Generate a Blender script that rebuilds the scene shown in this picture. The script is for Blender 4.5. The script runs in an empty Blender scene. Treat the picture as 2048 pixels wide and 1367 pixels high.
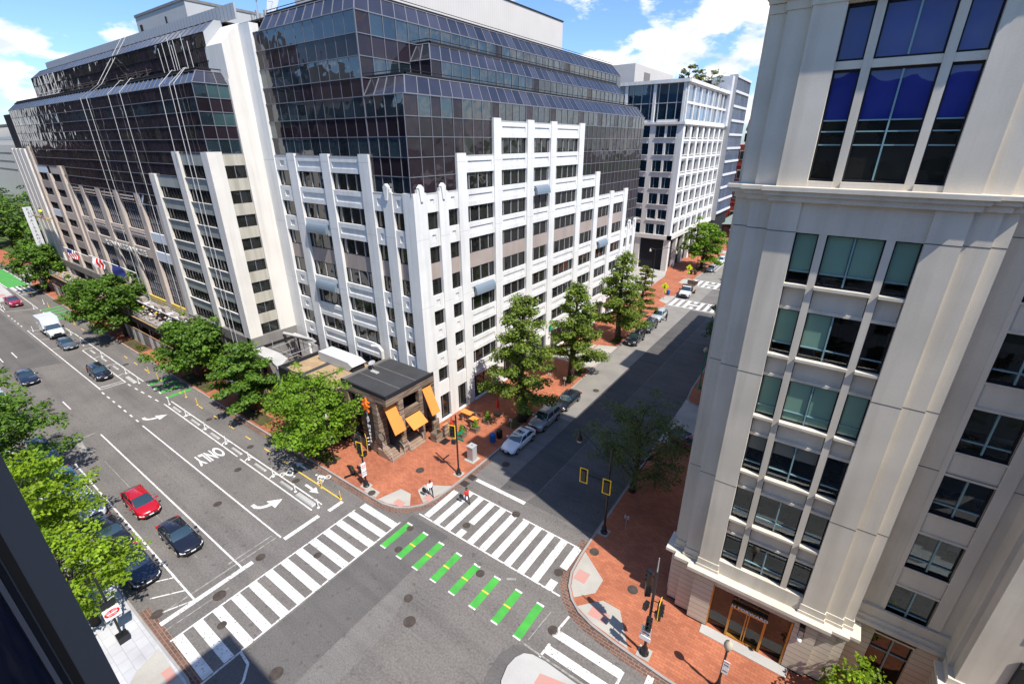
import bpy, math, random
import numpy as np
from mathutils import Vector, Matrix
rad = math.radians
random.seed(7)
S = bpy.context.scene
COL = S.collection
# ---------------------------------------------------------------- camera, sun, sky, exposure
F_PX, PITCH, YAW, ROLL = 936.29, rad(23.057), rad(35.342), rad(.146)
CAM = Vector((0, 0, 30))
fw = Vector((-math.sin(YAW)*math.cos(PITCH), math.cos(YAW)*math.cos(PITCH), -math.sin(PITCH)))
r0 = Vector((math.cos(YAW), math.sin(YAW), 0)); d0 = fw.cross(r0)
rr = r0*math.cos(ROLL)+d0*math.sin(ROLL); dd = -r0*math.sin(ROLL)+d0*math.cos(ROLL)
cam = bpy.data.objects.new('camera', bpy.data.cameras.new('camera')); COL.objects.link(cam)
cam.data.sensor_width = 36; cam.data.lens = F_PX/2048*36
cam.data.clip_start = .05; cam.data.clip_end = 3000
M = Matrix((rr, -dd, -fw)).transposed().to_4x4(); M.translation = CAM
cam.matrix_world = M
S.camera = cam
SUN = Vector((.632, -.179, 1)).normalized()
sun = bpy.data.objects.new('sun', bpy.data.lights.new('sun', 'SUN')); COL.objects.link(sun)
sun.data.energy = 5.0; sun.data.angle = rad(.53); sun.data.color = (1, .955, .88)
sun.rotation_euler = SUN.to_track_quat('Z', 'Y').to_euler()
S.view_settings.view_transform = 'Standard'; S.view_settings.look = 'None'
S.view_settings.exposure = .46; S.view_settings.gamma = 1
W = bpy.data.worlds.new('World'); S.world = W; W.use_nodes = True
nt = W.node_tree; N = nt.nodes; L = nt.links
bg = N['Background']; bg.inputs[1].default_value = 1.0
sky = N.new('ShaderNodeTexSky'); sky.sky_type = 'NISHITA'; sky.sun_disc = False
sky.sun_elevation = math.asin(SUN.z); sky.sun_rotation = math.atan2(SUN.x, SUN.y)
sky.air_density = 1.0; sky.dust_density = .6; sky.ozone_density = 2.0
def wn(t, **k):
    n = N.new(t)
    for a, b in k.items(): setattr(n, a, b)
    return n
def vm(op, *ins):
    n = N.new('ShaderNodeVectorMath'); n.operation = op
    for i, v in enumerate(ins):
        if v is None: continue
        if isinstance(v, (tuple, Vector)): n.inputs[i].default_value = v
        else: L.new(v, n.inputs[i])
    return n
def mm(op, *ins):
    n = N.new('ShaderNodeMath'); n.operation = op
    for i, v in enumerate(ins):
        if isinstance(v, (int, float)): n.inputs[i].default_value = v
        else: L.new(v, n.inputs[i])
    return n.outputs[0]
tc = N.new('ShaderNodeTexCoord')
skys = vm('MULTIPLY', sky.outputs[0], (.096, .120, .155)).outputs[0]
# clouds: noise broken up around the places of the sky where they stand
nz = N.new('ShaderNodeTexNoise'); nz.inputs['Scale'].default_value = 9; nz.inputs['Detail'].default_value = 9; nz.inputs['Roughness'].default_value = .62
mp = N.new('ShaderNodeMapping'); mp.inputs['Scale'].default_value = (1, 1, 2.2); L.new(tc.outputs['Generated'], mp.inputs[0]); L.new(mp.outputs[0], nz.inputs['Vector'])
def pxdir(x, y): return (fw+rr*((x-1024)/F_PX)+dd*((y-683.5)/F_PX)).normalized()
tot = None
for x, y, ra, el in ((1430, 50, .13, 2.4), (1330, 80, .07, 2.8), (1540, 0, .19, 1.5), (1400, 90, .09, 3), (1215, 125, .085, 3), (1330, 130, .10, 3), (1430, 150, .08, 2.5), (1500, 215, .06, 2.4),
                     (50, 85, .06, 2.4), (120, 112, .04, 2.6), (5, 70, .045, 2), (30, 195, .035, 2.8), (247, 72, .028, 1.6), (700, -420, .5, 2), (-900, 150, .4, 2.5), (2500, 0, .5, 2)):
    c = pxdir(x, y)
    df = vm('SUBTRACT', tc.outputs['Generated'], tuple(c)).outputs[0]
    sc = vm('MULTIPLY', df, (1, 1, el)).outputs[0]
    ln = vm('LENGTH', sc).outputs['Value']
    q = mm('SUBTRACT', 1.0, mm('DIVIDE', ln, ra))
    q = mm('MAXIMUM', q, -1.0)
    tot = q if tot is None else mm('MAXIMUM', tot, q)
k = mm('ADD', mm('MULTIPLY', tot, .55), mm('MULTIPLY', mm('SUBTRACT', nz.outputs[0], .5), 2.4))
mr = N.new('ShaderNodeMapRange'); mr.interpolation_type = 'SMOOTHSTEP'; L.new(k, mr.inputs[0]); mr.inputs[1].default_value = -.02; mr.inputs[2].default_value = .32
nz2 = N.new('ShaderNodeTexNoise'); nz2.inputs['Scale'].default_value = 16; nz2.inputs['Detail'].default_value = 5; L.new(mp.outputs[0], nz2.inputs['Vector'])
cr = N.new('ShaderNodeValToRGB'); cr.color_ramp.elements[0].position = .33; cr.color_ramp.elements[0].color = (.62, .68, .78, 1); cr.color_ramp.elements[1].position = .56; cr.color_ramp.elements[1].color = (.98, .98, .98, 1)
L.new(nz2.outputs[0], cr.inputs[0])
mx = N.new('ShaderNodeMix'); mx.data_type = 'RGBA'; L.new(mm('MULTIPLY', mr.outputs[0], .96), mx.inputs[0]); L.new(skys, mx.inputs[6]); L.new(cr.outputs[0], mx.inputs[7])
L.new(mx.outputs[2], bg.inputs[0])
S.cycles.max_bounces = 6; S.cycles.diffuse_bounces = 4; S.cycles.glossy_bounces = 3; S.cycles.transparent_max_bounces = 8

# ---------------------------------------------------------------- materials
MATS = {}
def mat(name, col, rough=.8, var=.0, scale=1., col2=None, bump=0, spec=.3, metal=0., streak=0., island=0., coat=0., fine=0., ior=None, bands=None, brick=None):
    if name in MATS: return MATS[name]
    m = bpy.data.materials.new(name); m.use_nodes = True; MATS[name] = m
    t = m.node_tree; nn = t.nodes; ll = t.links; b = nn['Principled BSDF']
    b.inputs['Roughness'].default_value = rough; b.inputs['Metallic'].default_value = metal
    b.inputs['Specular IOR Level'].default_value = spec; b.inputs['Coat Weight'].default_value = coat
    if ior: b.inputs['IOR'].default_value = ior
    col = tuple(col)+(1,)
    b.inputs['Base Color'].default_value = col
    cur = None
    tcn = nn.new('ShaderNodeTexCoord')
    def mix(fac, a, bb, typ='MIX'):
        n = nn.new('ShaderNodeMix'); n.data_type = 'RGBA'; n.blend_type = typ
        if isinstance(fac, float): n.inputs[0].default_value = fac
        else: ll.new(fac, n.inputs[0])
        for i, v in ((6, a), (7, bb)):
            if isinstance(v, tuple): n.inputs[i].default_value = v
            else: ll.new(v, n.inputs[i])
        return n.outputs[2]
    def noise(sc, det=4, vec=None, stretch=None):
        n = nn.new('ShaderNodeTexNoise'); n.inputs['Scale'].default_value = sc; n.inputs['Detail'].default_value = det
        if stretch:
            g = nn.new('ShaderNodeMapping'); g.inputs['Scale'].default_value = stretch; ll.new(tcn.outputs['Object'], g.inputs[0]); ll.new(g.outputs[0], n.inputs['Vector'])
        else: ll.new(tcn.outputs['Object'], n.inputs['Vector'])
        return n.outputs[0]
    def ramp(v, a, c):
        n = nn.new('ShaderNodeMapRange'); ll.new(v, n.inputs[0]); n.inputs[1].default_value = a; n.inputs[2].default_value = c
        return n.outputs[0]
    c2 = tuple(col2)+(1,) if col2 else tuple(x*(1-var) for x in col[:3])+(1,)
    c1 = col
    if brick:
        bt = nn.new('ShaderNodeTexBrick'); bt.inputs['Scale'].default_value = 1
        bt.inputs['Brick Width'].default_value = brick[0]; bt.inputs['Row Height'].default_value = brick[1]; bt.inputs['Mortar Size'].default_value = brick[2]
        bt.inputs['Color1'].default_value = c1; bt.inputs['Color2'].default_value = c2; bt.inputs['Mortar'].default_value = tuple(brick[3])+(1,)
        if len(brick) > 4:
            g = nn.new('ShaderNodeMapping'); g.inputs['Rotation'].default_value = brick[4]; ll.new(tcn.outputs['Object'], g.inputs[0]); ll.new(g.outputs[0], bt.inputs['Vector'])
        else: ll.new(tcn.outputs['Object'], bt.inputs['Vector'])
        cur = bt.outputs[0]
        cur = mix(ramp(noise(.35*scale, 5), .35, .7), cur, mix(1.0, cur, (.72, .70, .70, 1), 'MULTIPLY'))
    elif 'planks' in name:
        cur = mix(ramp(noise(1.0, 3, stretch=(.5, .5, 8)), .42, .58), c1, c2)
    elif var or col2:
        cur = mix(ramp(noise(.45*scale, 6), .3, .7), c1, c2)
    if name.endswith('asphalt'):
        cur = mix(ramp(noise(2.2, 8), .60, .70), cur, mix(1.0, cur, (.72, .72, .73, 1), 'MULTIPLY'))
        cur = mix(ramp(noise(1, 4, stretch=(.05, .9, 1)), .45, .75), cur, mix(1.0, cur, (.80, .80, .81, 1), 'MULTIPLY'))
        cur = mix(ramp(noise(5.5, 2), .70, .73), cur, mix(1.0, cur, (1.35, 1.33, 1.3, 1), 'MULTIPLY'))
    if name == 'road_paint':
        cur = mix(ramp(noise(7, 6), .60, .64), cur, (.24, .225, .21, 1))
        cur = mix(ramp(noise(.8, 3), .35, .7), cur, mix(1.0, cur, (.80, .79, .77, 1), 'MULTIPLY'))
    if fine:
        v = noise(14*scale, 3)
        cur = mix(ramp(v, .35, .65), cur or c1, mix(1.0, cur or c1, (1-fine,)*3+(1,), 'MULTIPLY'))
    if streak:
        v = noise(1.0, 5, stretch=(1.6, 1.6, .09))
        cur = mix(ramp(v, .45, .72), cur or c1, mix(1.0, cur or c1, (1-streak, 1-streak*1.05, 1-streak*1.15, 1), 'MULTIPLY'))
    if bands:   # rows of joints or planks: (axis rotation, spacing, darkness)
        wv = nn.new('ShaderNodeTexWave'); wv.wave_type = 'BANDS'; wv.bands_direction = bands[0]; wv.wave_profile = 'SAW'
        wv.inputs['Scale'].default_value = 1/bands[1]/6.2832*6.2832/20*1.0; wv.inputs['Distortion'].default_value = 0
        ll.new(tcn.outputs['Object'], wv.inputs['Vector'])
        wv.inputs['Scale'].default_value = math.pi/bands[1]/10
        cur = mix(ramp(wv.outputs['Fac'], .9, .93), cur or c1, mix(1.0, cur or c1, (bands[2],)*3+(1,), 'MULTIPLY'))
    if island:
        gi = nn.new('ShaderNodeNewGeometry')
        v = nn.new('ShaderNodeMapRange'); ll.new(gi.outputs['Random Per Island'], v.inputs[0]); v.inputs[3].default_value = 1-island; v.inputs[4].default_value = 1+island*.6
        n = nn.new('ShaderNodeVectorMath'); n.operation = 'SCALE'
        if cur is None: n.inputs[0].default_value = c1[:3]
        else: ll.new(cur, n.inputs[0])
        ll.new(v.outputs[0], n.inputs['Scale']); cur = n.outputs[0]
    if cur is not None: ll.new(cur, b.inputs['Base Color'])
    if bump:
        bn = nn.new('ShaderNodeBump'); bn.inputs['Strength'].default_value = bump; bn.inputs['Distance'].default_value = .02
        ll.new(noise(22*scale, 4), bn.inputs['Height']); ll.new(bn.outputs[0], b.inputs['Normal'])
    return m
def glassmat(name, col, ior=2.0, rough=.02, wave=.0, island=.4):
    if name in MATS: return MATS[name]
    m = mat(name, col, rough, var=.4, scale=.5, island=island, spec=.5, ior=ior)
    t = m.node_tree; b = t.nodes['Principled BSDF']
    if wave:
        tcn = t.nodes.new('ShaderNodeTexCoord'); n = t.nodes.new('ShaderNodeTexNoise'); n.inputs['Scale'].default_value = .7; n.inputs['Detail'].default_value = 1
        t.links.new(tcn.outputs['Object'], n.inputs['Vector'])
        bn = t.nodes.new('ShaderNodeBump'); bn.inputs['Strength'].default_value = wave; bn.inputs['Distance'].default_value = .12
        t.links.new(n.outputs[0], bn.inputs['Height']); t.links.new(bn.outputs[0], b.inputs['Normal'])
    return m
def leafmat(name, c1, c2, trans=.35):
    if name in MATS: return MATS[name]
    m = bpy.data.materials.new(name); m.use_nodes = True; MATS[name] = m
    t = m.node_tree; nn = t.nodes; ll = t.links; b = nn['Principled BSDF']; out = nn['Material Output']
    gi = nn.new('ShaderNodeNewGeometry'); cr = nn.new('ShaderNodeValToRGB')
    cr.color_ramp.elements[0].color = tuple(c1)+(1,); cr.color_ramp.elements[1].color = tuple(c2)+(1,)
    ll.new(gi.outputs['Random Per Island'], cr.inputs[0])
    tcn = nn.new('ShaderNodeTexCoord'); no = nn.new('ShaderNodeTexNoise'); no.inputs['Scale'].default_value = .5; ll.new(tcn.outputs['Object'], no.inputs['Vector'])
    mr = nn.new('ShaderNodeMapRange'); mr.inputs[1].default_value = .35; mr.inputs[2].default_value = .65; mr.inputs[3].default_value = .7; mr.inputs[4].default_value = 1.25; ll.new(no.outputs[0], mr.inputs[0])
    vs = nn.new('ShaderNodeVectorMath'); vs.operation = 'SCALE'; ll.new(cr.outputs[0], vs.inputs[0]); ll.new(mr.outputs[0], vs.inputs['Scale'])
    ll.new(vs.outputs[0], b.inputs['Base Color']); b.inputs['Roughness'].default_value = .55; b.inputs['Specular IOR Level'].default_value = .35
    tr = nn.new('ShaderNodeBsdfTranslucent'); ll.new(vs.outputs[0], tr.inputs[0])
    ms = nn.new('ShaderNodeMixShader'); ms.inputs[0].default_value = trans; ll.new(b.outputs[0], ms.inputs[1]); ll.new(tr.outputs[0], ms.inputs[2]); ll.new(ms.outputs[0], out.inputs[0])
    return m
A_ = dict(
 white=mat('white_precast', (.74, .73, .70), .85, var=.10, streak=.13, fine=.05),
 cream=mat('cream_stucco', (.70, .66, .60), .85, var=.08, streak=.12, fine=.05),
 tanp=mat('tan_stucco', (.56, .47, .40), .85, var=.1, streak=.12, fine=.06),
 creamd=mat('weathered_cream_panel', (.46, .43, .36), .85, var=.1, streak=.3, fine=.06),
 paleblue=mat('primed_board', (.68, .72, .76), .7, var=.06),
 greysp=mat('grey_green_panel', (.36, .37, .33), .8, var=.1, streak=.22, fine=.05),
 greyst=mat('grey_stone_band', (.23, .215, .20), .7, var=.15, streak=.2, fine=.08),
 brown=mat('brown_panel', (.40, .33, .29), .8, var=.12, streak=.1, fine=.08),
 groove=mat('shadow_groove', (.45, .44, .42), .9),
 stone=mat('buff_limestone', (.68, .615, .51), .85, var=.15, streak=.16, fine=.05),
 stone2=mat('buff_limestone_panel', (.70, .63, .52), .85, var=.10, streak=.06, fine=.05),
 rust=mat('coursed_limestone', (.64, .565, .455), .85, var=.12, fine=.06, bands=('Z', .42, .45)),
 joint=mat('joint_line', (.13, .12, .11), .9),
 winframe=mat('dark_window_frame', (.022, .022, .026), .8, spec=.15),
 mull=mat('grey_mullion', (.15, .15, .17), .5, spec=.5),
 lmull=mat('light_mullion', (.36, .36, .36), .5, spec=.5),
 tealm=mat('teal_mullion', (.20, .32, .34), .4, spec=.5),
 glass=glassmat('window_glass', (.020, .021, .018), 1.6, .02, .35),
 glassA=glassmat('window_glass_a', (.035, .030, .022), 1.8, .02, .5, .7),
 cw=glassmat('vision_glass', (.020, .034, .044), 2.0, .02, .25, .5),
 cwd=glassmat('spandrel_glass', (.030, .021, .028), 1.42, .04, .25, .4),
 slope=glassmat('sloped_glass', (.042, .040, .052), 1.75, .14, .15, .5),
 blue=glassmat('blue_glass', (.01, .05, .085), 1.9, .03, .1, .6),
 blueg=glassmat('pale_blue_glass', (.10, .17, .28), 2.4, .05, .2, .5),
 carpet=mat('office_carpet', (.10, .10, .11), .95), ceil=mat('office_plaster', (.52, .50, .46), .9),
 tealg=glassmat('teal_glass', (.06, .11, .115), 1.7, .03, .1, .3),
 cobalt=glassmat('cobalt_glass', (.03, .045, .24), 1.5, .02, .3, .3),
 blind=mat('green_blind_glass', (.19, .32, .25), .12, var=.15, scale=1.2, spec=.6, ior=1.6),
 blind2=mat('grey_blind_glass', (.15, .16, .14), .15, var=.1, spec=.6, ior=1.6),
 roof=mat('roof_membrane', (.06, .06, .062), .9, var=.3, fine=.2),
 gravel=mat('roof_gravel', (.50, .35, .19), .95, col2=(.36, .25, .15), scale=2.5, fine=.35, bump=.8),
 metalw=mat('white_metal', (.55, .56, .55), .45, var=.1, spec=.5, bands=('X', .4, .7)),
 corr=mat('corrugated_metal', (.36, .37, .38), .5, spec=.5, bands=('X', .8, .3)),
 siding=mat('ribbed_siding', (.56, .52, .48), .7, var=.06, bands=('Y', .45, .8)),
 siding2=mat('grey_ribbed_siding', (.44, .44, .43), .7, var=.06, bands=('X', .45, .75)),
 awn=mat('blue_grey_awning', (.17, .215, .26), .6, var=.1, spec=.4),
 asphalt=mat('asphalt', (.205, .185, .168), .92, col2=(.155, .142, .131), scale=.5, fine=.28, bump=.5),
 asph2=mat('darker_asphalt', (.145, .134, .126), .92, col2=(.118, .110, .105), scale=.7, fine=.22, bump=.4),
 asph3=mat('lighter_asphalt', (.21, .195, .18), .92, col2=(.165, .155, .146), scale=.8, fine=.3, bump=.5),
 asph4=mat('shade_darkened_asphalt', (.105, .098, .094), .92, col2=(.08, .077, .075), scale=.8, fine=.22, bump=.4), asph5=mat('side_street_asphalt', (.135, .126, .118), .92, col2=(.10, .095, .09), scale=.6, fine=.3, bump=.4),  # dark lane asphalt, its colour lowered further to deepen the shade there
 conclane=mat('worn_concrete_lane', (.27, .25, .222), .9, col2=(.21, .195, .175), scale=.9, fine=.2, bump=.3),
 conc=mat('pale_concrete', (.43, .405, .355), .9, col2=(.34, .32, .28), scale=1.0, fine=.1),
 concw=mat('white_concrete', (.47, .455, .43), .9, col2=(.38, .37, .35), fine=.08),
 pav=mat('grey_paver', (.52, .52, .53), .9, var=.1, brick=(.9, .6, .012, (.33, .33, .34))),
 brickp=mat('brick_paving', (.47, .165, .085), .9, col2=(.37, .120, .063), scale=1.0, brick=(.4, .2, .012, (.25, .10, .06)), bump=.3),
 brickg=mat('brick_gutter', (.20, .105, .075), .9, col2=(.12, .065, .05), brick=(.4, .2, .02, (.25, .19, .15))),
 kerb=mat('granite_kerb', (.36, .34, .32), .85, var=.2, scale=2, fine=.15),
 paint=mat('road_paint', (.82, .80, .78), .7, col2=(.62, .60, .57), scale=3, fine=.06),
 paint2=mat('worn_road_paint', (.45, .43, .38), .8, col2=(.16, .15, .14), scale=6, fine=.3),
 yel=mat('yellow_paint', (.80, .52, .07), .7, var=.25, scale=3),
 grn=mat('green_paint', (.075, .42, .055), .75, col2=(.06, .31, .06), scale=2.5, fine=.12),
 pink=mat('tactile_pad', (.52, .24, .20), .85, col2=(.45, .27, .23), scale=3, fine=.1),
 iron=mat('cast_iron', (.10, .078, .065), .7, var=.4, scale=6, fine=.4),
 black=mat('black_paint', (.012, .012, .014), .35, spec=.5),
 sigy=mat('signal_yellow', (1.0, .60, .01), .5),
 wood=mat('weathered_planks', (.36, .27, .20), .8, col2=(.12, .085, .062), scale=3.2, bands=('Z', .17, .25), fine=.25, island=.35),
 woodl=mat('light_wood', (.42, .28, .15), .7, col2=(.30, .19, .10), scale=3, bands=('X', .2, .6)),
 stepw=mat('step_boards', (.36, .25, .18), .8, col2=(.25, .175, .13), scale=3, fine=.15),
 orange=mat('orange_canvas', (.72, .26, .055), .7, var=.1),
 logo=mat('orange_sign', (.85, .16, .02), .5),
 red=mat('red_canvas', (.62, .03, .02), .7),
 green=mat('street_sign_green', (.01, .25, .12), .4),
 lime=mat('fluorescent_yellow_green', (.75, .95, .02), .5),
 signw=mat('sign_white', (.78, .78, .78), .5),
 signr=mat('sign_red', (.62, .02, .02), .5),
 gold=mat('bronze_frame', (.48, .25, .05), .35, spec=.6, metal=.4),
 trunk=mat('bark', (.075, .06, .047), .95, var=.4, scale=4, bump=.6),
 soil=mat('planting_soil', (.07, .055, .035), .95, col2=(.11, .10, .03), scale=3, fine=.4),
 brickw=mat('red_brick_wall', (.30, .05, .03), .9, var=.15, fine=.1),
 dome=mat('dome_stone', (.52, .45, .34), .8, var=.2, scale=2),
 steel=mat('galvanised_steel', (.42, .43, .44), .4, metal=.4, spec=.5),
 plastw=mat('white_plastic', (.75, .75, .74), .5),
 blubin=mat('blue_plastic', (.01, .10, .35), .4),
 canopyg=mat('canopy_glass', (.30, .42, .38), .15, spec=.6),
 yband=mat('yellow_sheathing', (.55, .40, .08), .7, var=.1),
 debris=mat('plaster_debris', (.50, .43, .38), .95, col2=(.25, .2, .17), scale=6, fine=.4, bump=1),
 tarp=mat('white_sheeting', (.62, .62, .63), .6, var=.15, scale=3),
 ground=mat('far_ground', (.12, .13, .08), .95, col2=(.07, .09, .05), scale=.1),
 lawn=mat('lawn', (.06, .11, .02), .95, col2=(.09, .12, .03), scale=.6, fine=.3), dimst=mat('dark_mirrored_stone', (.15, .13, .13), .9, col2=(.08, .07, .07), scale=.3), dimbr=mat('dark_mirrored_brick', (.20, .09, .06), .9, col2=(.12, .07, .05), scale=.3), jamb=mat('grey_anodised', (.13, .13, .135), .6, var=.05),  # dim stone and brick: dark colours chosen to darken the glass reflections
 navy=glassmat('navy_glass', (.01, .02, .06), 1.6, .05, .1),
 rope=mat('pale_rope', (.46, .45, .43), .8),
 rubber=mat('tyre_rubber', (.02, .02, .02), .8), rim=mat('alloy_rim', (.42, .42, .43), .35, metal=.7),
 cglass=mat('car_glass', (.020, .038, .042), .03, spec=.8, ior=1.9), lampc=mat('headlamp', (.75, .77, .8), .15, spec=.8), lampr=mat('tail_lamp', (.45, .01, .01), .2, spec=.7),
 skin=mat('skin', (.20, .11, .07), .6), shirtw=mat('white_shirt', (.80, .80, .82), .8), trous=mat('dark_trousers', (.03, .03, .04), .8), redtop=mat('red_top', (.55, .04, .03), .8), hair=mat('dark_hair', (.015, .012, .01), .6),
)
def clear_glass():
    m = bpy.data.materials.new('clear_glass'); m.use_nodes = True; t = m.node_tree; nn = t.nodes; ll = t.links
    nn.remove(nn['Principled BSDF']); fr = nn.new('ShaderNodeFresnel'); fr.inputs[0].default_value = 1.8
    ma = nn.new('ShaderNodeMath'); ma.operation = 'ADD'; ma.use_clamp = True; ll.new(fr.outputs[0], ma.inputs[0]); ma.inputs[1].default_value = .06
    tr = nn.new('ShaderNodeBsdfTransparent'); tr.inputs[0].default_value = (.72, .80, .76, 1); gl = nn.new('ShaderNodeBsdfGlossy'); gl.inputs['Roughness'].default_value = .02; gl.inputs[0].default_value = (.8, .9, .95, 1)
    mx_ = nn.new('ShaderNodeMixShader'); ll.new(ma.outputs[0], mx_.inputs[0]); ll.new(tr.outputs[0], mx_.inputs[1]); ll.new(gl.outputs[0], mx_.inputs[2]); ll.new(mx_.outputs[0], nn['Material Output'].inputs[0])
    return m
A_['clear'] = clear_glass()
# ---------------------------------------------------------------- helpers
ORG = {}
def tag(o, label=None, cat=None, group=None, kind=None):
    if label: o['label'] = label
    if cat: o['category'] = cat
    if group: o['group'] = group
    if kind: o['kind'] = kind
    return o
def thing(name, label, cat, loc=(0, 0, 0), rz=0, group=None):
    o = bpy.data.objects.new(name, None); COL.objects.link(o); o.empty_display_size = .3
    o.location = loc; o.rotation_euler = (0, 0, rz); ORG[o.name] = Vector(loc)
    return tag(o, label, cat, group)
class MB:
    def __init__(s): s.v = []; s.f = []; s.m = []; s.mats = []
    def mi(s, m):
        if isinstance(m, str): m = A_[m]
        if m not in s.mats: s.mats.append(m)
        return s.mats.index(m)
    def add(s, vs, fs, m):
        o = len(s.v); s.v += [tuple(p) for p in vs]; i = s.mi(m)
        for f in fs: s.f.append(tuple(o+a for a in f)); s.m.append(i)
    def box(s, x0, y0, z0, x1, y1, z1, m):
        x0, x1 = min(x0, x1), max(x0, x1); y0, y1 = min(y0, y1), max(y0, y1); z0, z1 = min(z0, z1), max(z0, z1)
        s.add([(x0, y0, z0), (x1, y0, z0), (x1, y1, z0), (x0, y1, z0), (x0, y0, z1), (x1, y0, z1), (x1, y1, z1), (x0, y1, z1)],
              [(0, 3, 2, 1), (4, 5, 6, 7), (0, 1, 5, 4), (1, 2, 6, 5), (2, 3, 7, 6), (3, 0, 4, 7)], m)
    def poly(s, pts, m): s.add(pts, [tuple(range(len(pts)))], m)
    def prism(s, p2, z0, z1, m, mside=None):
        n = len(p2)
        a = sum(p2[i][0]*p2[(i+1) % n][1]-p2[(i+1) % n][0]*p2[i][1] for i in range(n))
        if a < 0: p2 = p2[::-1]
        s.add([(x, y, z1) for x, y in p2], [tuple(range(n))], m)
        s.add([(x, y, z0) for x, y in p2]+[(x, y, z1) for x, y in p2], [(i, (i+1) % n, n+(i+1) % n, n+i) for i in range(n)], mside or m)
    def bar(s, p, q, w, d, nrm, m):
        p = Vector(p); q = Vector(q); t = (q-p).normalized(); nrm = Vector(nrm); a = t.cross(nrm).normalized()*w/2; b = nrm.normalized()*d
        vs = [p-a, p+a, p+a+b, p-a+b, q-a, q+a, q+a+b, q-a+b]
        s.add(vs, [(0, 1, 2, 3), (7, 6, 5, 4), (0, 4, 5, 1), (1, 5, 6, 2), (2, 6, 7, 3), (3, 7, 4, 0)], m)
    def tube(s, pts, rs, m, n=8, cap=True):
        pts = [Vector(p) for p in pts]
        if isinstance(rs, (int, float)): rs = [rs]*len(pts)
        o = []; ref = None
        for i, p in enumerate(pts):
            t = (pts[min(i+1, len(pts)-1)]-pts[max(i-1, 0)]).normalized()
            if ref is None: ref = Vector((0, 0, 1)) if abs(t.z) < .9 else Vector((1, 0, 0))
            a = t.cross(ref).normalized(); b = t.cross(a).normalized()
            for k in range(n):
                an = 2*math.pi*k/n; o.append(p+(a*math.cos(an)+b*math.sin(an))*rs[i])
        fs = [(i*n+k, i*n+(k+1) % n, (i+1)*n+(k+1) % n, (i+1)*n+k) for i in range(len(pts)-1) for k in range(n)]
        if cap: fs += [tuple(range(n))[::-1], tuple(range((len(pts)-1)*n, len(pts)*n))]
        s.add(o, fs, m)
    def lathe(s, c, prof, m, n=14):
        o = [(c[0]+r*math.cos(2*math.pi*k/n), c[1]+r*math.sin(2*math.pi*k/n), c[2]+z) for r, z in prof for k in range(n)]
        fs = [(i*n+k, i*n+(k+1) % n, (i+1)*n+(k+1) % n, (i+1)*n+k) for i in range(len(prof)-1) for k in range(n)]
        s.add(o, fs+[tuple(range(n))[::-1], tuple(range((len(prof)-1)*n, len(prof)*n))], m)
    def grid(s, rows, m, close=False):
        n = len(rows[0]); o = [p for r in rows for p in r]
        fs = [(i*n+k, i*n+k+1, (i+1)*n+k+1, (i+1)*n+k) for i in range(len(rows)-1) for k in range(n-1)]
        s.add(o, fs, m)
    def build(s, name, parent=None, smooth=False, rel=True, bevel=0):
        if not s.v: return None
        me = bpy.data.meshes.new(name)
        org = ORG.get(parent.name, Vector((0, 0, 0))) if (parent is not None and rel) else Vector((0, 0, 0))
        me.from_pydata([(x-org.x, y-org.y, z-org.z) for x, y, z in s.v], [], s.f)
        for m in s.mats: me.materials.append(m)
        me.polygons.foreach_set('material_index', s.m)
        if smooth: me.polygons.foreach_set('use_smooth', [True]*len(s.f))
        me.update()
        o = bpy.data.objects.new(name, me); COL.objects.link(o)
        if parent is not None: o.parent = parent; ORG[o.name] = org
        if bevel:
            b = o.modifiers.new('bevel', 'BEVEL'); b.width = bevel; b.segments = 2; b.limit_method = 'ANGLE'
        return o
def bsplit(mb, name, root, cap=96, eps=.012):
    """build each free-standing piece of a mesh as a part of its own"""
    # faces that share vertices form shells; shells whose boxes touch form a piece
    n = len(mb.v); par = list(range(n))
    def find(a):
        while par[a] != a: par[a] = par[par[a]]; a = par[a]
        return a
    for f in mb.f:
        r0_ = find(f[0])
        for q in f[1:]: par[find(q)] = r0_
    sh = {}
    for i, f in enumerate(mb.f): sh.setdefault(find(f[0]), []).append(i)
    keys = list(sh); V = np.array(mb.v); bb = []
    for k in keys:
        ids = sorted({q for i in sh[k] for q in mb.f[i]}); p = V[ids]; bb.append((p.min(0)-eps, p.max(0)+eps))
    lo = np.array([b[0] for b in bb]); hi = np.array([b[1] for b in bb]); g = list(range(len(keys)))
    def fg(a):
        while g[a] != a: g[a] = g[g[a]]; a = g[a]
        return a
    for i in range(len(keys)):
        for j in np.nonzero(np.all(lo[i] <= hi, 1) & np.all(hi[i] >= lo, 1))[0]:
            if j > i: g[fg(int(j))] = fg(i)
    cl = {}
    for i, k in enumerate(keys): cl.setdefault(fg(i), []).extend(sh[k])
    groups = list(cl.values())
    rest = None
    if len(groups) > cap: rest = [i for q in groups[cap-1:] for i in q]; groups = groups[:cap-1]
    for q, kind in [(q, None) for q in groups]+([(rest, 'stuff')] if rest else []):
        m = MB(); m.mats = list(mb.mats); mp_ = {}
        for i in sorted(q):
            f2 = []
            for a in mb.f[i]:
                if a not in mp_: mp_[a] = len(m.v); m.v.append(mb.v[a])
                f2.append(mp_[a])
            m.f.append(tuple(f2)); m.m.append(mb.m[i])
        o = m.build(name, root)
        if kind: o['kind'] = kind
def struct(mb, name, **k): return tag(mb.build(name, **k), kind='structure')
def copy_tree(o, parent=None):
    c = o.copy(); COL.objects.link(c)
    if parent is not None: c.parent = parent
    for ch in [x for x in bpy.data.objects if x.parent == o]: copy_tree(ch, c)
    return c
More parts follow.
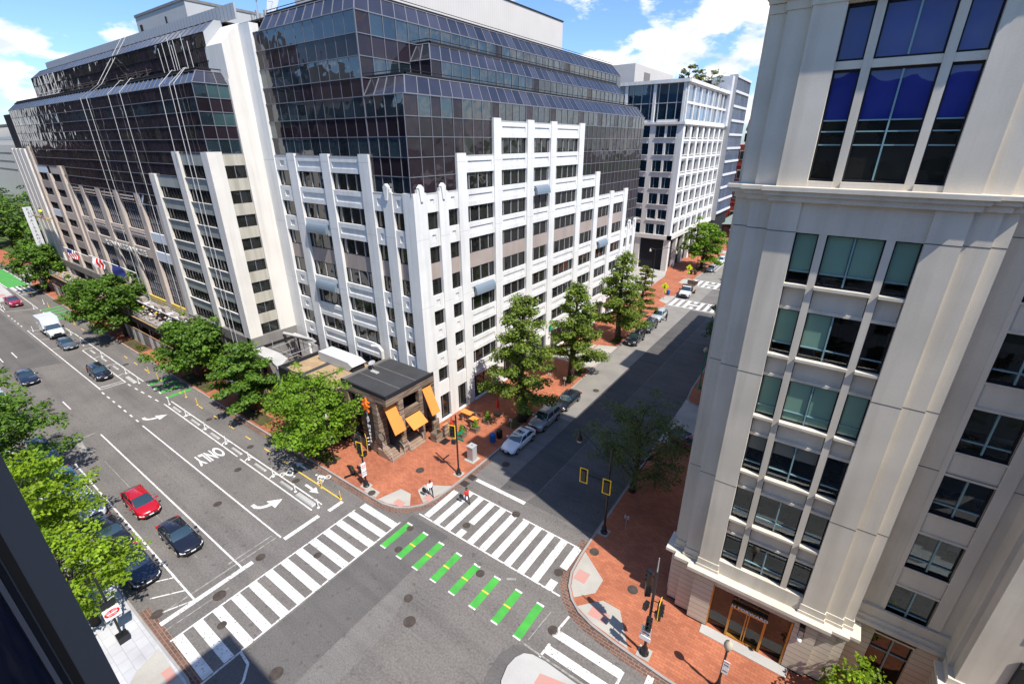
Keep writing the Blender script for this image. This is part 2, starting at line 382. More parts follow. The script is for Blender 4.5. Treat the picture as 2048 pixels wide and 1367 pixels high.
class Face:
    """wall frame: u along the wall, d outwards, z up"""
    def __init__(s, axis, plane): s.a = axis; s.p = plane
    def pt(s, u, d, z):
        return {'y-': (u, s.p-d, z), 'x+': (s.p+d, u, z), 'x-': (s.p-d, u, z)}[s.a]
    def box(s, mb, u0, u1, d0, d1, z0, z1, m):
        a = s.pt(u0, d0, z0); b = s.pt(u1, d1, z1); mb.box(*a, *b, m)
    def quad(s, mb, u0, u1, d, z0, z1, m):
        vs = [s.pt(u0, d, z0), s.pt(u1, d, z0), s.pt(u1, d, z1), s.pt(u0, d, z1)]
        if s.a == 'x-': vs = vs[::-1]
        mb.poly(vs, m)
def pane(mb, f, u0, u1, d, z0, z1, m, tilt=.004):
    t = [random.uniform(-tilt, tilt) for _ in range(4)]
    vs = [f.pt(u0, d+t[0], z0), f.pt(u1, d+t[1], z0), f.pt(u1, d+t[2], z1), f.pt(u0, d+t[3], z1)]
    if f.a == 'x-': vs = vs[::-1]
    mb.poly(vs, m)
def text_mesh(txt, mtx, m, name='lettering', parent=None, size=1, ext=.01, bold=0, sx=1, align='CENTER'):
    c = bpy.data.curves.new(name, 'FONT'); c.body = txt; c.size = size; c.extrude = ext; c.offset = bold; c.align_x = align; c.align_y = 'CENTER'
    t = bpy.data.objects.new('tmp', c); COL.objects.link(t)
    me = bpy.data.meshes.new_from_object(t.evaluated_get(bpy.context.evaluated_depsgraph_get())); bpy.data.objects.remove(t); bpy.data.curves.remove(c)
    me.transform(Matrix.Diagonal((sx, 1, 1, 1))); me.transform(mtx)
    me.materials.clear(); me.materials.append(A_[m])
    if parent is not None: me.transform(Matrix.Translation(-ORG.get(parent.name, Vector((0, 0, 0)))))
    o = bpy.data.objects.new(name, me); COL.objects.link(o)
    if parent is not None: o.parent = parent; ORG[o.name] = ORG.get(parent.name, Vector((0, 0, 0)))
    return o
def basis(o, x, y):
    x = Vector(x).normalized(); y = Vector(y).normalized(); z = x.cross(y)
    m = Matrix((x, y, z)).transposed().to_4x4(); m.translation = Vector(o); return m
def offs(pl, d):
    out = []
    for i, p in enumerate(pl):
        a = Vector(pl[max(i-1, 0)]); b = Vector(pl[min(i+1, len(pl)-1)]); t = (b-a).normalized(); out.append((p[0]-t.y*d, p[1]+t.x*d))
    return out
def strip(mb, pl, d0, d1, z, m, z2=None):
    a = offs(pl, d0); b = offs(pl, d1)
    for i in range(len(pl)-1):
        q = [(a[i][0], a[i][1], z), (a[i+1][0], a[i+1][1], z), (b[i+1][0], b[i+1][1], z), (b[i][0], b[i][1], z)]
        if (q[1][0]-q[0][0])*(q[2][1]-q[0][1])-(q[1][1]-q[0][1])*(q[2][0]-q[0][0]) < 0: q = q[::-1]
        mb.poly(q, m)
# ---------------------------------------------------------------- ground, roads, pavements
mb = MB(); mb.box(-1500, -900, -.6, 900, 1500, -.05, 'ground'); struct(mb, 'ground')
mb = MB()
mb.poly([(-420, -12, 0), (160, -12, 0), (160, 420, 0), (-420, 420, 0)], 'asphalt'); struct(mb, 'road')
mb = MB()
Z1 = .004
mb.poly([(-21.3, 42, Z1), (-24.95, 42, Z1), (-25.0, 27.9, Z1), (-21.35, 27.9, Z1)], 'asph3')
mb.poly([(-21.4, 42, Z1), (-21.6, 150, Z1), (-27.3, 150, Z1), (-27.3, 105, Z1), (-26.1, 80, Z1), (-25.5, 64, Z1), (-24.95, 45, Z1), (-24.95, 42, Z1)], 'conclane')
struct(mb, 'parking_lane_surface')
mb = MB()
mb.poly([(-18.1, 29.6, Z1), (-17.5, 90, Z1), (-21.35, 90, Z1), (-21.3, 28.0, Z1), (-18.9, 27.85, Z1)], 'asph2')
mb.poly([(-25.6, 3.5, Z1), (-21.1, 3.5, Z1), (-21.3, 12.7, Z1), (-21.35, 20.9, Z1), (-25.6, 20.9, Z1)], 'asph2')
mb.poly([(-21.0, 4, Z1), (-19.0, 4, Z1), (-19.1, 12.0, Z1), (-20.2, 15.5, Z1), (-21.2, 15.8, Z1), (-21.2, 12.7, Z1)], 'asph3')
mb.poly([(-130, 7.4, Z1), (-93, 7.4, Z1), (-91, 12.6, Z1), (-130, 12.6, Z1)], 'asph2')
mb.poly([(-17.55, 90, .006), (-21.45, 90, .006), (-21.32, 28.05, .006), (-18.1, 29.6, .006)], 'asph4'); mb.poly([(-12.4, 90, .005), (-17.45, 90, .005), (-18.0, 29.6, .005), (-18.3, 28, .005), (-11.7, 28, .005)], 'asph5')  # first strip: asphalt patch coloured darker to deepen the street's shade
struct(mb, 'asphalt_patches')
KH = .14
NWc = [(-157, 30), (-156.5, 24), (-155, 22), (-152, 21.2), (-130, 20.9), (-104, 20.4), (-60, 20.2), (-31, 20.15), (-28.8, 20.2), (-27.4, 20.55), (-26.4, 21.2), (-25.6, 22.2), (-25.15, 23.7), (-25, 26), (-24.95, 31), (-24.95, 45), (-25.3, 56), (-25.6, 64), (-26.2, 90), (-27, 105), (-27.4, 150), (-27.4, 420)]
NEc = [(-14.5, 420), (-14, 150), (-12.6, 78), (-12.2, 58), (-11.9, 55.2), (-11.4, 54.3), (-10.3, 53.9), (-9, 53.9)]
SEc = [(-9.2, 44.2), (-10.8, 44.25), (-11.5, 44.0), (-11.7, 43.2), (-11.6, 36), (-11.55, 27), (-11.5, 25.2), (-11.35, 23.6), (-10.9, 22.4), (-10.2, 21.55), (-9.3, 20.95), (-8.2, 20.6), (-6.5, 20.35), (-3, 20.05), (20, 19.9), (160, 19.5)]
SWc = [(-420, 3.2), (-33, 3.35), (-26.6, 3.45), (-25, 3.2), (-24, 2.2), (-23.6, 0), (-23.6, -12)]
def pavement(name, curve, extra, m):
    mb = MB(); p = [tuple(q) for q in curve]+extra
    # raised slab with a granite kerb along the street side
    mb.prism(p, 0, KH, m, 'kerb')
    return struct(mb, name)
pavement('pavement_northwest', offs(NWc, .0), [(-60, 420), (-60, 100), (-157, 100)], 'brickp')
pavement('pavement_northeast', NEc, [(-3, 53.9), (-3, 420)], 'brickp')
mb = MB(); mb.prism([(-420, 26), (-182, 23.5), (-176, 26), (-172, 120), (-420, 160)], 0, .12, 'lawn'); struct(mb, 'park_lawn')
mb = MB(); mb.prism([(-215, 22.5), (-182, 22), (-178, 25), (-177, 34), (-181, 34), (-182, 26.5), (-215, 26.5)], 0, .14, 'brickp', 'kerb'); struct(mb, 'park_pavement')
pavement('pavement_southeast', SEc[:-1], [(20, 44.2)], 'brickp')
pavement('pavement_southwest', SWc, [(-420, -12)], 'pav')
mb = MB(); mb.prism([(-11.75, 44.1), (-11.9, 54.9), (20, 55), (20, 44)], 0, .05, 'conc'); struct(mb, 'driveway')
mb = MB()
for cv, s in ((NWc, 1), (NEc, 1), (SEc, 1), (SWc, -1)): strip(mb, cv, 0, .16*s, KH+.004, 'kerb')
struct(mb, 'kerb')
mb = MB()
cut = [p for p in NWc if p[0] >= -60 and p[1] <= 31]; strip(mb, cut, -.5, -.0, .010, 'brickg')
cut = [p for p in SEc if p[1] <= 27.1 and p[0] < 21]; strip(mb, cut, -.6, -.0, .010, 'brickg')
cut = [(-34.2, 3.35)]+SWc[1:5]; strip(mb, cut, .65, .0, .010, 'brickg')
struct(mb, 'brick_gutter')
mb = MB()
Zp = KH+.008
for p in (((-29.5, 20.35), (-28.8, 22.55), (-27.55, 22.6), (-26.45, 21.45), (-27.2, 20.95), (-28.4, 20.5)),
          ((-25.75, 22.4), (-27.35, 23.3), (-27.4, 24.2), (-25.15, 25.6), (-25.3, 24.2)), ((-31.4, 20.35), (-31.4, 21.1), (-30.05, 21.1), (-29.8, 20.4)),
          ((-11.3, 25.9), (-9.0, 24.3), (-9.0, 23.0), (-10.1, 21.8), (-10.7, 22.5), (-11.15, 23.7)), ((-9.6, 21.3), (-8.3, 22.75), (-7.0, 22.75), (-5.5, 20.5), (-8.2, 20.8)),
          ((-29.6, 1.7), (-30.2, 3.15), (-25.4, 3.15), (-24.3, 2.0), (-24.3, .2), (-28, .2))):
    mb.poly([(x, y, Zp) for x, y in p], 'conc')
for p in (((-33.5, 102.5), (-33.7, 111.6), (-35.2, 117.3), (-46, 118), (-52, 90), (-33, 89.5)), ((-28.5, 64.2), (-28.6, 55.8), (-25.55, 55.3), (-25.75, 65.2)), ((-32.6, 56), (-33.4, 64), (-28.7, 64), (-28.7, 56)),
          ((-28.5, 92.3), (-28.3, 96), (-26.7, 97), (-26.5, 91)), ((-29.3, 108), (-29.3, 111.8), (-27.3, 112), (-27.3, 107)), ((-42, 145), (-27.6, 146), (-27.6, 150), (-42, 150))):
    mb.poly([(x, y, Zp) for x, y in p], 'conc')
struct(mb, 'concrete_pavement')
mb = MB()
for x0, y0, x1, y1 in ((-28.0, 20.85, -27.0, 21.5), (-26.2, 22.8, -25.4, 23.6), (-10.9, 23.2, -10.0, 24.2), (-8.7, 21.2, -7.4, 22.0), (-28.3, 2.6, -27.2, 3.1)):
    mb.box(x0, y0, Zp-.01, x1, y1, Zp+.005, 'pink')
struct(mb, 'tactile_paving')
mb = MB()   # median refuge at the bottom of the frame and the far one on the left
mb.prism([(60, 12.5), (60, 16.0), (-7.4, 16.75), (-9.4, 16.8), (-10.3, 16.7), (-10.8, 16.45), (-11.1, 15.9), (-11.2, 15.2), (-11.0, 14.3), (-10.4, 13.4), (-9.4, 12.8), (-8, 12.5)], 0, KH, 'concw', 'kerb')
struct(mb, 'median_island')
mb = MB(); mb.prism([(-9.3, 16.0), (-7.3, 16.5), (-3, 16.2), (-3, 15.5), (-9.3, 15.3)], KH, KH+.006, 'pink'); struct(mb, 'median_tactile')
mb = MB(); mb.poly([(x, y, .006) for x, y in ((-12.0, 14.0), (-12.1, 15.6), (-11.7, 16.6), (-10.9, 17.1), (-9.4, 17.15), (-6, 17.0), (-6, 16.6), (-10, 16.6), (-11.1, 15.6), (-10.9, 13), (-11.5, 12.5))], 'asph2'); struct(mb, 'median_gutter')
mb = MB()
mb.prism([(-138.8, 13.9), (-139.0, 16.6), (-154, 17.1), (-176, 17.6), (-176, 14.5)], 0, KH, 'concw', 'kerb'); mb.box(-146, 14.8, KH, -143.6, 15.8, KH+.006, 'pink')
struct(mb, 'far_median_island')
# planting strips along the kerbs
mb = MB()
for x0, x1 in ((-42.6, -37.3), (-57.5, -50), (-71, -63.5), (-93, -85.5), (-131.5, -126.9), (-150, -142)): mb.box(x0, 20.6, KH-.01, x1, 22.2, KH+.05, 'soil')
for x, y0, y1 in ((-25.8, 36.8, 41), (-25.9, 50, 55), (-26.2, 66, 69.5), (-27.4, 77, 84), (-28.2, 119, 130)): mb.box(x, y0, KH-.01, x-1.3, y1, KH+.06, 'soil')
struct(mb, 'planting_bed')
# ---------------------------------------------------------------- painted markings
ZM = .014
LK = [0]
def lz(z): LK[0] = (LK[0]+1) % 23; return z+LK[0]*.00025
def line(mb, x0, y0, x1, y1, w=.13, m='paint', z=ZM):
    z = lz(z)
    t = Vector((x1-x0, y1-y0)).normalized(); a = Vector((-t.y, t.x))*w/2
    mb.poly([(x0-a.x, y0-a.y, z), (x1-a.x, y1-a.y, z), (x1+a.x, y1+a.y, z), (x0+a.x, y0+a.y, z)], m)
def rect(mb, x0, x1, y0, y1, m='paint', z=ZM):
    z = lz(z); mb.poly([(x0, y0, z), (x1, y0, z), (x1, y1, z), (x0, y1, z)], m)
mb = MB()
line(mb, -30.2, 3.8, -30.2, 18.4); line(mb, -25.8, 6.2, -25.8, 19.7); line(mb, -25.7, 3.2, -25.75, 6.2)
y = 3.9
for i in range(13): rect(mb, -30.13, -25.85, y+.0, y+.62, z=ZM-.002); y += 1.245
struct(mb, 'crosswalk_near_marking')
mb = MB()
line(mb, -23.9, 26.1, -18.5, 26.1); line(mb, -17.4, 26.1, -11.9, 26.05); line(mb, -25.2, 21.35, -11.0, 21.4)
x = -24.75
for i in range(11):
    if i == 3: rect(mb, x, x+.62, 21.4, 22.2, z=ZM-.002); rect(mb, x, x+.62, 23.1, 26.04, z=ZM-.002)
    elif i == 0: rect(mb, x, x+.62, 21.5, 25.4, z=ZM-.002)
    elif i == 10: rect(mb, x, x+.62, 21.4, 22.3, z=ZM-.002); rect(mb, x, x+.62, 23.6, 26.0, z=ZM-.002)
    else: rect(mb, x, x+.62, 21.42, 26.04, z=ZM-.002)
    x += 1.245
struct(mb, 'crosswalk_side_marking')
mb = MB()
rect(mb, -9.95, -5.3, 18.55, 19.15); rect(mb, -9.9, -5.3, 17.3, 17.9); line(mb, -9.9, 18.6, -9.7, 20.4, .16); line(mb, -9.9, 16.9, -9.8, 18.0, .16); line(mb, -5.3, 16.7, -5.2, 19.1, .16)
rect(mb, -3.9, -3.5, 16.6, 19.8); rect(mb, -11.2, -5.5, 16.95, 17.08, 'paint2')
struct(mb, 'median_crosswalk_marking')
mb = MB()
rect(mb, -32.25, -31.85, 3.9, 10.2); rect(mb, -32.2, -31.8, 16.95, 18.4); rect(mb, -32.4, -32.0, 12.9, 16.1, 'paint'); rect(mb, -23.9, -18.3, 27.55, 27.95)
struct(mb, 'stop_line_marking')
mb = MB()
line(mb, -59.0, 6.1, -32.1, 6.1); line(mb, -63.3, 9.45, -32.1, 9.45); line(mb, -61.5, 12.85, -32.6, 12.85)
for x0, x1 in ((-102.5, -99), (-88.9, -85.8), (-76.2, -72.9)): line(mb, x0, 9.2, x1, 9.2)
line(mb, -135, 13.1, -130, 13.1); line(mb, -113, 13.1, -76.1, 13.05)
line(mb, -100, 5.4, -79.1, 5.4); line(mb, -79.1, 5.4, -80, 4.0, .1); line(mb, -120, 7.6, -98.5, 7.6)
for x0, x1 in ((-75.1, -74.2), (-73.2, -72.3), (-71.2, -70.5), (-69.3, -68.4), (-67.4, -66.6), (-65.5, -64.7), (-63.6, -62.8), (-126.8, -125.5), (-124, -123.3), (-121.8, -120.9), (-119.5, -118.6), (-117.2, -116.3)): line(mb, x0, 12.9+(.15 if x0 < -100 else 0), x1, 12.9+(.15 if x0 < -100 else 0), .16)
for i, x0 in enumerate((-75, -72.9, -71.1, -69.1, -67.2)): line(mb, x0, 15.72+.11*i, x0+.9, 15.76+.11*i, .15)
line(mb, -65.0, 16.35, -46.6, 16.25); line(mb, -46.0, 16.2, -33.3, 16.15); line(mb, -65, 17.15, -33.2, 17.1)
line(mb, -104.5, 17.4, -74.2, 17.25); line(mb, -94.3, 15.85, -75.9, 15.75); line(mb, -75.9, 15.75, -76.1, 13.05, .1); line(mb, -76.9, 13.1, -76.8, 15.7, .1); line(mb, -76.9, 13.2, -76.1, 15.7, .08)
line(mb, -127.3, 17.45, -152, 17.75); line(mb, -127.3, 17.45, -130, 13.2, .12); line(mb, -113, 13.2, -110.5, 15.0, .1); line(mb, -110, 13.2, -108.5, 15, .08); line(mb, -105.8, 13.1, -103.5, 15.8, .08); line(mb, -104.6, 17.3, -109, 17.3)
for xs, y0 in (((-59.6, -54.8, -50.1, -45.2, -40.5), 16.3), ((-94.3, -89, -84.1, -79), 15.85)):
    for x in xs: line(mb, x, y0, x-.35, y0+.55, .12); line(mb, x-.35, y0+.55, x+.15, 17.2 if y0 < 16 else 17.1, .12)
line(mb, -98.8, 13.1, -98.3, 15.5, .08)
line(mb, -59.0, 5.3, -59.0, 6.1, .1)
for x0, y0, x1 in ((-42.1, 5.4, -41.7), (-40.7, 5.4, -40.2), (-38.0, 5.3, -37.7), (-36.2, 5.1, -35.5), (-34.9, 4.3, -33.6), (-33.0, 4.3, -32.2)): line(mb, x0, y0, x1, 6.05, .1)
line(mb, -25.7, 6.1, -24.6, 6.0, .16); line(mb, -24.6, 6.0, -23.8, 5.3, .16); line(mb, -23.8, 5.3, -23.4, 4, .16)
line(mb, -25.0, 121, -25.1, 150)
struct(mb, 'lane_marking')
mb = MB()
for a, b in ((-64.2, 6.6), (-60.5, 7.2)): rect(mb, a, a+.5, b, b+.9, 'paint2')
line(mb, -64.1, 6.6, -64.1, 9.2, .22, 'paint2'); line(mb, -64, 7.6, -60.5, 7.3, .5, 'paint2'); line(mb, -57, 8.0, -36, 7.9, .05, 'paint2'); line(mb, -32.9, 4.0, -32.9, 12.6, .12, 'paint2'); line(mb, -33.4, 9, -33.4, 12.5, .12, 'paint2'); line(mb, -31.3, 3.9, -31.2, 8, .08, 'paint2')
line(mb, -15.0, 20.35, -14.4, 20.75, .2, 'paint2'); line(mb, -11.1, 17.4, -10.9, 20, .06, 'paint2')
struct(mb, 'worn_marking')
def arrow(mb, x, y, L_, w, flip=False):   # straight arrow along +X
    s = -1 if flip else 1
    p = [(-L_/2, -w*.16), (L_*.05, -w*.16), (L_*.05, -w*.5), (L_/2, 0), (L_*.05, w*.5), (L_*.05, w*.16), (-L_/2, w*.16)]
    mb.poly([(x+s*a, y+s*b, ZM) for a, b in p], 'paint')
def turn(mb, x, y):       # left-turn arrow: runs along +X and bends to +Y
    a = [(0, -.22), (.6, -.20), (1.05, .05), (1.35, .5), (1.50, .95)]
    b = [(0, .12), (.5, .12), (.80, .28), (1.0, .6), (1.1, .95)]
    p = [(x+u, y+v, ZM) for u, v in a]+[(x+u, y+v, ZM) for u, v in b[::-1]]
    for i in range(4): mb.poly([(x+a[i][0], y+a[i][1], ZM), (x+a[i+1][0], y+a[i+1][1], ZM), (x+b[i+1][0], y+b[i+1][1], ZM), (x+b[i][0], y+b[i][1], ZM)], 'paint')
    mb.poly([(x+.6, y+.93, ZM+.001), (x+2.05, y+.93, ZM+.001), (x+1.5, y+1.95, ZM+.001)], 'paint')
mb = MB(); turn(mb, -38.3, 13.5); turn(mb, -63.4, 13.6); arrow(mb, -35.8, 17.8, 2.1, .75); arrow(mb, -39.8, 19.2, 2.1, .7, True)
struct(mb, 'arrow_marking')
def ring(mb, x, y, r, w=.12, n=14):
    for i in range(n):
        a, b = 2*math.pi*i/n, 2*math.pi*(i+1)/n
        mb.poly([(x+(r-w)*math.cos(a), y+(r-w)*math.sin(a), ZM), (x+r*math.cos(a), y+r*math.sin(a), ZM), (x+r*math.cos(b), y+r*math.sin(b), ZM), (x+(r-w)*math.cos(b), y+(r-w)*math.sin(b), ZM)], 'paint')
def bike(mb, x, y, s):
    ring(mb, x-.15*s, y-.42, .3, .1); ring(mb, x-.15*s, y+.42, .3, .1)
    pts = [(-.15, -.42), (.2, -.2), (.2, .25), (-.15, .42), (-.15, -.05), (.2, -.2)]
    for i in range(5): line(mb, x+pts[i][0]*s, y+pts[i][1]*s, x+pts[i+1][0]*s, y+pts[i+1][1]*s, .09, z=ZM+.001)
    line(mb, x+.2*s, y-.2*s, x+.75*s, y+.05*s, .3, z=ZM+.002); line(mb, x+.75*s, y+.05*s, x+.3*s, y+.4*s, .12, z=ZM+.001); ring(mb, x+1.05*s, y+.05*s, .13, .12, 8)
mb = MB(); bike(mb, -39.9, 17.8, 1); bike(mb, -36.2, 19.3, -1); struct(mb, 'bicycle_marking')
mb = MB()
for xs in ((-60.9, -59.9), (-57, -56), (-53.3, -52.2), (-49.6, -48.5), (-45.7, -44.5), (-42.6, -41.4), (-110.8, -109.1), (-106.5, -104.9), (-98.6, -97), (-94.4, -93.2), (-86.3, -85), (-82.5, -81.1), (-78.5, -77.2)): line(mb, xs[0], 18.62 if xs[0] > -70 else 18.85, xs[1], 18.62 if xs[0] > -70 else 18.85, .11, 'yel')
line(mb, -39.8, 18.52, -32.4, 18.5, .12, 'yel'); struct(mb, 'yellow_marking')
mb = MB()
for i, x in enumerate((-24.95, -23.1, -21.3, -19.4, -17.55, -15.6, -13.65, -11.8)):
    rect(mb, x-.3, x+.3, 17.1, 20.0, 'grn'); rect(mb, x-.3, x+.3, 17.0, 17.12, z=ZM+.002); rect(mb, x-.3, x+.3, 19.95, 20.1, z=ZM+.002)
    if i: rect(mb, x-.3, x+.3, 18.5, 18.62, 'yel', ZM+.003)
for i, x in enumerate((-72.5, -70.5, -68.7, -66.5)): rect(mb, x-.35, x+.35, 17.3, 20.0, 'grn'); rect(mb, x-.35, x+.35, 17.15, 17.3, z=ZM+.002); rect(mb, x-.35, x+.35, 18.7, 18.8, 'yel', ZM+.003)
for x in (-125.4, -123.2, -120.8, -118.6, -116.3): rect(mb, x-.4, x+.4, 17.5, 20.4, 'grn'); rect(mb, x-.4, x+.4, 17.35, 17.5, z=ZM+.002)
for i in range(13):
    x = -153.2-i*1.9; rect(mb, x-.75, x+.75, 17.5, 20.9, 'grn'); rect(mb, x-.75, x+.75, 17.3, 17.5, z=ZM+.002); rect(mb, x-.75, x+.75, 20.9, 21.1, z=ZM+.002)
struct(mb, 'green_bike_crossing_marking')
mb = MB()
for y in (17.9, 18.7, 19.5, 20.3): rect(mb, -152.2, -144.8, y, y+.42)
for y in (22.2, 23.4, 24.6): rect(mb, -176, -160, y, y+.5)
rect(mb, -143.4, -141.8, 17.9, 20.6, 'paint2')
struct(mb, 'far_crosswalk_marking')
mb = MB()
for (ya, yb, xa, xb) in ((91.0, 95.9, -26.2, -12.6), (107.6, 112.9, -27.0, -13.2)):
    line(mb, xa, ya, xb, ya, .2); line(mb, xa, yb, xb, yb, .2)
    x = xa+.1; k = 0
    while x < xb-.6:
        if k == 3: rect(mb, x, x+.66, ya, ya+1.2); rect(mb, x-.66, x+1.3, ya+2.2, ya+2.8); rect(mb, x, x+.66, yb-1.2, yb)
        else: rect(mb, x, x+.66, ya, yb)
        x += 1.32; k += 1
for i in range(8): rect(mb, -26.5+i*1.5, -25.7+i*1.5, 146, 149.5)
struct(mb, 'side_street_crosswalk_marking')
o = text_mesh('ONLY', basis((-49.2, 14.62, ZM), (0, -1, 0), (1, 0, 0)) @ Matrix.Diagonal((1, 3.2, 1, 1)), 'paint', 'lane_word_marking', size=.93, ext=0, bold=.03); tag(o, kind='structure')
# manhole and utility covers let into the street: each one a thing
mb = MB()
def cover(x, y, r, label, z=.012):
    r *= .74; t = MB(); t.lathe((x, y, z), [(r*1.14, 0), (r*1.14, .006), (r, .009), (r, .004)], 'iron', 20); t.lathe((x, y, z+.004), [(r*.93, 0), (r*.93, .008)], 'iron', 20)
    for k in range(-2, 3): t.box(x-r*.7, y+k*r*.28-.02, z+.011, x+r*.7, y+k*r*.28+.02, z+.016, 'iron')
    tag(t.build('manhole_cover'), label, 'manhole cover', 'iron covers let into the street')
for x, y, r, l in ((-31.1, 7.3, .52, 'large oval-looking rusty cover between the stop line and the near crosswalk'), (-28.6, 6.3, .36, 'small rusty cover on a white stripe of the near crosswalk, closest to the shadow'),
    (-33.1, 4.1, .45, 'rusty cover beside the brick gutter at the pale pavement'), (-28.5, 13.5, .36, 'round cover interrupting a white stripe midway along the near crosswalk'),
    (-32.0, 10.8, .42, 'dark cover at the end of the stop line'), (-24.6, 19.7, .36, 'cover touching the first green block by the brick corner'), (-23.7, 17.6, .36, 'cover just before the second green block'),
    (-19.8, 15.0, .38, 'plain dark cover in the middle of the intersection'), (-18.4, 13.8, .5, 'patterned cover in the middle of the intersection, right of the plain dark one'), (-22.6, 6.7, .5, 'patterned cover at the edge of the building shadow at the bottom'),
    (-16.9, 19.6, .4, 'cover beside the fifth green block'), (-20.9, 22.7, .38, 'cover cutting a stripe of the side crosswalk near its left end'), (-12.1, 23.1, .42, 'cover cutting the last stripe of the side crosswalk'),
    (-10.1, 18.9, .42, 'cover at the tip of the median crosswalk lines'), (-18.2, 26.2, .45, 'cover on the upper line of the side crosswalk'), (-41.0, 11.7, .42, 'cover in the lane left of the lower turn arrow'),
    (-44.4, 15.2, .4, 'cover beyond the word painted in the turn lane'), (-38.1, 17.6, .42, 'cover next to the painted bicycle by the yellow line'), (-47.2, 17.9, .4, 'cover in the bike lane between two yellow dashes'),
    (-56.6, 17.9, .4, 'cover in the bike lane farther up the street'), (-76.7, 7.8, .5, 'far dark cover in the left lanes, first of a pair'), (-74.7, 7.7, .5, 'far dark cover in the left lanes, nearer of a pair'), (-82.6, 17.9, .45, 'cover in the bike lane beside the parked black wagon'), (-70.7, 18.1, .45, 'cover between the green driveway bars'),
    (-22.3, 50.5, .5, 'cover in the sunlit parking lane of the side street'), (-23.0, 31.3, .5, 'shaded cover beside the white sedan front wheel')): cover(x, y, r, l)
for x, y, r, l in ((-29.3, 25.5, .5, 'round cover in the brick corner pavement'), (-30.6, 20.6, .42, 'cover in the grey pad beside the left signal pole'), (-10.7, 26.3, .45, 'cover at the kerb where the brick pavement meets the shadow'), (-6.9, 24.8, .45, 'round cover in the brick beside the pale ramp'), (-8.9, 50.2, .5, 'dark cover in the shaded driveway')):
    cover(x, y, r, l, .15 if x != -8.9 else .06)
for y, l in ((26.3, 'nearer iron storm drain at the brick corner kerb'), (27.4, 'farther iron storm drain at the brick corner kerb')):
    t = MB(); t.box(-24.9, y, .016, -24.1, y+.7, .03, 'iron')
    for k in range(5): t.box(-24.85, y+.06+k*.13, .03, -24.15, y+.11+k*.13, .045, 'black')
    tag(t.build('storm_drain'), l, 'storm drain', 'storm drains at the corner')
# ---------------------------------------------------------------- curtain walls
def merge_mb(root, name, parts):   # many small sub meshes as one "stuff" part past the first 100
    if parts.v: tag(parts.build(name, root), kind='stuff')
NWIN = {}
def window(f, root, u0, u1, z0, z1, dg, mulls=(), g='glass', fw_=.07, rows=(), mm_='mull', over=None, blind=None):
    """glass pane object with its frame as sub-part; past 100 on a building they go into one shared mesh"""
    n = NWIN.get(root.name, 0); NWIN[root.name] = n+1
    a = MB(); b = MB()
    if n >= 98:
        a, b = over
    us = [u0]+[m for m in mulls if u0+.1 < m < u1-.1]+[u1]; zs = [z0]+list(rows)+[z1]
    for i in range(len(us)-1):
        for j in range(len(zs)-1):
            pane(a, f, us[i], us[i+1], dg, zs[j], zs[j+1], g, .012)
    if blind:
        for i in range(len(us)-1): pane(a, f, us[i]+.05, us[i+1]-.05, dg+.03, blind[i] if isinstance(blind, (list, tuple)) else blind, z1-.05, blind_m(blind), .004)
    w = fw_
    f.box(b, u0, u0+w, dg, dg+.07, z0, z1, 'winframe'); f.box(b, u1-w, u1, dg, dg+.07, z0, z1, 'winframe')
    f.box(b, u0+w, u1-w, dg, dg+.065, z0, z0+w, 'winframe'); f.box(b, u0+w, u1-w, dg, dg+.065, z1-w, z1, 'winframe')
    for m in us[1:-1]: f.box(b, m-.035, m+.035, dg+.01, dg+.11, z0+w, z1-w, mm_)
    for z in rows: f.box(b, u0+w, u1-w, dg+.01, dg+.09, z-.03, z+.03, mm_)
    if n < 98:
        o = a.build('window', root); b.build('frame', o)
def blind_m(b): return 'blind'
def curtain(mb, mbar, p00, p10, p11, p01, nu, nv, gm, barw=.07, bard=.05, bm='mull', skip=None, mats=None, tilt=.006, hb=True):
    p00, p10, p11, p01 = map(Vector, (p00, p10, p11, p01)); nrm = (p10-p00).cross(p01-p00).normalized()
    def P(u, v): return (p00*(1-u)+p10*u)*(1-v)+(p01*(1-u)+p11*u)*v
    for i in range(nu):
        for j in range(nv):
            if skip and skip(i, j): continue
            m = mats(i, j) if mats else gm
            q = [P(i/nu, j/nv), P((i+1)/nu, j/nv), P((i+1)/nu, (j+1)/nv), P(i/nu, (j+1)/nv)]
            mb.poly([tuple(x+nrm*random.uniform(-tilt, tilt)) for x in q], m)
    for i in range(nu+1): mbar.bar(P(i/nu, 0), P(i/nu, 1), barw, bard, nrm, bm)
    if hb:
        for j in range(nv+1): mbar.bar(P(0, j/nv), P(1, j/nv), barw, bard+.012, nrm, bm)
def glass_part(root, name, fn):
    a = MB(); b = MB(); fn(a, b); o = a.build(name, root); b.build('mullion', o)

# ================================================================ white corner office building
R = thing('office_building', 'white precast office building with stepped parapets and black glass upper tiers on the street corner', 'building', (-34, 32, 0))
FB = Face('x+', -33.6); FA = Face('y-', 31.6)
ROWS = [28.80, 25.42, 22.02, 18.63, 15.24, 11.85, 8.46, 5.05]
core = MB()
core.box(-56.5, 32.3, 0, -34.55, 88.0, 33.6, 'winframe'); core.box(-100, 45, 0, -56.5, 88, 33.6, 'winframe'); core.box(-100, 33.0, 33.6, -41.0, 88.0, 40.3, 'winframe')
core.box(-41.0, 39, 33.6, -38, 84, 36.9, 'winframe')
bsplit(core, 'blocking_core', R)  # unseen solid mass added behind the facade to block light
roof = MB(); roof.box(-41, 33.1, 35.35, -34.95, 88, 35.5, 'roof'); roof.box(-41, 39.2, 38.85, -37.6, 84, 39.0, 'roof'); roof.box(-100, 33.0, 42.1, -40.6, 88.3, 42.25, 'roof'); bsplit(roof, 'roof', R)
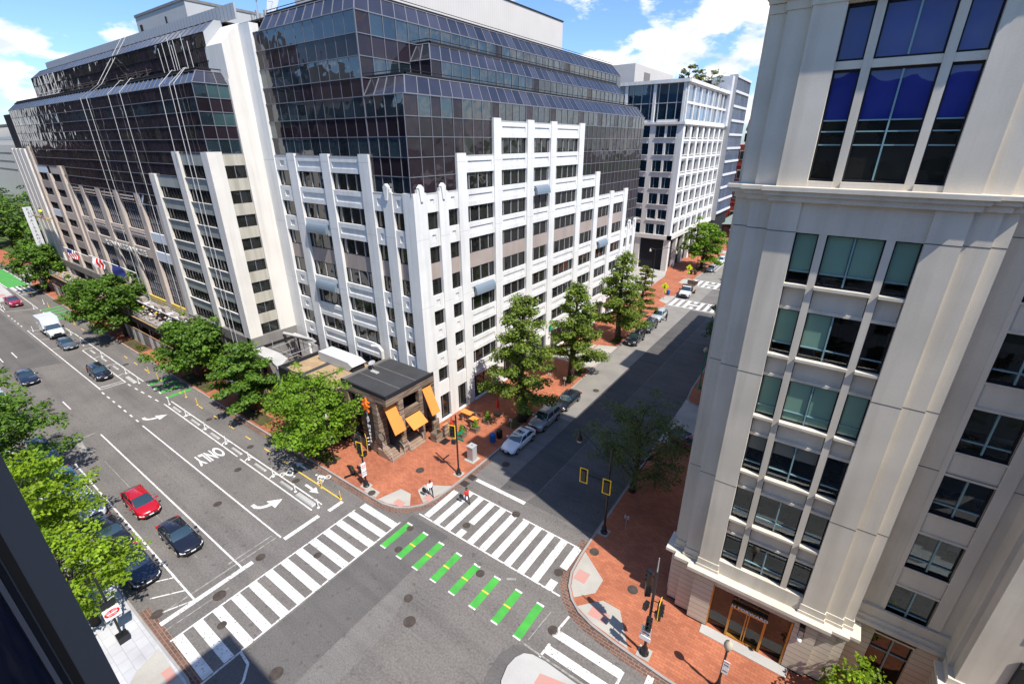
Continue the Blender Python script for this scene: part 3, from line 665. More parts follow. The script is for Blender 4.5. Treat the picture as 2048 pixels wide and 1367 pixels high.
colsB = [(33.30, 34.95, 25.45, 22.1, 0), (36.30, 37.95, 25.45, 22.1, 0), (39.35, 44.12, 28.75, 25.5, 1), (45.45, 50.75, 32.15, 28.9, 1), (52.15, 56.2, 32.15, 28.9, 1), (57.6, 63.95, 32.15, 28.9, 1),
         (65.40, 70.0, 25.40, 22.1, 1), (71.4, 76.0, 22.1, 18.7, 1), (77.35, 81.75, 22.1, 18.7, 1), (83.35, 84.75, 15.5, 11.9, 0), (86.2, 87.4, 15.5, 11.9, 0)]
pilB = [(31.6, 33.30, 25.6, 1), (34.95, 36.30, 25.6, 1), (37.95, 39.35, 29.03, 0), (44.12, 45.45, 32.45, 0), (50.75, 52.15, 32.45, 0), (56.2, 57.6, 32.45, 0), (63.95, 65.4, 32.45, 0), (70.0, 71.4, 25.8, 0), (76.0, 77.35, 22.5, 0), (81.75, 83.35, 22.5, 0), (84.75, 86.2, 16.0, 1), (87.4, 88.7, 16.0, 1)]
colsA = [(-56.2, -53.5, 28.64, 25.5, 1), (-52.05, -47.2, 28.64, 25.5, 1), (-45.85, -40.95, 28.64, 25.5, 1), (-39.45, -37.95, 25.45, 22.1, 0), (-36.6, -35.1, 25.45, 22.1, 0)]
pilA = [(-58.44, -56.2, 41.7, 2), (-53.5, -52.05, 28.95, 0), (-47.2, -45.85, 28.95, 0), (-40.95, -39.45, 28.98, 0), (-37.95, -36.6, 25.6, 1), (-35.1, -33.6, 25.6, 3)]
over = (MB(), MB()); pm = MB(); sp = MB(); br = MB(); jl = MB(); fin = MB(); low = MB()
def spandrel(f, u0, u1, z0, z1, panel=True):
    w = u1-u0
    if not panel: f.box(sp, u0, u1, -.6, -.12, z0, z1, 'white'); return
    m = .34 if w > 3 else w*.34; t = (z1-z0)*.3; k = .055 if w > 3 else .05
    f.box(sp, u0, u0+m, -.6, -.12, z0, z1, 'white'); f.box(sp, u1-m, u1, -.6, -.12, z0, z1, 'white')
    f.box(sp, u0+m, u1-m, -.6, -.12, z0, z0+t, 'white'); f.box(sp, u0+m, u1-m, -.6, -.12, z1-t, z1, 'white'); f.box(sp, u0+m, u1-m, -.6, -.22, z0+t, z1-t, 'white')
for f, cols, pils in ((FB, colsB, pilB), (FA, colsA, pilA)):
    for u0, u1, zt, k in pils:
        if f is FA and k == 3: pass
        d0 = -1.0
        if f is FA and u1 == -33.6: continue
        if f is FB and u0 == 31.6:
            pm.box(-35.1, 31.6, 0, -33.6, 33.30, zt, 'white')
        else: f.box(pm, u0, u1, d0, 0 if k != 2 else .0, 0, zt, 'white')
        for zj in (21.25, 14.3, 7.1, 28.2): 
            if zj < zt-.5: f.box(jl, u0, u1, -.01, .004, zj, zj+.035, 'groove')
        if k in (1, 3):
            uc = (u0+u1)/2 if not (f is FB and u0 == 31.6) else 32.6
            for du in (-.32, .32): f.box(fin, uc+du-.14, uc+du+.14, -.5, .0, zt, zt+.33, 'white')
            p = [(-.13, -.75), (.13, -.75), (.32, .50), (0, .78), (-.32, .50)]
            fr = [f.pt(uc+a, .14, zt+b) for a, b in p]; bk = [f.pt(uc+a, -.25, zt+b) for a, b in p]
            fin.add(fr+bk, [(0, 1, 2, 3, 4), (9, 8, 7, 6, 5)]+[(i, i+5, (i+1) % 5+5, (i+1) % 5) for i in range(5)], 'white')
    for u0, u1, zt, ztopw, wide in cols:
        rows = [z for z in ROWS if z < ztopw]
        spandrel(f, u0, u1, rows[0]+1.7, zt)
        f.box(sp, u0, u1, -.62, -.10, zt-.02, zt+.06, 'groove')
        for zb in rows:
            mu = [u0+.7+1.54*i for i in range(5)] if wide else []
            brown = abs(zb-18.63) < .1
            if f is FB and zb < 6 and wide: pass
            blind = None
            window(f, R, u0, u1, zb, zb+1.7, -.42, mu, 'glassA' if f is FA else 'glass', over=over, mm_='lmull')
            if brown: f.box(br, u0, u1, -.6, -.36, zb-1.69, zb, 'brown')
            elif zb > 5.5: spandrel(f, u0, u1, zb-1.69, zb)
        if f is FB:
            spandrel(f, u0, u1, 3.36, 5.05, wide)
            window(f, R, u0+.05, u1-.05, .25, 3.35, -.35, [u0+.7+1.54*i for i in range(5)] if wide else [u0+.55], 'glass', over=over)
            f.box(sp, u0, u1, -.6, .05, 0, .25, 'white')
        else: f.box(sp, u0, u1, -.6, -.3, 0, 5.05, 'white')
NWINR = NWIN[R.name]
bsplit(pm, 'pilaster', R); bsplit(sp, 'spandrel', R); bsplit(br, 'brown_spandrel', R); bsplit(jl, 'panel_joint', R); bsplit(fin, 'finial', R)
if over[0].v:
    o = tag(over[0].build('window', R), kind='stuff'); tag(over[1].build('frame', o), kind='stuff')
# grey-blue barrel awnings on the spandrels
def awning(f, u0, u1, z, label):
    t = MB(); n = 7; rows = []
    for i in range(n):
        a = math.pi*.62*i/(n-1)-.1
        rows.append([f.pt(u0, .02+.36*math.cos(a*.9), z-.55+.95*math.sin(a*.8)), f.pt(u1, .02+.36*math.cos(a*.9), z-.55+.95*math.sin(a*.8))])
    rows = [[f.pt(u0, 0, z-.62), f.pt(u1, 0, z-.62)]]+rows+[[f.pt(u0, -.05, z+.45), f.pt(u1, -.05, z+.45)]]
    t.grid(rows, 'awn')
    for u in (u0, u1): t.poly([tuple(r[0 if u == u0 else 1]) for r in rows], 'awn')
    o = t.build('barrel_awning'); tag(o, label, 'awning', 'barrel awnings on the white office')
awning(FA, -51.5, -47.7, 21.2, 'grey-blue barrel awning on the shaded face, upper of the two'); awning(FA, -51.5, -47.7, 14.4, 'grey-blue barrel awning on the shaded face, lower of the two')
awning(FB, 40.0, 43.6, 14.4, 'grey-blue barrel awning on the sunlit face, nearest the building corner'); awning(FB, 52.6, 55.8, 24.5, 'grey-blue barrel awning on the sunlit face, highest one'); awning(FB, 72.2, 75.5, 14.4, 'grey-blue barrel awning on the sunlit face, farthest from the corner')
# glass walls
GZ = [15.25, 16.95, 18.65, 20.35, 22.05, 23.75, 25.45, 27.05, 28.75, 30.5, 32.2, 33.95]
def seg(cols, pils):
    s = [(a, b, t, 0) for a, b, t, *_ in cols]+[(a, b, t, 1) for a, b, t, *_ in pils]; return sorted(s)
def lowglassB(a, b):
    for u0, u1, t, isp in seg(colsB, pilB):
        n = max(1, round((u1-u0)/1.5))
        for i in range(n):
            ua, ub = u0+(u1-u0)*i/n, u0+(u1-u0)*(i+1)/n
            for j in range(len(GZ)-1):
                if GZ[j+1] < t-.05: continue
                m = 'cwd' if (j % 2 == 1 or (isp and t > 22 and j < 11)) else ('cw' if j == 10 else ('cw' if j >= 8 and False else 'cwd' if random.random() < .6 else 'glass'))
                if j == 10 and not isp: m = 'cw'
                pane(a, FB, ua, ub, -.30, GZ[j], GZ[j+1], m, .010)
            FB.box(b, ua-.03, ua+.03, -.30, -.24, max(t-.3, 15.3), 33.9, 'mull')
    for z in GZ[1:]:
        for u0, u1, t, isp in seg(colsB, pilB):
            if z > t: FB.box(b, u0, u1, -.30, -.225, z-.035, z+.035, 'mull')
glass_part(R, 'street_glass_wall', lowglassB)
def lowglassA(a, b):
    X0, X1 = -39.4, -33.9; Y = 31.9
    f = Face('y-', Y)
    for u0, u1, t in ((-39.4, -37.95, 25.4), (-37.95, -36.6, 25.4), (-36.6, -35.1, 25.4), (-35.1, -33.9, 25.4)):
        for j in range(len(GZ)-1):
            if GZ[j+1] < t: continue
            pane(a, f, u0, u1, 0, GZ[j], GZ[j+1], 'cwd' if j % 2 else 'cw', .012)
        f.box(b, u0-.03, u0+.03, 0, .06, 25.3, 33.95, 'mull')
    for z in GZ[6:]: f.box(b, X0, X1, 0, .075, z-.035, z+.035, 'mull')
    GZ2 = [28.75, 30.5, 32.2, 33.95, 35.5, 37.25, 39.0, 40.75]
    n = 10
    for i in range(n):
        ua = -55.1+15.7*i/n; ub = -55.1+15.7*(i+1)/n
        for j in range(7): pane(a, f, ua, ub, 0, GZ2[j], GZ2[j+1], 'cwd' if j % 2 else 'cw', .012)
        f.box(b, ua-.03, ua+.03, 0, .02, 28.6, 40.75, 'mull')
    f.box(b, -39.45, -39.33, 0, .07, 28.6, 40.75, 'mull')
    for z in GZ2: f.box(b, -56.4, -39.4, 0, .075, z-.035, z+.035, 'mull')
    for j in range(7): pane(a, f, -56.35, -55.1, 0, GZ2[j], GZ2[j+1], 'blind2' if j % 3 == 1 else 'cwd', .012)
glass_part(R, 'side_glass_wall', lowglassA)
def tallB(a, b):
    f = Face('x+', -39.4); zs = [33.95, 35.5, 37.25, 39.0, 40.75]
    n = 37; U0, U1 = 31.9, 89.4
    for i in range(n):
        ua = U0+(U1-U0)*i/n; ub = U0+(U1-U0)*(i+1)/n
        for j in range(4):
            if j < 3 and ua > 44: continue
            pane(a, f, ua, ub, 0, zs[j], zs[j+1], 'cwd' if j in (0, 2) or i in (0, 13, 24) else 'cw', .010)
        f.box(b, ua-.03, ua+.03, 0, .06, 39.0 if ua > 44 else 34.0, 40.75, 'mull')
    for z in zs: f.box(b, U0, 44 if z < 39 else U1, 0, .075, z-.035, z+.035, 'mull')
    f = Face('x+', -36.6); U0, U1 = 38.1, 85.0; n = 31; zs = [35.5, 37.35]
    for i in range(n):
        ua = U0+(U1-U0)*i/n; ub = U0+(U1-U0)*(i+1)/n
        pane(a, f, ua, ub, 0, 35.5, 37.4, 'cwd' if i in (0, 12, 22) else 'cw', .010); f.box(b, ua-.03, ua+.03, 0, .06, 35.5, 37.4, 'mull')
    f = Face('y-', 38.1)
    for i in range(2): pane(a, f, -39.4+1.4*i, -38+1.4*i, 0, 35.5, 37.4, 'cwd', .01); f.box(b, -39.4+1.4*i-.03, -39.4+1.4*i+.03, 0, .06, 35.5, 37.4, 'mull')
glass_part(R, 'upper_glass_wall', tallB)
def hip(nm, x0, y0, z0, x1, y1, z1, xin, yend, yend1, xw, n1, n2):
    def fn(a, b):
        mt = lambda i, j: 'slope'
        curtain(a, b, (x0, y0, z0), (x0, yend, z0), (x1, yend1, z1), (x1, y1, z1), n1, 1, 'slope')
        curtain(a, b, (xw, y0, z0), (x0, y0, z0), (x1, y1, z1), (xw, y1, z1), n2, 1, 'slope')
    glass_part(R, nm, fn)
    t = MB()  # dark parapet rail above the slope
    t.box(x1-.35, y1+.05, z1-.05, x1-.1, yend1, z1+.28, 'winframe'); t.box(xw, y1+.1, z1-.05, x1-.1, y1+.35, z1+.28, 'winframe')
    for zz_ in (.5,): 
        t.tube([(x1-.2, y1+.2, z1+zz_), (x1-.2, yend1, z1+zz_)], .035, 'winframe', 6); t.tube([(xw, y1+.2, z1+zz_), (x1-.2, y1+.2, z1+zz_)], .035, 'winframe', 6)
    bsplit(t, 'parapet_rail', R)
hip('lower_sloped_glass', -33.9, 31.9, 33.95, -35.0, 33.0, 35.5, 0, 88.6, 87.6, -39.4, 37, 4)
hip('middle_sloped_glass', -36.6, 38.1, 37.4, -37.7, 39.2, 38.95, 0, 85.0, 84.2, -39.4, 31, 2)
hip('upper_sloped_glass', -39.4, 31.9, 40.75, -40.5, 33.0, 42.3, 0, 89.4, 88.3, -55.1, 37, 10)
t = MB(); t.poly([(-33.9, 88.6, 20), (-39.4, 88.6, 20), (-39.4, 87.6, 35.5), (-35, 87.6, 35.5), (-33.9, 88.6, 33.95)], 'slope'); t.poly([(-39.4, 89.4, 33), (-60, 89.4, 33), (-60, 88.3, 42.3), (-40.5, 88.3, 42.3), (-39.4, 89.4, 40.75)], 'slope')
t.poly([(-36.6, 85, 35), (-39.4, 85, 35), (-39.4, 84.2, 38.95), (-37.7, 84.2, 38.95), (-36.6, 85, 37.4)], 'slope'); t.build('end_wall', R)
t = MB(); t.box(-60, 40, 42.25, -44.5, 77.0, 47.6, 'siding'); t.box(-60.05, 39.9, 47.6, -44.4, 77.1, 47.75, 'winframe'); t.build('rooftop_penthouse', R)
t = MB()
for y, w in ((50, .5), (58, .35), (63, .3)): t.box(-43.6, y, 42.2, -43.2, y+w, 43.3, 'winframe')
t.build('roof_vent', R)
# tall white fin at the meeting with the hotel: slanted head
t = MB()
prof = [(29.5, 0), (29.5, 39.75), (31.5, 41.8), (36, 41.8), (36, 0)]
R2 = thing('hotel_building', 'hotel block with white and tan facade, black glass top and work ropes hanging down', 'building', (-100, 26, 0))
vs = [(x, y, max(z, 7.2)) for x in (-62.3, -58.44) for y, z in prof]
t.add(vs, [(0, 1, 2, 3, 4), (9, 8, 7, 6, 5)]+[(i, i+5, (i+1) % 5+5, (i+1) % 5) for i in range(5)], 'cream'); t.build('slanted_fin', R2)

# ================================================================ hotel
FH = Face('y-', 25.43); FS = Face('x+', -58.44)
core = MB(); core.box(-144, 26.2, 0, -59.3, 60, 35.3, 'winframe'); core.box(-131, 30.2, 35.3, -62, 60, 41.0, 'winframe'); bsplit(core, 'blocking_core', R2)  # solid core added inside the hotel as a light block
t = MB(); t.box(-135, 26.7, 37.0, -60, 31, 37.1, 'roof'); t.box(-130, 31.3, 42.4, -62, 60, 42.5, 'roof'); bsplit(t, 'roof', R2)
over = (MB(), MB()); pm = MB(); sp = MB(); pn = MB(); bs = MB(); yb = MB(); tp = MB()
HR = [26.26, 23.50, 20.80, 18.10, 15.42, 12.72, 10.02, 7.32]
# right-hand bay (white) and its side towards the corner
for u0, u1, zt in ((-59.93, -58.46, 29.10), (-67.43, -65.93, 29.12), (-75.9, -74.3, 26.42)): FH.box(pm, u0, u1, -1, .0, 7.25, zt, 'cream')
FS.box(pm, 25.425, 27.02, -.9, .0, 7.25, 29.12, 'cream'); FS.box(pm, 29.4, 31.58, -.9, .004, 7.25, 36.4, 'cream')
for u0, u1, zt in ((-65.93, -59.93, 28.9), (-74.3, -67.43, 26.2)):
    rows = [z for z in HR if z+1.4 < zt]
    FH.box(sp, u0, u1, -.6, -.3, rows[0]+1.4, zt, 'greysp')
    for z in rows:
        window(FH, R2, u0, u1, z, z+1.4, -.5, [u0+.9*i for i in range(1, 8)], 'glassA', over=over, mm_='winframe')
        if z > 8: FH.box(sp, u0, u1, -.6, -.3, z-1.3, z, 'greysp'); FH.box(sp, u0, u1, -.35, -.18, z-.07, z+.02, 'cream')
rows = HR; FS.box(sp, 27.02, 29.4, -.6, -.25, 27.66, 28.9, 'creamd')
for z in rows:
    window(FS, R2, 27.02, 29.4, z, z+1.4, -.4, [28.2], 'glass', over=over, mm_='mull')
    if z > 8: FS.box(sp, 27.02, 29.4, -.6, -.2, z-1.3, z, 'creamd')
# centre bay (tan)
for u0, u1, zt in ((-77.4, -76.6, 22.3), (-84.3, -82.6, 23.5), (-92.6, -90.8, 23.5), (-100.7, -98.7, 23.5), (-108.5, -106.8, 23.5), (-116.2, -113.0, 23.5)): FH.box(pm, u0, u1, -1, -.25, 5.5, zt, 'tanp')
FH.box(pm, -76.6, -75.9, -1, -.2, 7.3, 26.4, 'tanp')
for k, (u0, u1) in enumerate(((-82.6, -77.4), (-90.8, -84.3), (-98.7, -92.6), (-106.8, -100.7), (-113.0, -108.5))):
    pm_ = 'paleblue' if k == 0 else 'tanp'
    for z0, z1 in ((22.1, 23.45), (16.8, 18.15), (14.0, 15.4)):
        FH.box(pn, u0, u1, -.6, -.33, z0, z1, pm_)
        if k and z0 != 14.0: FH.box(pn, u0+.7, u1-.7, -.35, -.27, z0+.35, z0+.55, pm_); FH.box(pn, u0+.7, u1-.7, -.35, -.27, z1-.55, z1-.35, pm_)
    for z0, z1 in ((18.15, 22.1), (15.4, 16.8), (7.3, 14.0)):
        rw = [z for z in (20.9, 19.5) if z0 < z < z1] if z1 > 17 else [z for z in (12.6, 11.2, 9.8, 8.5) if z0 < z < z1]
        window(FH, R2, u0, u1, z0, z1, -.75, [u0+.88*i for i in range(1, 8)], 'glassA', over=over, rows=rw, mm_='mull')
    if k < 4: FH.box(yb, u0, u1, -.6, -.25, 6.2, 7.3, 'yband')
    FH.box(bs, u0, u1, -.8, -.5, 3.5, 6.2, 'glassA')
# left bays
for u0, u1, zt in ((-116.2, -114.5, 26.4), (-124.2, -122.4, 24.9), (-132.3, -130.8, 29.6)): FH.box(pm, u0, u1, -1, .0, 7.25, zt, 'tanp')
for u0, u1, zt in ((-122.4, -116.2, 26.1), (-130.8, -124.2, 26.1)):
    for z in HR:
        if z > 25: continue
        window(FH, R2, u0, u1, z, z+1.4, -.5, [u0+.9*i for i in range(1, 7)], 'glassA', over=over, mm_='winframe')
        mm_ = {18: 'tanp'}.get(int(z), None) or ('brown' if int(z) in (20, 10) else 'paleblue' if (u0 < -124 and int(z) in (23, 15)) else 'tanp')
        FH.box(sp, u0, u1, -.6, -.3, z+1.4, z+2.74, mm_)
for i, u0 in enumerate((-135.6, -138.9, -142.0, -145.0)):
    FH.box(pm, u0, u0+1.5, -1, -.0, 3, 29.15, 'cream')
    if i < 4:
        u1 = u0+3.3
        FH.box(pn, u0+1.5, u1, -.5, -.25, 27.6, 29.1, 'tarp')
        for z in HR:
            window(FH, R2, u0+1.5, u1, z, z+1.4, -.4, [], 'glassA', over=over)
            FH.box(sp, u0+1.5, u1, -.6, -.28, z-1.3, z, 'paleblue' if int(z) % 3 == 0 else 'cream')
t = MB(); t.box(-145, 25.5, 0, -136, 45, 29, 'cream'); t.build('end_block', R2)
# base band and ground storey
FH.box(bs, -76, -58.44, -.9, .06, 5.95, 7.25, 'greyst'); FS.box(bs, 25.37, 31.6, -.9, .06, 5.95, 7.25, 'greyst'); FH.box(bs, -146, -113, -.9, .06, 5.95, 7.25, 'greyst')
for u in (-59.5, -66.7, -75.1, -115, -123, -131.5, -138, -144): FH.box(bs, u-.7, u+.7, -.8, .0, 0, 5.95, 'greyst')
FH.box(bs, -146, -58.6, -1.2, -.85, 0, 5.95, 'glass'); FS.box(bs, 26.0, 31.5, -.5, -.3, 0, 5.95, 'greyst')
bsplit(pm, 'pilaster', R2); bsplit(sp, 'spandrel', R2); bsplit(pn, 'facade_panel', R2); bsplit(bs, 'base_storey', R2); bsplit(yb, 'yellow_sheathing', R2)
if over[0].v:
    o = tag(over[0].build('window', R2), kind='stuff'); tag(over[1].build('frame', o), kind='stuff')
def hglass(a, b):
    f = Face('y-', 25.75); zs = [22.2, 23.55, 24.95, 26.3, 27.7, 29.05, 30.4, 31.75, 33.1, 34.45, 35.8]
    X0, X1 = -136.3, -58.7; n = 56
    for i in range(n):
        ua = X0+(X1-X0)*i/n; ub = X0+(X1-X0)*(i+1)/n
        for j in range(len(zs)-1):
            uc = (ua+ub)/2
            lim = 28.6 if uc > -66 else 26.0 if uc > -75.5 else 23.4 if uc > -114 else 25.0 if uc > -131 else 29
            if zs[j+1] < lim: continue
            pane(a, f, ua, ub, 0, zs[j], zs[j+1], 'cwd' if j % 2 or random.random() < .45 else 'glassA' if j < 8 else 'cw', .012)
        if i % 1 == 0: f.box(b, ua-.03, ua+.03, 0, .012, 23.2 if -114 < ua < -75 else 28, 35.8, 'winframe')
    for z in zs[1:]: f.box(b, X0 if z > 29 else (-130 if z > 24 else -113), X1 if z > 28.6 else (-66 if z > 26.2 else -76), 0, .07, z-.035, z+.035, 'mull')
    f = Face('x+', -58.75); zs = [28.9, 30.4, 31.75, 33.1, 34.45, 35.8]
    for i, (ua, ub) in enumerate(((25.75, 27.1), (27.1, 28.25), (28.25, 29.5))):
        for j in range(5): pane(a, f, ua, ub, 0, zs[j], zs[j+1], 'tealg' if (i > 0 and j in (2, 4)) else 'cwd' if j % 2 else 'cw', .01)
        f.box(b, ua-.03, ua+.03, 0, .06, 28.9, 35.8, 'mull')
    for z in zs: f.box(b, 25.75, 29.5, 0, .075, z-.035, z+.035, 'mull')
glass_part(R2, 'street_glass_wall', hglass)
def hslope(a, b):
    curtain(a, b, (-136.3, 25.75, 35.8), (-58.7, 25.75, 35.8), (-59.9, 26.9, 37.05), (-135.0, 26.9, 37.05), 56, 1, 'slope')
    curtain(a, b, (-58.7, 25.75, 35.8), (-58.7, 29.5, 35.8), (-59.9, 29.5, 37.05), (-59.9, 26.9, 37.05), 3, 1, 'slope')
glass_part(R2, 'lower_sloped_glass', hslope)
def hup(a, b):
    f = Face('y-', 29.5); X0, X1 = -131, -62; n = 46; zs = [37.05, 38.4, 39.75, 41.1]
    for i in range(n):
        ua = X0+(X1-X0)*i/n; ub = X0+(X1-X0)*(i+1)/n
        for j in range(3): pane(a, f, ua, ub, 0, zs[j], zs[j+1], 'cwd' if j < 2 or random.random() < .3 else 'glassA', .02)
        f.box(b, ua-.03, ua+.03, 0, .012, 37.05, 41.1, 'winframe')
    for z in zs: f.box(b, X0, X1, 0, .07, z-.035, z+.035, 'winframe')
    curtain(a, b, (X0, 29.5, 41.1), (X1+.1, 29.5, 41.1), (X1+.1, 30.9, 42.4), (X0+1, 30.9, 42.4), n, 1, 'slope')
glass_part(R2, 'upper_glass_wall', hup)
t = MB(); t.box(-128, 31.6, 42.3, -58.5, 31.8, 43.7, 'corr'); t.box(-112, 36, 42.3, -70, 36.2, 44.0, 'siding2'); bsplit(t, 'roof_screen', R2)
t = MB(); t.box(-106, 40, 42.4, -87.5, 52, 49.4, 'siding2'); t.box(-106.1, 39.9, 49.4, -87.4, 52.1, 49.75, 'greyst'); t.box(-104.6, 39.85, 46.8, -103.9, 40, 48.2, 'winframe'); t.box(-94.6, 39.8, 44.5, -94.4, 40, 48.2, 'winframe'); t.build('rooftop_penthouse', R2)
t = MB(); t.poly([(-61.85, 29.5, 37), (-61.85, 31.7, 37), (-61.85, 31.7, 42.45), (-61.85, 30.9, 42.4), (-61.85, 29.5, 41.1)], 'corr'); t.build('end_cap', R2)
t = MB(); t.tube([(-134.8, 27.1, 37.35), (-59.9, 27.1, 37.35), (-59.9, 29.6, 37.35)], .06, 'winframe', 6); t.box(-135, 26.95, 37.0, -59.9, 27.15, 37.25, 'winframe'); bsplit(t, 'parapet_rail', R2)
# letters on the hotel front band and its vertical banner
FHs = [('R', -112.0), ('E', -109.2), ('N', -106.4), ('A', -103.6), ('I', -101.2), ('S', -98.8), ('S', -96.2), ('A', -93.6), ('N', -91.0), ('C', -88.4), ('E', -85.8)]
text_mesh('RENAISSANCE', basis((-94.2, 25.35, 14.65), (1, 0, 0), (0, 0, 1)), 'concw', 'sign_lettering', R2, 1.2, .10, .02, 2.3)
t = MB(); t.box(-146.6, 24.0, 8.5, -146.4, 25.4, 17.4, 'tarp'); Bn = t.build('vertical_banner'); tag(Bn, 'tall white vertical hotel banner projecting from the far left end of the facade', 'banner')
for i, ch in enumerate('RENAISSANCE'): text_mesh(ch, basis((-146.38, 24.7, 16.9-i*.78), (0, 1, 0), (0, 0, 1)), 'awn', 'letter', Bn, .7, .01, .02)

# ================================================================ tap house on the corner
T = thing('tap_house', 'small weathered timber tap house with flat black roof and orange awnings at the office corner', 'building', (-36, 28, 0))
x0, x1, y0, y1 = -39.55, -32.65, 24.95, 31.55
t = MB(); t.box(x0+.15, y0+.15, 7.2, x1-.15, y1, 7.32, 'roof')
for y in (27.2, 29.4): t.box(x0+.15, y, 7.32, x1-.15, y+.06, 7.335, 'greyst')
t.box(x0, y0, 7.15, x1, y0+.15, 7.55, 'winframe'); t.box(x1-.15, y0+.15, 7.15, x1, y1, 7.55, 'winframe'); t.box(x0, y0+.15, 7.15, x0+.15, y1, 7.55, 'greyst'); bsplit(t, 'roof', T)
w = MB()
w.box(x0, y0, 6.45, x1, y0+.35, 7.15, 'wood'); w.box(x1-.35, y0+.35, 6.45, x1, y1, 7.15, 'wood'); w.box(x0, y0+.35, 6.45, x0+.35, y1, 7.15, 'wood')
w.box(x0, y0, 0, x0+.9, y0+.6, 6.45, 'wood'); w.box(-36.95, y0+.05, 0, -36.2, y0+.5, 6.45, 'wood'); w.box(-35.6, y0, 0, -34.2, y0+1.1, 6.45, 'wood')
w.box(x1-.55, 26.5, 0, x1-.02, 27.1, 6.45, 'wood'); w.box(x1-.55, 29.25, 0, x1-.02, 29.75, 6.45, 'wood'); w.box(x1-.9, y1-.55, 0, x1-.03, y1, 6.45, 'wood')
w.box(x1-.45, 27.1, 4.1, x1-.1, 29.25, 4.9, 'wood'); w.box(x0, y0+.6, 0, x0+.3, y1, 6.45, 'wood'); w.box(-34.6, 26.1, 0, -34.2, 29.0, 4.2, 'wood'); w.box(-36.2, y0+.1, 0, -35.6, y0+.4, 1.0, 'greyst'); w.box(x0+.9, y0+.05, 0, -36.95, y0+.4, 1.1, 'greyst')
w.box(x0+.9, y0+.1, 4.3, -35.6, y0+.45, 4.8, 'wood')
bsplit(w, 'timber_wall', T)
t = MB(); t.box(x0+.9, y0+.5, 1.1, -35.6, y0+.56, 6.45, 'glass'); t.box(-34.9, y0+1.1, 0, -34.85, y1, 6.45, 'winframe'); t.box(-35, y0+1.1, 0, x1-.1, y0+1.15, 4, 'winframe'); t.build('window', T)
def slab(mb, pts, th, m):
    p = [Vector(q) for q in pts]; n = (p[1]-p[0]).cross(p[3]-p[0]).normalized()*th; q = [a+n for a in p]
    mb.add(p+q, [(3, 2, 1, 0), (4, 5, 6, 7), (0, 1, 5, 4), (1, 2, 6, 5), (2, 3, 7, 6), (3, 0, 4, 7)], m)
for (ya, yb, zt, zb, dx, nm) in ((25.15, 26.6, 6.1, 3.3, 1.35, 'left'), (27.15, 29.2, 3.95, 3.0, 1.2, 'low'), (29.8, 31.0, 6.2, 3.4, 1.25, 'right')):
    t = MB(); xw = x1-.1 if nm != 'left' else -33.4
    slab(t, [(xw+.0, ya, zt), (xw+dx, ya, zb), (xw+dx, yb, zb), (xw+.0, yb, zt)], .05, 'orange')
    tag(t.build('canvas_awning', T), {'left': 'sloped orange awning at the corner steps', 'low': 'small orange awning over the middle bay', 'right': 'steep orange awning beside the white wall'}[nm])
t = MB()   # corner stairs, two flights
for i in range(5):
    t.box(-34.2, 25.0+.0, KH, -32.6+(-.0)-i*.0, 25.0, KH, 'stepw')
for i in range(5):
    t.box(-34.6, 24.75, KH+i*.17, -32.45-.28*i, 26.5, KH+(i+1)*.17, 'stepw'); t.box(-34.0, 27.15, KH+i*.17, -32.2-.28*i, 29.2, KH+(i+1)*.17, 'stepw')
bsplit(t, 'front_steps', T)
t = MB()
for y in (24.8, 26.45, 27.2, 29.15): t.tube([(-32.4, y, KH), (-32.4, y, 1.1), (-33.7, y, 1.95), (-33.7, y, 1)], .035, 'lmull', 6)
bsplit(t, 'handrail', T)
t = MB(); c = (-33.75, 24.72)
t.add([(c[0]+.45*math.cos(a*.5236), 24.85, 2.7+.45*math.sin(a*.5236)) for a in range(12)]+[(c[0]+.45*math.cos(a*.5236), 24.75, 2.7+.45*math.sin(a*.5236)) for a in range(12)], [tuple(range(12)), tuple(range(12, 24))[::-1]]+[(i, (i+1) % 12, 12+(i+1) % 12, 12+i) for i in range(12)], 'dome')
t.tube([(c[0]+.5*math.cos(a*.5236), 24.8, 2.7+.5*math.sin(a*.5236)) for a in range(13)], .06, 'black', 6, cap=False); t.build('round_sign', T)
# blade sign with star
B = thing('blade_sign', 'vertical black blade sign lettered TAP HOUSE under an orange star on the timber building', 'sign', (-35.9, 24.4, 0))
t = MB(); t.box(-36.0, 24.45, 1.9, -35.8, 24.85, 5.9, 'black'); t.box(-36.25, 24.35, 2.0, -35.6, 24.45, 5.8, 'black'); t.build('panel', B)
t = MB(); st = [(-35.92+(.62 if i % 2 == 0 else .28)*math.sin(i*math.pi/5), 6.05+(.62 if i % 2 == 0 else .28)*math.cos(i*math.pi/5)) for i in range(10)]
for dx, dz, dy in ((0, 0, 0), (-.45, .12, .35)):
    f_ = [(x+dx, 24.22+dy, z+dz) for x, z in st]; b_ = [(x+dx, 24.38+dy, z+dz) for x, z in st]
    t.add(f_+b_, [tuple(range(10))[::-1], tuple(range(10, 20))]+[(i, (i+1) % 10, 10+(i+1) % 10, 10+i) for i in range(10)], 'logo')
t.build('star_emblem', B)
for i, (ch, sz) in enumerate((('T', .50), ('A', .5), ('P', .5), ('H', .5), ('o', .46), ('u', .46), ('s', .46), ('e', .46))): text_mesh(ch, basis((-35.92, 24.33, 5.2-i*.42-(.2 if i > 2 else 0)), (1, 0, 0), (0, 0, 1)), 'signw', 'letter', B, sz*1.2, .012, .02)
B.location.x += 1.0
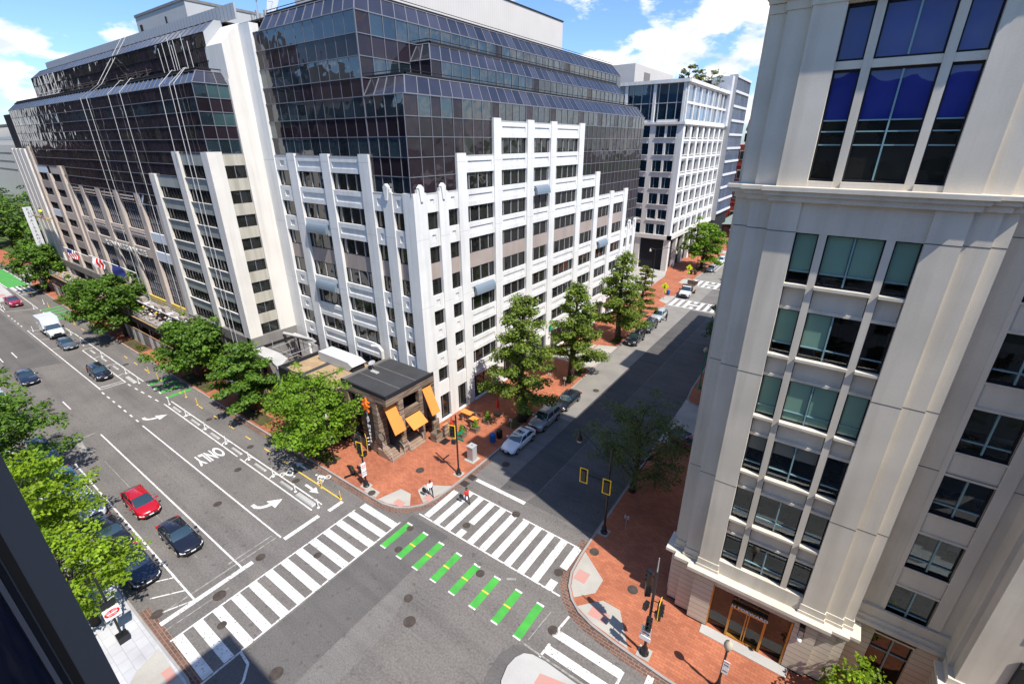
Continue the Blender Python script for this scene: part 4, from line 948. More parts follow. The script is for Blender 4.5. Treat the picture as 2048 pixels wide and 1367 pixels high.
# low gravel-roofed annex beside it
G_ = thing('annex_building', 'low black annex with gravel roof between the tap house and the hotel', 'building', (-45, 28, 0))
t = MB(); t.box(-50.7, 24.3, 0, -39.65, 31.5, 5.75, 'black'); t.box(-50.7, 24.3, 5.75, -50.35, 31.5, 6.1, 'winframe'); t.box(-50.35, 24.3, 5.75, -39.65, 24.6, 6.1, 'winframe'); t.build('wall', G_)
t = MB(); t.box(-50.35, 24.6, 5.75, -39.6, 31.5, 5.82, 'roof')
for a in ([(-50.1, 25.0), (-50.2, 31), (-47.5, 31.3), (-47.2, 25.3), (-48.4, 24.8)], [(-46.5, 25.0), (-46.6, 29), (-45.6, 30), (-44.4, 28.7), (-44.7, 25.1)], [(-44.0, 24.9), (-44.2, 30.6), (-42, 31.2), (-39.65, 31.3), (-39.65, 24.8)]): t.poly([(x, y, 5.84) for x, y in a], 'gravel')
bsplit(t, 'roof', G_)
t = MB(); t.box(-48.7, 28.4, 5.9, -43.1, 30.3, 7.0, 'metalw'); t.add([(-43.1, 28.4, 5.9), (-43.1, 30.3, 5.9), (-43.1, 30.3, 7.0), (-43.1, 28.4, 7.0), (-42.3, 28.4, 6.6), (-42.3, 30.3, 6.6)], [(3, 4, 5, 2), (0, 4, 3), (1, 2, 5)], 'metalw'); t.box(-43.1, 28.5, 5.9, -42.5, 30.2, 6.3, 'winframe')
tag(t.build('rooftop_duct_unit'), 'long pale ribbed air handling unit on the gravel roof', 'air unit')
t = MB(); t.tube([(-39.9, 30.9, 6.0), (-39.9, 30.9, 8.4), (-40.3, 30.8, 8.9), (-41.2, 30.6, 8.8)], [.18, .2, .2, .18], 'cream', 10); tag(t.build('bent_duct'), 'cream bent exhaust duct standing behind the black roof', 'duct')
D_ = MB(); rows = []
for i in range(6):
    r = .42*i/5; rows.append([(-38.9+r*math.cos(a*math.pi/8), 28.5+r*math.sin(a*math.pi/8)*.8+(.25*(r/.42)**2)*.3, 8.0+.35*r*math.sin(a*math.pi/8)+.12*(r/.42)**2) for a in range(17)])
D_.grid(rows, 'lmull'); D_.tube([(-38.9, 28.55, 7.32), (-38.9, 28.5, 8.0)], .04, 'steel', 6)
for i in range(4): D_.box(-38.6+i*.28, 28.0, 7.33, -38.42+i*.28, 28.4, 7.45, 'concw')
tag(D_.build('satellite_dish'), 'small pale satellite dish with ballast blocks on the black tap house roof', 'satellite dish')
# white concrete canopy and small scaffold at the hotel corner
t = MB(); t.prism([(-57.9, 24.9), (-58, 26.5), (-54.5, 26.6), (-52.0, 26.3), (-51.0, 25.0), (-51.0, 24.3), (-53, 24.7)], 5.6, 6.0, 'concw'); t.box(-51.7, 24.4, 0, -51.0, 25.6, 5.6, 'concw'); t.box(-57.6, 25.0, 0, -57.1, 25.4, 5.6, 'concw')
tag(t.build('concrete_canopy'), 'angular white concrete canopy between hotel corner and gravel roof', 'canopy')
t = MB()
for x in (-57.5, -55.5, -53.5):
    for y in (27.5, 30.5): t.tube([(x, y, 0), (x, y, 6.6)], .05, 'steel', 6)
for z in (3.4, 4.5, 5.6):
    for y in (27.5, 30.5): t.tube([(-57.7, y, z), (-53.3, y, z)], .045, 'steel', 6)
    for x in (-57.5, -53.5): t.tube([(x, 27.3, z), (x, 30.7, z)], .045, 'steel', 6)
t.tube([(-57.5, 27.5, 2), (-53.5, 27.5, 5.6)], .04, 'steel', 6); t.box(-57.8, 30.2, 6.3, -53.0, 30.9, 6.5, 'concw'); t.tube([(-58.2, 29.6, 6.75), (-53.0, 30.5, 6.75)], .2, 'concw', 10)
tag(t.build('pipe_scaffold'), 'small pipe scaffold with a white roll on top at the hotel corner', 'scaffold')

# ================================================================ limestone tower on the right
Q = thing('limestone_tower', 'buff limestone office tower with tall bay windows filling the right side', 'building', (0, 26, 0))
FQ = Face('y-', 25.0); wl = MB(); st_ = MB(); co = MB(); jn = MB(); si = MB(); over = (MB(), MB())
TOPZ = 37.0
core = MB(); core.box(-4.2, 29.6, 0, 5.1, 36.5, TOPZ, 'winframe'); core.box(-4.2, 26.75, 0, -1.95, 29.6, TOPZ, 'winframe'); core.box(2.68, 26.75, 0, 5.1, 29.6, TOPZ, 'winframe'); core.box(-1.95, 25.9, 28.2, 2.68, 29.6, TOPZ, 'winframe'); core.box(-1.95, 25.9, 0, 2.68, 29.6, 5.0, 'winframe')
core.box(-3.0, 25.75, 0, -1.95, 26.3, TOPZ, 'winframe'); core.box(2.68, 25.75, 0, 3.7, 26.3, TOPZ, 'winframe'); core.box(5.2, 30.5, 0, 9.2, 36, TOPZ, 'winframe'); bsplit(core, 'blocking_core', Q)  # core boxes added behind the rooms and piers to stop light
wl.box(-4.95, 26.4, 0, -4.2, 36.5, 36, 'stone')
def pier(u0, u1, yo, m='stone', m2='rust'):
    wl.box(u0, yo, 5.6, u1, 26.7, 34.95, m); wl.box(u0-.02, yo-.05, .3, u1+.02, 26.7, 4.5, m2); wl.box(u0-.01, yo-.02, 0, u1+.01, 26.7, .3, 'black')
    for z in (26.2, 18.9, 11.7): jn.box(u0-.005, yo-.006, z, u1+.005, yo+.02, z+.04, 'joint')
    # stepped base course, belt courses, cornice returned round each step
    wl.box(u0-.10, yo-.10, 4.95, u1+.10, 26.7, 5.15, m); wl.box(u0-.05, yo-.05, 5.15, u1+.05, 26.7, 5.6, m)
pier(-3.10, -1.93, 25.0); pier(-4.04, -3.10, 25.35); pier(-4.72, -4.04, 25.75)
pier(2.65, 3.78, 25.0); pier(3.78, 4.63, 25.22); pier(4.63, 5.12, 25.44)
def belt(z0, z1, d, m='stone'):
    for i, (u0, u1, yo) in enumerate(((-3.10, 3.78, 25.0), (-4.04, -3.10, 25.35), (-4.72, -4.04, 25.75), (3.78, 4.63, 25.22), (4.63, 5.12, 25.44))):
        e = i*.004; co.box(u0-(d if u0 < 0 else 0)+e, yo-d, z0+e, u1+(d if (u0 > 0 or i == 0) else 0)-e, yo+1.2, z1-e, m)
belt(4.5, 4.72, .30); belt(4.72, 4.95, .50); belt(27.55, 27.8, .18); belt(27.8, 28.0, .34); belt(28.0, 28.18, .50); belt(34.95, 35.3, .06); belt(35.3, 35.6, .14); belt(35.6, 36.2, .35); belt(36.2, 36.9, .65)
for u0, u1, yo in ((-1.93, 2.65, 25.12),): wl.box(u0, yo, 26.2, u1, 26.0, 27.6, 'stone'); wl.box(u0, 25.05, 3.86, u1, 26.0, 5.97, 'stone'); wl.box(u0, yo, 34.9, u1, 26, 36.2, 'stone')
UC = [(-1.93, -1.0), (-.70, 1.43), (1.73, 2.65)]
for a, b in ((-1.0, -.70), (1.43, 1.73)): wl.box(a, 25.14, 5.0, b, 25.8, 34.9, 'stone')
tops = [26.2, 22.56, 18.92, 15.28, 11.64, 8.0]
rg = random.Random(11); rm = MB(); fu = MB()
def room(x0, x1, yf, yb, z0, z1, n):
    rm.box(x0, yf, z0-.5, x1, yb, z0, 'carpet'); rm.box(x0, yf, z1, x1, yb, z1+.12, 'ceil'); rm.box(x0, yb, z0, x1, yb+.1, z1, 'ceil')
    for k in range(n):
        x = rg.uniform(x0+.1, x1-1.2); y = rg.uniform(yf+.15, yf+1.3); fu.box(x, y, z0+.70, x+rg.uniform(.8, 1.3), y+.6, z0+.75, rg.choice(['woodl', 'lmull', 'concw']))
        fu.box(x+.05, y+.05, z0, x+.12, y+.55, z0+.70, 'iron')
        xm = x+rg.uniform(.1, .5); fu.box(xm, y+.25, z0+.80, xm+.5, y+.28, z0+1.12, 'winframe'); fu.box(xm-.2, y+.05, z0+.75, xm-.0, y+.33, z0+.765, 'signw')
        xc = x+rg.uniform(.0, .8); fu.box(xc, y+.7, z0+.42, xc+.45, y+1.1, z0+.5, 'winframe'); fu.box(xc, y+1.08, z0+.5, xc+.45, y+1.15, z0+1.0, 'winframe')
    fu.box(x0+(x1-x0)*.55, yb-1.2, z0, x0+(x1-x0)*.6, yb, z0+1.5, 'blind2'); fu.box(x0+.3, yb-.4, z0, x0+1.4, yb-.05, z0+1.2, 'brown')
for r, zt in enumerate(tops): room(-1.95, 2.68, 25.62, 29.6, (6.0 if r == 5 else zt-2.36)-.45, zt+.06, 4)
for i in range(7): room(5.2, 9.1, 26.95, 30.5, 29.95-3.64*i-2.75, 29.95-3.64*i+.06, 3)
bsplit(rm, 'office_room', Q); bsplit(fu, 'office_furniture', Q)
bl = [(1, 1, 1), (1, 2, 0), (1, 1, 1), (.4, .35, 0), (0, 0, 0), (0, 0, 0)]
for r, zt in enumerate(tops):
    zb = zt-2.36 if r < 4 else zt-2.22 if r == 4 else 6.0
    for c, (u0, u1) in enumerate(UC):
        n = NWIN.get(Q.name, 0); NWIN[Q.name] = n+1
        a = MB(); b = MB(); us = [u0, (u0+u1)/2, u1] if c == 1 else [u0, u1]
        for i in range(len(us)-1):
            pane(a, FQ, us[i], us[i+1], -.42, zb, zt, 'clear', .006)
            fr = bl[r][c]
            if fr == 2 and i == 1: continue
            if fr: 
                h = (zt-zb)*(.78 if fr in (1, 2) else fr); 
                if r == 2: h = zt-zb-.1
                a.poly([FQ.pt(us[i]+.06, -.395, zt-h), FQ.pt(us[i+1]-.06, -.395, zt-h), FQ.pt(us[i+1]-.06, -.395, zt-.05), FQ.pt(us[i]+.06, -.395, zt-.05)], 'blind' if fr >= 1 else 'blind2')
        for x in (u0, u1-.06): FQ.box(b, x, x+.06, -.42, -.32, zb, zt, 'winframe')
        for z in (zb, zt-.07): FQ.box(b, u0+.06, u1-.06, -.42, -.33, z, z+.07, 'winframe')
        FQ.box(b, u0+.06, u1-.06, -.41, -.34, zb+.55, zb+.60, 'tealm')
        if c == 1: FQ.box(b, us[1]-.035, us[1]+.035, -.41, -.32, zb+.07, zt-.07, 'tealm')
        b.build('frame', a.build('window', Q))
        if r < 5:   # sill and panel below
            si.box(u0, 25.02, zb-.14, u1, 25.5, zb, 'stone'); si.box(u0+.03, 25.38, zb-1.14, u1-.03, 25.7, zb-.14, 'stone2'); si.box(u0, 25.26, zb-1.3, u1, 25.7, zb-1.14, 'stone')
for c, (u0, u1) in enumerate(UC):
    for zb, zt, rw in ((28.45, 32.63, (29.87, 30.38, 30.8)), (32.95, 34.85, ())):
        a = MB(); b = MB(); us = [u0, (u0+u1)/2, u1] if c == 1 else [u0, u1]; zs = [zb]+list(rw)+[zt]
        for i in range(len(us)-1):
            for j in range(len(zs)-1): pane(a, FQ, us[i], us[i+1], -.42, zs[j], zs[j+1], 'cobalt' if zs[j] > 30.5 else 'glass', .004)
        for x in (u0, u1-.06): FQ.box(b, x, x+.06, -.42, -.32, zb, zt, 'winframe')
        for z in (zb, zt-.07): FQ.box(b, u0+.06, u1-.06, -.42, -.33, z, z+.07, 'winframe')
        for z in rw: FQ.box(b, u0+.06, u1-.06, -.41, -.34, z-.025, z+.025, 'tealm')
        if c == 1: FQ.box(b, us[1]-.03, us[1]+.03, -.41, -.32, zb+.07, zt-.07, 'tealm')
        b.build('frame', a.build('window', Q))
    si.box(u0, 25.2, 32.65, u1, 25.7, 32.94, 'stone2'); si.box(u0, 25.05, 28.15, u1, 25.5, 28.42, 'stone')
# recessed bay to the right and the next projecting wing
FR = Face('y-', 26.6)
wl.box(5.12, 26.62, 5.2, 6.36, 27.0, TOPZ, 'stone'); wl.box(8.18, 26.62, 5.2, 9.2, 27.3, TOPZ, 'stone'); wl.box(5.12, 26.6, .3, 6.36, 27.3, 5.2, 'rust'); wl.box(8.12, 26.6, .3, 9.2, 27.3, 5.2, 'rust'); wl.box(5.12, 26.58, 0, 9.2, 27.3, .3, 'black')
wl.box(6.14, 26.6, 6.3, 6.36, 26.7, TOPZ, 'stone2'); wl.box(8.18, 26.56, 6.3, 8.7, 26.7, TOPZ, 'stone2')
for i in range(8):
    zt = 26.3-3.64*i+0; zt += 0
    zt = 29.95-3.64*i
    zb = zt-2.3
    if i == 7: zb, zt = .3, 4.35
    si.poly([FR.pt(6.40, -.31, zt-.9-.3*(i % 2)), FR.pt(8.12, -.31, zt-.9-.3*(i % 2)), FR.pt(8.12, -.31, zt-.08), FR.pt(6.40, -.31, zt-.08)], 'blind2') if i in (2, 3, 4) else None
    window(FR, Q, 6.36, 8.18, zb, zt, -.25, [7.27], 'clear' if i < 7 else 'glass', over=over, rows=[zb+.6] if i < 7 else [zt-1.2], mm_='tealm')
    if i < 7: wl.box(6.36, 26.66, zb-1.34, 8.18, 27.2, zb, 'stone2'); wl.box(6.36, 26.60, zb-.1, 8.18, 27.2, zb+.0, 'stone'); wl.box(6.36, 26.60, zb-1.34, 8.18, 27.2, zb-1.22, 'stone')
wl.box(6.36, 26.64, 33.6, 8.18, 27.2, TOPZ, 'stone'); wl.box(6.36, 26.6, 4.35, 8.12, 27.2, 5.2, 'stone2')
co.box(5.1, 26.2, 5.0, 9.2, 26.62, 5.25, 'stone'); co.box(5.1, 26.35, 5.25, 9.2, 26.62, 5.55, 'stone'); co.box(5.1, 26.45, 5.55, 9.2, 26.62, 6.2, 'stone')
for z in (15.5, 26.5): jn.box(5.12, 26.605, z, 9.2, 26.63, z+.035, 'joint')
wl.box(9.15, 25.55, 5.4, 9.6, 30, TOPZ, 'stone'); wl.box(9.35, 24.85, 5.4, 24, 27, TOPZ, 'stone'); wl.box(9.1, 24.75, .3, 24, 30, 4.5, 'rust'); wl.box(9.1, 24.73, 0, 24, 27, .3, 'black')
co.box(8.95, 24.5, 4.5, 24, 26, 4.72, 'stone'); co.box(8.8, 24.35, 4.72, 24, 26, 4.95, 'stone'); wl.box(9.1, 24.75, 4.95, 24, 26, 5.4, 'stone')
for i in range(8):
    zt = 29.95-3.64*i
    if i < 7: window(Face('y-', 24.85), Q, 10.9, 13.0, zt-2.3, zt, .02, [11.95], 'glass', over=over, rows=[zt-1.7], mm_='tealm')
jn.box(9.345, 24.84, 18.9, 24, 24.86, 18.94, 'joint')
bsplit(wl, 'stone_wall', Q); bsplit(co, 'cornice', Q); bsplit(jn, 'panel_joint', Q); bsplit(si, 'window_sill', Q)
# shopfront
t = MB(); pane(t, FQ, -1.93, 2.6, -.35, .1, 3.86, 'glass', 0)
for a_, b_ in ((-1.9, -.75), (1.35, 2.55)): pass
sf = t.build('shopfront', Q)
t = MB()
for u in (-1.93, 2.5): FQ.box(t, u, u+.1, -.35, .02, 0, 3.86, 'gold')
FQ.box(t, -1.83, 2.5, -.35, -.25, 0, .1, 'gold')
for u in (-.72, 1.22): FQ.box(t, u, u+.13, -.35, -.05, 0, 2.85, 'gold')
FQ.box(t, -.59, 1.22, -.35, -.05, 2.75, 2.87, 'gold'); FQ.box(t, -.59, 1.22, -.35, -.1, .0, .22, 'gold')
for u in (.22, .36): FQ.box(t, u, u+.06, -.35, -.12, .22, 2.75, 'gold')
t.build('bronze_frame', sf)
text_mesh('H FORWARD', basis((.35, 24.98, 3.02), (1, 0, 0), (0, 0, 1)), 'signw', 'lettering', sf, .27, .02, .006, 1.3)
t = MB(); t.box(-2.1, 24.3, KH, 3.0, 25.0, KH+.05, 'concw'); t.build('threshold', sf)
La = thing('wall_lantern', 'small black wall lantern with white globe under the limestone cornice', 'lantern', (3.0, 24.6, 4.4))
t = MB(); t.box(2.85, 24.45, 4.15, 3.15, 24.9, 4.3, 'black'); t.tube([(2.88, 24.5, 4.2), (2.85, 24.45, 3.75), (3.0, 24.4, 3.6)], .02, 'black', 6); t.tube([(3.12, 24.5, 4.2), (3.15, 24.45, 3.75), (3.0, 24.4, 3.6)], .02, 'black', 6); t.build('bracket', La)
t = MB(); t.lathe((3.0, 24.42, 3.45), [(.02, -.12), (.12, -.06), (.14, .03), (.1, .12), (.02, .16)], 'plastw'); t.build('globe', La, smooth=True)
# blocks behind it on the side street, seen only through their shadow and reflections
Kb = thing('rear_office_building', 'stone office blocks behind the limestone tower along the side street', 'building', (8, 60, 0))
t = MB(); t.box(-4.6, 55.5, 0, 25, 84, 23.5, 'stone'); t.box(-4.8, 36.5, 3, 25, 54.5, 26, 'stone'); t.box(-4.6, 54.5, 0, 25, 61, 29.2, 'stone'); t.box(-4.9, 36.5, 0, 25, 43.5, 3.2, 'rust'); t.build('wall', Kb)
t = MB()
for z in range(5, 22, 4):
    for y in range(38, 82, 4):
        Face('x-', -4.95).box(t, y, y+2.2, 0, .03, z, z+2, 'winframe')
bsplit(t, 'window_band', Kb)

# ================================================================ stone and glass offices up the side street
P_ = thing('stone_office', 'pale stone office building with punched windows and glass penthouse storeys up the side street', 'building', (-42, 120, 0))
FE = Face('x+', -35.2); FT = Face('y-', 116.3); wl = MB(); over = (MB(), MB()); co = MB()
core = MB(); core.box(-70, 117, 0, -36.0, 154, 41.5, 'winframe'); bsplit(core, 'blocking_core', P_)  # dark filler mass added inside, blocks light behind the windows
LV = [31.0, 27.28, 23.56, 19.84, 16.12, 12.4, 8.95]
eb = [116.3+5.4*i for i in range(8)]
for f, us in ((FE, eb), (FT, [-35.2, -42.3, -49.4, -56.5])):
    for i in range(len(us)-1):
        a, b = sorted((us[i], us[i+1]))
        w = 1.5 if f is FE else 1.1
        if f is FE: f.box(wl, a-(.01 if i == 0 else 0), a+w, -1.1, 0, 8.9, 33.7, 'white')
        else:
            f.box(wl, b-(1.5 if i == 0 else .6), b-(.02 if i == 0 else 0), -.8, 0, 8.9, 33.7, 'stone2' if False else 'cream'); f.box(wl, a, a+.7, -.8, 0, 8.9, 33.7, 'cream')
        for z in LV:
            h = 2.45
            if f is FE:
                window(f, P_, a+w, b, z, z+h, -1.0, [a+w+.9*k for k in range(1, 5)], 'glass', over=over, mm_='lmull')
                f.box(wl, a+w, b, -.6, -.1, z+h, z+3.72, 'white'); f.box(wl, a+w, b, -.2, .12, z+h+.4, z+h+.55, 'cream'); f.box(wl, a+w, b, -.2, .08, z-.15, z, 'cream')
            else:
                e0 = a+.7; e1 = b-(1.5 if i == 0 else .6); mid = (e0+e1)/2
                for q0, q1 in ((e0, mid-.25), (mid+.25, e1)):
                    window(f, P_, q0, q1, z, z+h, -.45, [q0+(q1-q0)*.35], 'blue', over=over, mm_='lmull')
                f.box(wl, mid-.25, mid+.25, -.6, 0, z, z+h, 'cream'); f.box(wl, e0, e1, -.6, -.05, z+h, z+3.72, 'cream'); f.box(wl, e0, e1, -.3, .15, z-.18, z, 'cream')
FE.box(wl, 154.1-.1, 154.8, -.8, 0, 8.9, 33.7, 'white')
for f, u0, u1 in ((FE, 116.0, 154.6), (FT, -60, -34.9)):
    f.box(co, u0, u1, -.6, .35, 33.7, 34.2, 'white'); f.box(co, u0, u1, -.6, .3, 7.9, 8.9, 'cream'); f.box(co, u0, u1, -.6, .5, 42.0, 42.7, 'white')
bsplit(co, 'cornice', P_)
# ground arcade columns
for u in (116.31, 122, 128, 134, 140, 146, 152): FE.box(wl, u, u+1.3, -1.2, 0, 0, 7.9, 'cream')
for u in (-35.22, -42.6, -50, -57): FT.box(wl, u-1.3, u, -1.2, 0, 0, 7.9, 'cream')
FE.box(wl, 117, 154, -1.6, -1.3, 0, 7.9, 'glass'); FT.box(wl, -60, -36, -4, -3.6, 0, 7.9, 'blue')
for u in (-37.2, -38.4, -39.8, -41.2, -43.5, -45, -46.6): FT.box(wl, u, u+.18, -3.6, -3.5, 0, 7.9, 'lmull')
FT.box(wl, -60, -36, -3.6, -3.48, 3.6, 3.9, 'lmull')
for z in (2.2, 5.2):
    for i in range(6): FE.box(wl, 123.3+6*i-5.7+.0, 127.9+6*i-5.7, -1.3, -.9, z, z+.5, 'brown')
bsplit(wl, 'stone_wall', P_)
if over[0].v:
    o = tag(over[0].build('window', P_), kind='stuff'); tag(over[1].build('frame', o), kind='stuff')
def pg(a, b):
    curtain(a, b, (-35.5, 116.6, 34.2), (-35.5, 154, 34.2), (-35.5, 154, 42.0), (-35.5, 116.6, 42.0), 7, 2, 'blueg', .5, .3, 'white')
    curtain(a, b, (-60, 116.6, 34.2), (-35.5, 116.6, 34.2), (-35.5, 116.6, 42.0), (-60, 116.6, 42.0), 12, 2, 'blue', .16, .15, 'lmull')
    for x in (-35.9, -42.6, -49.4): b.box(x-.3, 116.1, 34.2, x+.3, 116.6, 42, 'white')
glass_part(P_, 'glass_storeys', pg)
t = MB(); t.box(-70, 122, 42, -50.2, 150, 47.3, 'siding'); t.box(-50.2, 128, 42.5, -50.1, 132, 46, 'greyst'); t.box(-70, 117, 41.5, -36, 154, 42.05, 'roof'); t.box(-46, 140, 42, -40, 148, 44, 'siding'); t.build('rooftop_penthouse', P_)
V_ = thing('glass_office', 'blue glass office block with white floor bands beyond the stone office', 'building', (-40, 160, 0))
t = MB(); t.box(-70, 154.9, 0, -34.5, 173, 46, 'winframe'); bsplit(t, 'blocking_core', V_)  # filler box added behind the glass so no light passes through
def vg(a, b):
    curtain(a, b, (-34, 154.9, 10), (-34, 173, 10), (-34, 173, 46.5), (-34, 154.9, 46.5), 15, 10, 'blueg', .09, .1, 'mull')
    for j in range(11): b.box(-34.3, 154.9, 10+j*3.65-.25, -33.7, 173.05, 10+j*3.65+.35, 'tarp')
    b.box(-36, 154.85, 8, -33.9, 155.0, 47, 'lmull')
glass_part(V_, 'glass_wall', vg)
t = MB(); t.box(-40, 152.5, 34, -34.6, 154.9, 46.5, 'tarp'); t.build('white_side_wall', V_)
t = MB(); t.prism([(-36, 168), (-36.5, 196), (-31, 200), (-29, 172)], 5.0, 5.2, 'canopyg'); tag(t.build('entrance_canopy'), 'pale green glass entrance canopy beyond the blue glass office', 'canopy')
U_ = thing('brick_building', 'red brick building with stone domed turret far up the side street', 'building', (-36, 205, 0))
t = MB(); t.box(-60, 196, 0, -31, 240, 29, 'brickw')
for z in (9, 16, 22): t.box(-60, 195.8, z, -30.8, 240, z+.5, 'brickw')
t.build('wall', U_)
t = MB()
for z in (3, 10.5, 17.5, 24):
    for y in (198, 202, 206, 210, 216, 222): t.box(-31.05, y, z, -30.9, y+1.8, z+3.2, 'dome'); t.box(-30.95, y+.25, z+.3, -30.85, y+1.55, z+2.9, 'winframe')
    for x in (-38, -34): t.box(x, 195.9, z, x+1.8, 195.98, z+3.2, 'dome'); t.box(x+.25, 195.8, z+.3, x+1.55, 195.95, z+2.9, 'winframe')
t.build('window', U_)
t = MB(); c = (-34.5, 199, 29)
t.lathe(c, [(3.4, -6), (3.4, 0), (3.0, .3), (3.0, 4.5), (3.5, 4.8), (3.5, 5.4), (3.2, 6.2), (3.0, 8), (2.2, 10), (1.0, 11.6), (.35, 12.2), (.35, 13.2), (.1, 13.8), (.08, 16)], 'dome', 16)
for k in range(8): t.box(c[0]+3.0*math.cos(k*.785)-.4, c[1]+3.0*math.sin(k*.785)-.4, 30, c[0]+3.0*math.cos(k*.785)+.4, c[1]+3.0*math.sin(k*.785)+.4, 32.8, 'winframe')
t.build('domed_turret', U_, smooth=False)
# far left neighbours
X_ = thing('white_stone_building', 'pale stone building with dark string courses beyond the left end of the hotel', 'building', (-200, 60, 0))
t = MB(); t.box(-460, 62, 0, -200, 100, 29.4, 'cream')
for z in (17.5, 21.5, 25.5): t.box(-460, 61.9, z, -199.9, 100, z+.5, 'greyst')
t.box(-460, 66, 29.4, -205, 100, 38, 'blue'); t.box(-460, 64, 38, -204, 100, 39, 'greyst'); t.box(-460, 63, 31.8, -203, 66, 33.2, 'tarp'); t.build('wall', X_)
Y_ = thing('distant_block', 'low grey distant block behind the trees at the far left', 'building', (-330, 10, 0))
t = MB(); t.box(-380, -40, 0, -300, 20, 14, 'greyst'); t.build('wall', Y_)

# ================================================================ the building the picture is taken from
O_ = thing('viewpoint_building', 'grey panelled building the view is taken from, its dark window jamb at the lower left', 'building', (5, -8, 0))
t = MB(); t.box(-5.8, -25, 0, 30, -.95, 34.0, 'jamb'); t.box(-5.8, -25, 34.0, 30, .16, 34.5, 'jamb'); t.build('wall', O_)
t = MB(); t.box(-5.8, -.95, 0, -5.1, .16, 34.0, 'jamb'); t.box(-5.12, -.105, 0, -5.085, -.045, 34, 'black'); t.box(-5.1, -.16, 0, -5.06, -.12, 34, 'winframe'); t.box(-5.1, -.20, 0, -5.05, -.165, 34, 'mull'); t.box(-5.1, -.95, 0, -5.08, -.21, 34, 'navy'); t.build('window_jamb', O_)
t = MB()
for z in range(2, 33, 4):
    for x in range(-4, 29, 4): t.box(x, -.95, z, x+2.6, -.92, z+2.6, 'glass')
bsplit(t, 'window_band', O_)
# unseen blocks added outside the frame to fill and darken the glass walls' reflections
for i, (x0, y0, x1, y1, h, m, l) in enumerate(((-75, -34, -36, -13, 33, 'tanp', 'unseen tan office across the wide street left of the viewpoint'), (-112, -34, -79, -13, 38, 'dimst', 'unseen dark grey block across the wide street from the hotel'), (-230, -36, -116, -13, 47, 'dimst', 'unseen long dark office across the wide street near its far end'), (34, -30, 80, -6, 40, 'stone2', 'unseen pale office to the right of the viewpoint'), (-420, -36, -233, -12, 29, 'dimbr', 'unseen long brown brick block at the far end of the wide street'), (-440, -90, -236, -45, 75, 'dimst', 'unseen tall dark tower added behind the brown brick block'))):
    Ob = thing('mirrored_block', l, 'building', (x0, y1, 0), 0, 'unseen blocks mirrored in the glass walls'); t = MB(); t.box(x0, y0, 0, x1, y1, h, m); t.build('wall', Ob)
    t = MB(); z = 4
    while z < h-3:
        x = x0+1.5
        while x < x1-2.5: t.box(x, y1, z, x+2.2, y1+.03, z+2, 'winframe'); x += 3.6
        z += 3.6
    t.build('window_grid', Ob)
# ================================================================ trees
LF = dict(
 mid=leafmat('leaf_mid_green', (.060, .135, .010), (.13, .24, .022)),
 bright=leafmat('leaf_bright_green', (.10, .21, .008), (.21, .34, .02), .4),
 lime=leafmat('leaf_lime', (.14, .26, .006), (.30, .42, .02), .42),
 dark=leafmat('leaf_dark_green', (.025, .06, .012), (.055, .11, .02)),
 autumn=leafmat('leaf_olive', (.07, .12, .012), (.20, .18, .02), .35),
 conif=leafmat('leaf_yellow_green', (.10, .17, .015), (.24, .31, .04), .4),
 sparse=leafmat('leaf_dusky', (.085, .12, .03), (.15, .19, .05), .4))
def leaves(cl, nleaf, size, seed, flat=.5, up=.5):
    rg = np.random.default_rng(seed); cl = np.array(cl)     # cx cy cz r
    w = cl[:, 3]**2; idx = rg.choice(len(cl), nleaf, p=w/w.sum())
    d = rg.normal(size=(nleaf, 3)); d /= np.linalg.norm(d, axis=1)[:, None]
    rr_ = rg.random(nleaf)**.45
    c = cl[idx, :3]+d*(cl[idx, 3]*rr_)[:, None]*np.array([1, 1, flat])
    nrm = d*.6+rg.normal(size=(nleaf, 3))*.6; nrm[:, 2] = np.abs(nrm[:, 2])*1.0+up; nrm /= np.linalg.norm(nrm, axis=1)[:, None]
    t = rg.normal(size=(nleaf, 3)); t -= nrm*(t*nrm).sum(1)[:, None]; t /= np.linalg.norm(t, axis=1)[:, None]; b = np.cross(nrm, t)
    s = size*(.6+.8*rg.random(nleaf))[:, None]
    v = np.stack([c-t*s*.6, c+b*s*.36+nrm*s*.06, c+t*s*.6, c-b*s*.36+nrm*s*.06], 1).reshape(-1, 3)
    return v
def leaf_obj(v, m, parent, name='crown'):
    n = len(v)//4; me = bpy.data.meshes.new(name)
    me.vertices.add(len(v)); me.vertices.foreach_set('co', v.astype('f').ravel())
    me.loops.add(len(v)); me.loops.foreach_set('vertex_index', np.arange(len(v), dtype='i'))
    me.polygons.add(n); me.polygons.foreach_set('loop_start', np.arange(0, len(v), 4, dtype='i')); me.polygons.foreach_set('loop_total', np.full(n, 4, dtype='i'))
    me.materials.append(LF[m]); me.update(calc_edges=True); me.validate()
    o = bpy.data.objects.new(name, me); COL.objects.link(o); o.parent = parent; return o
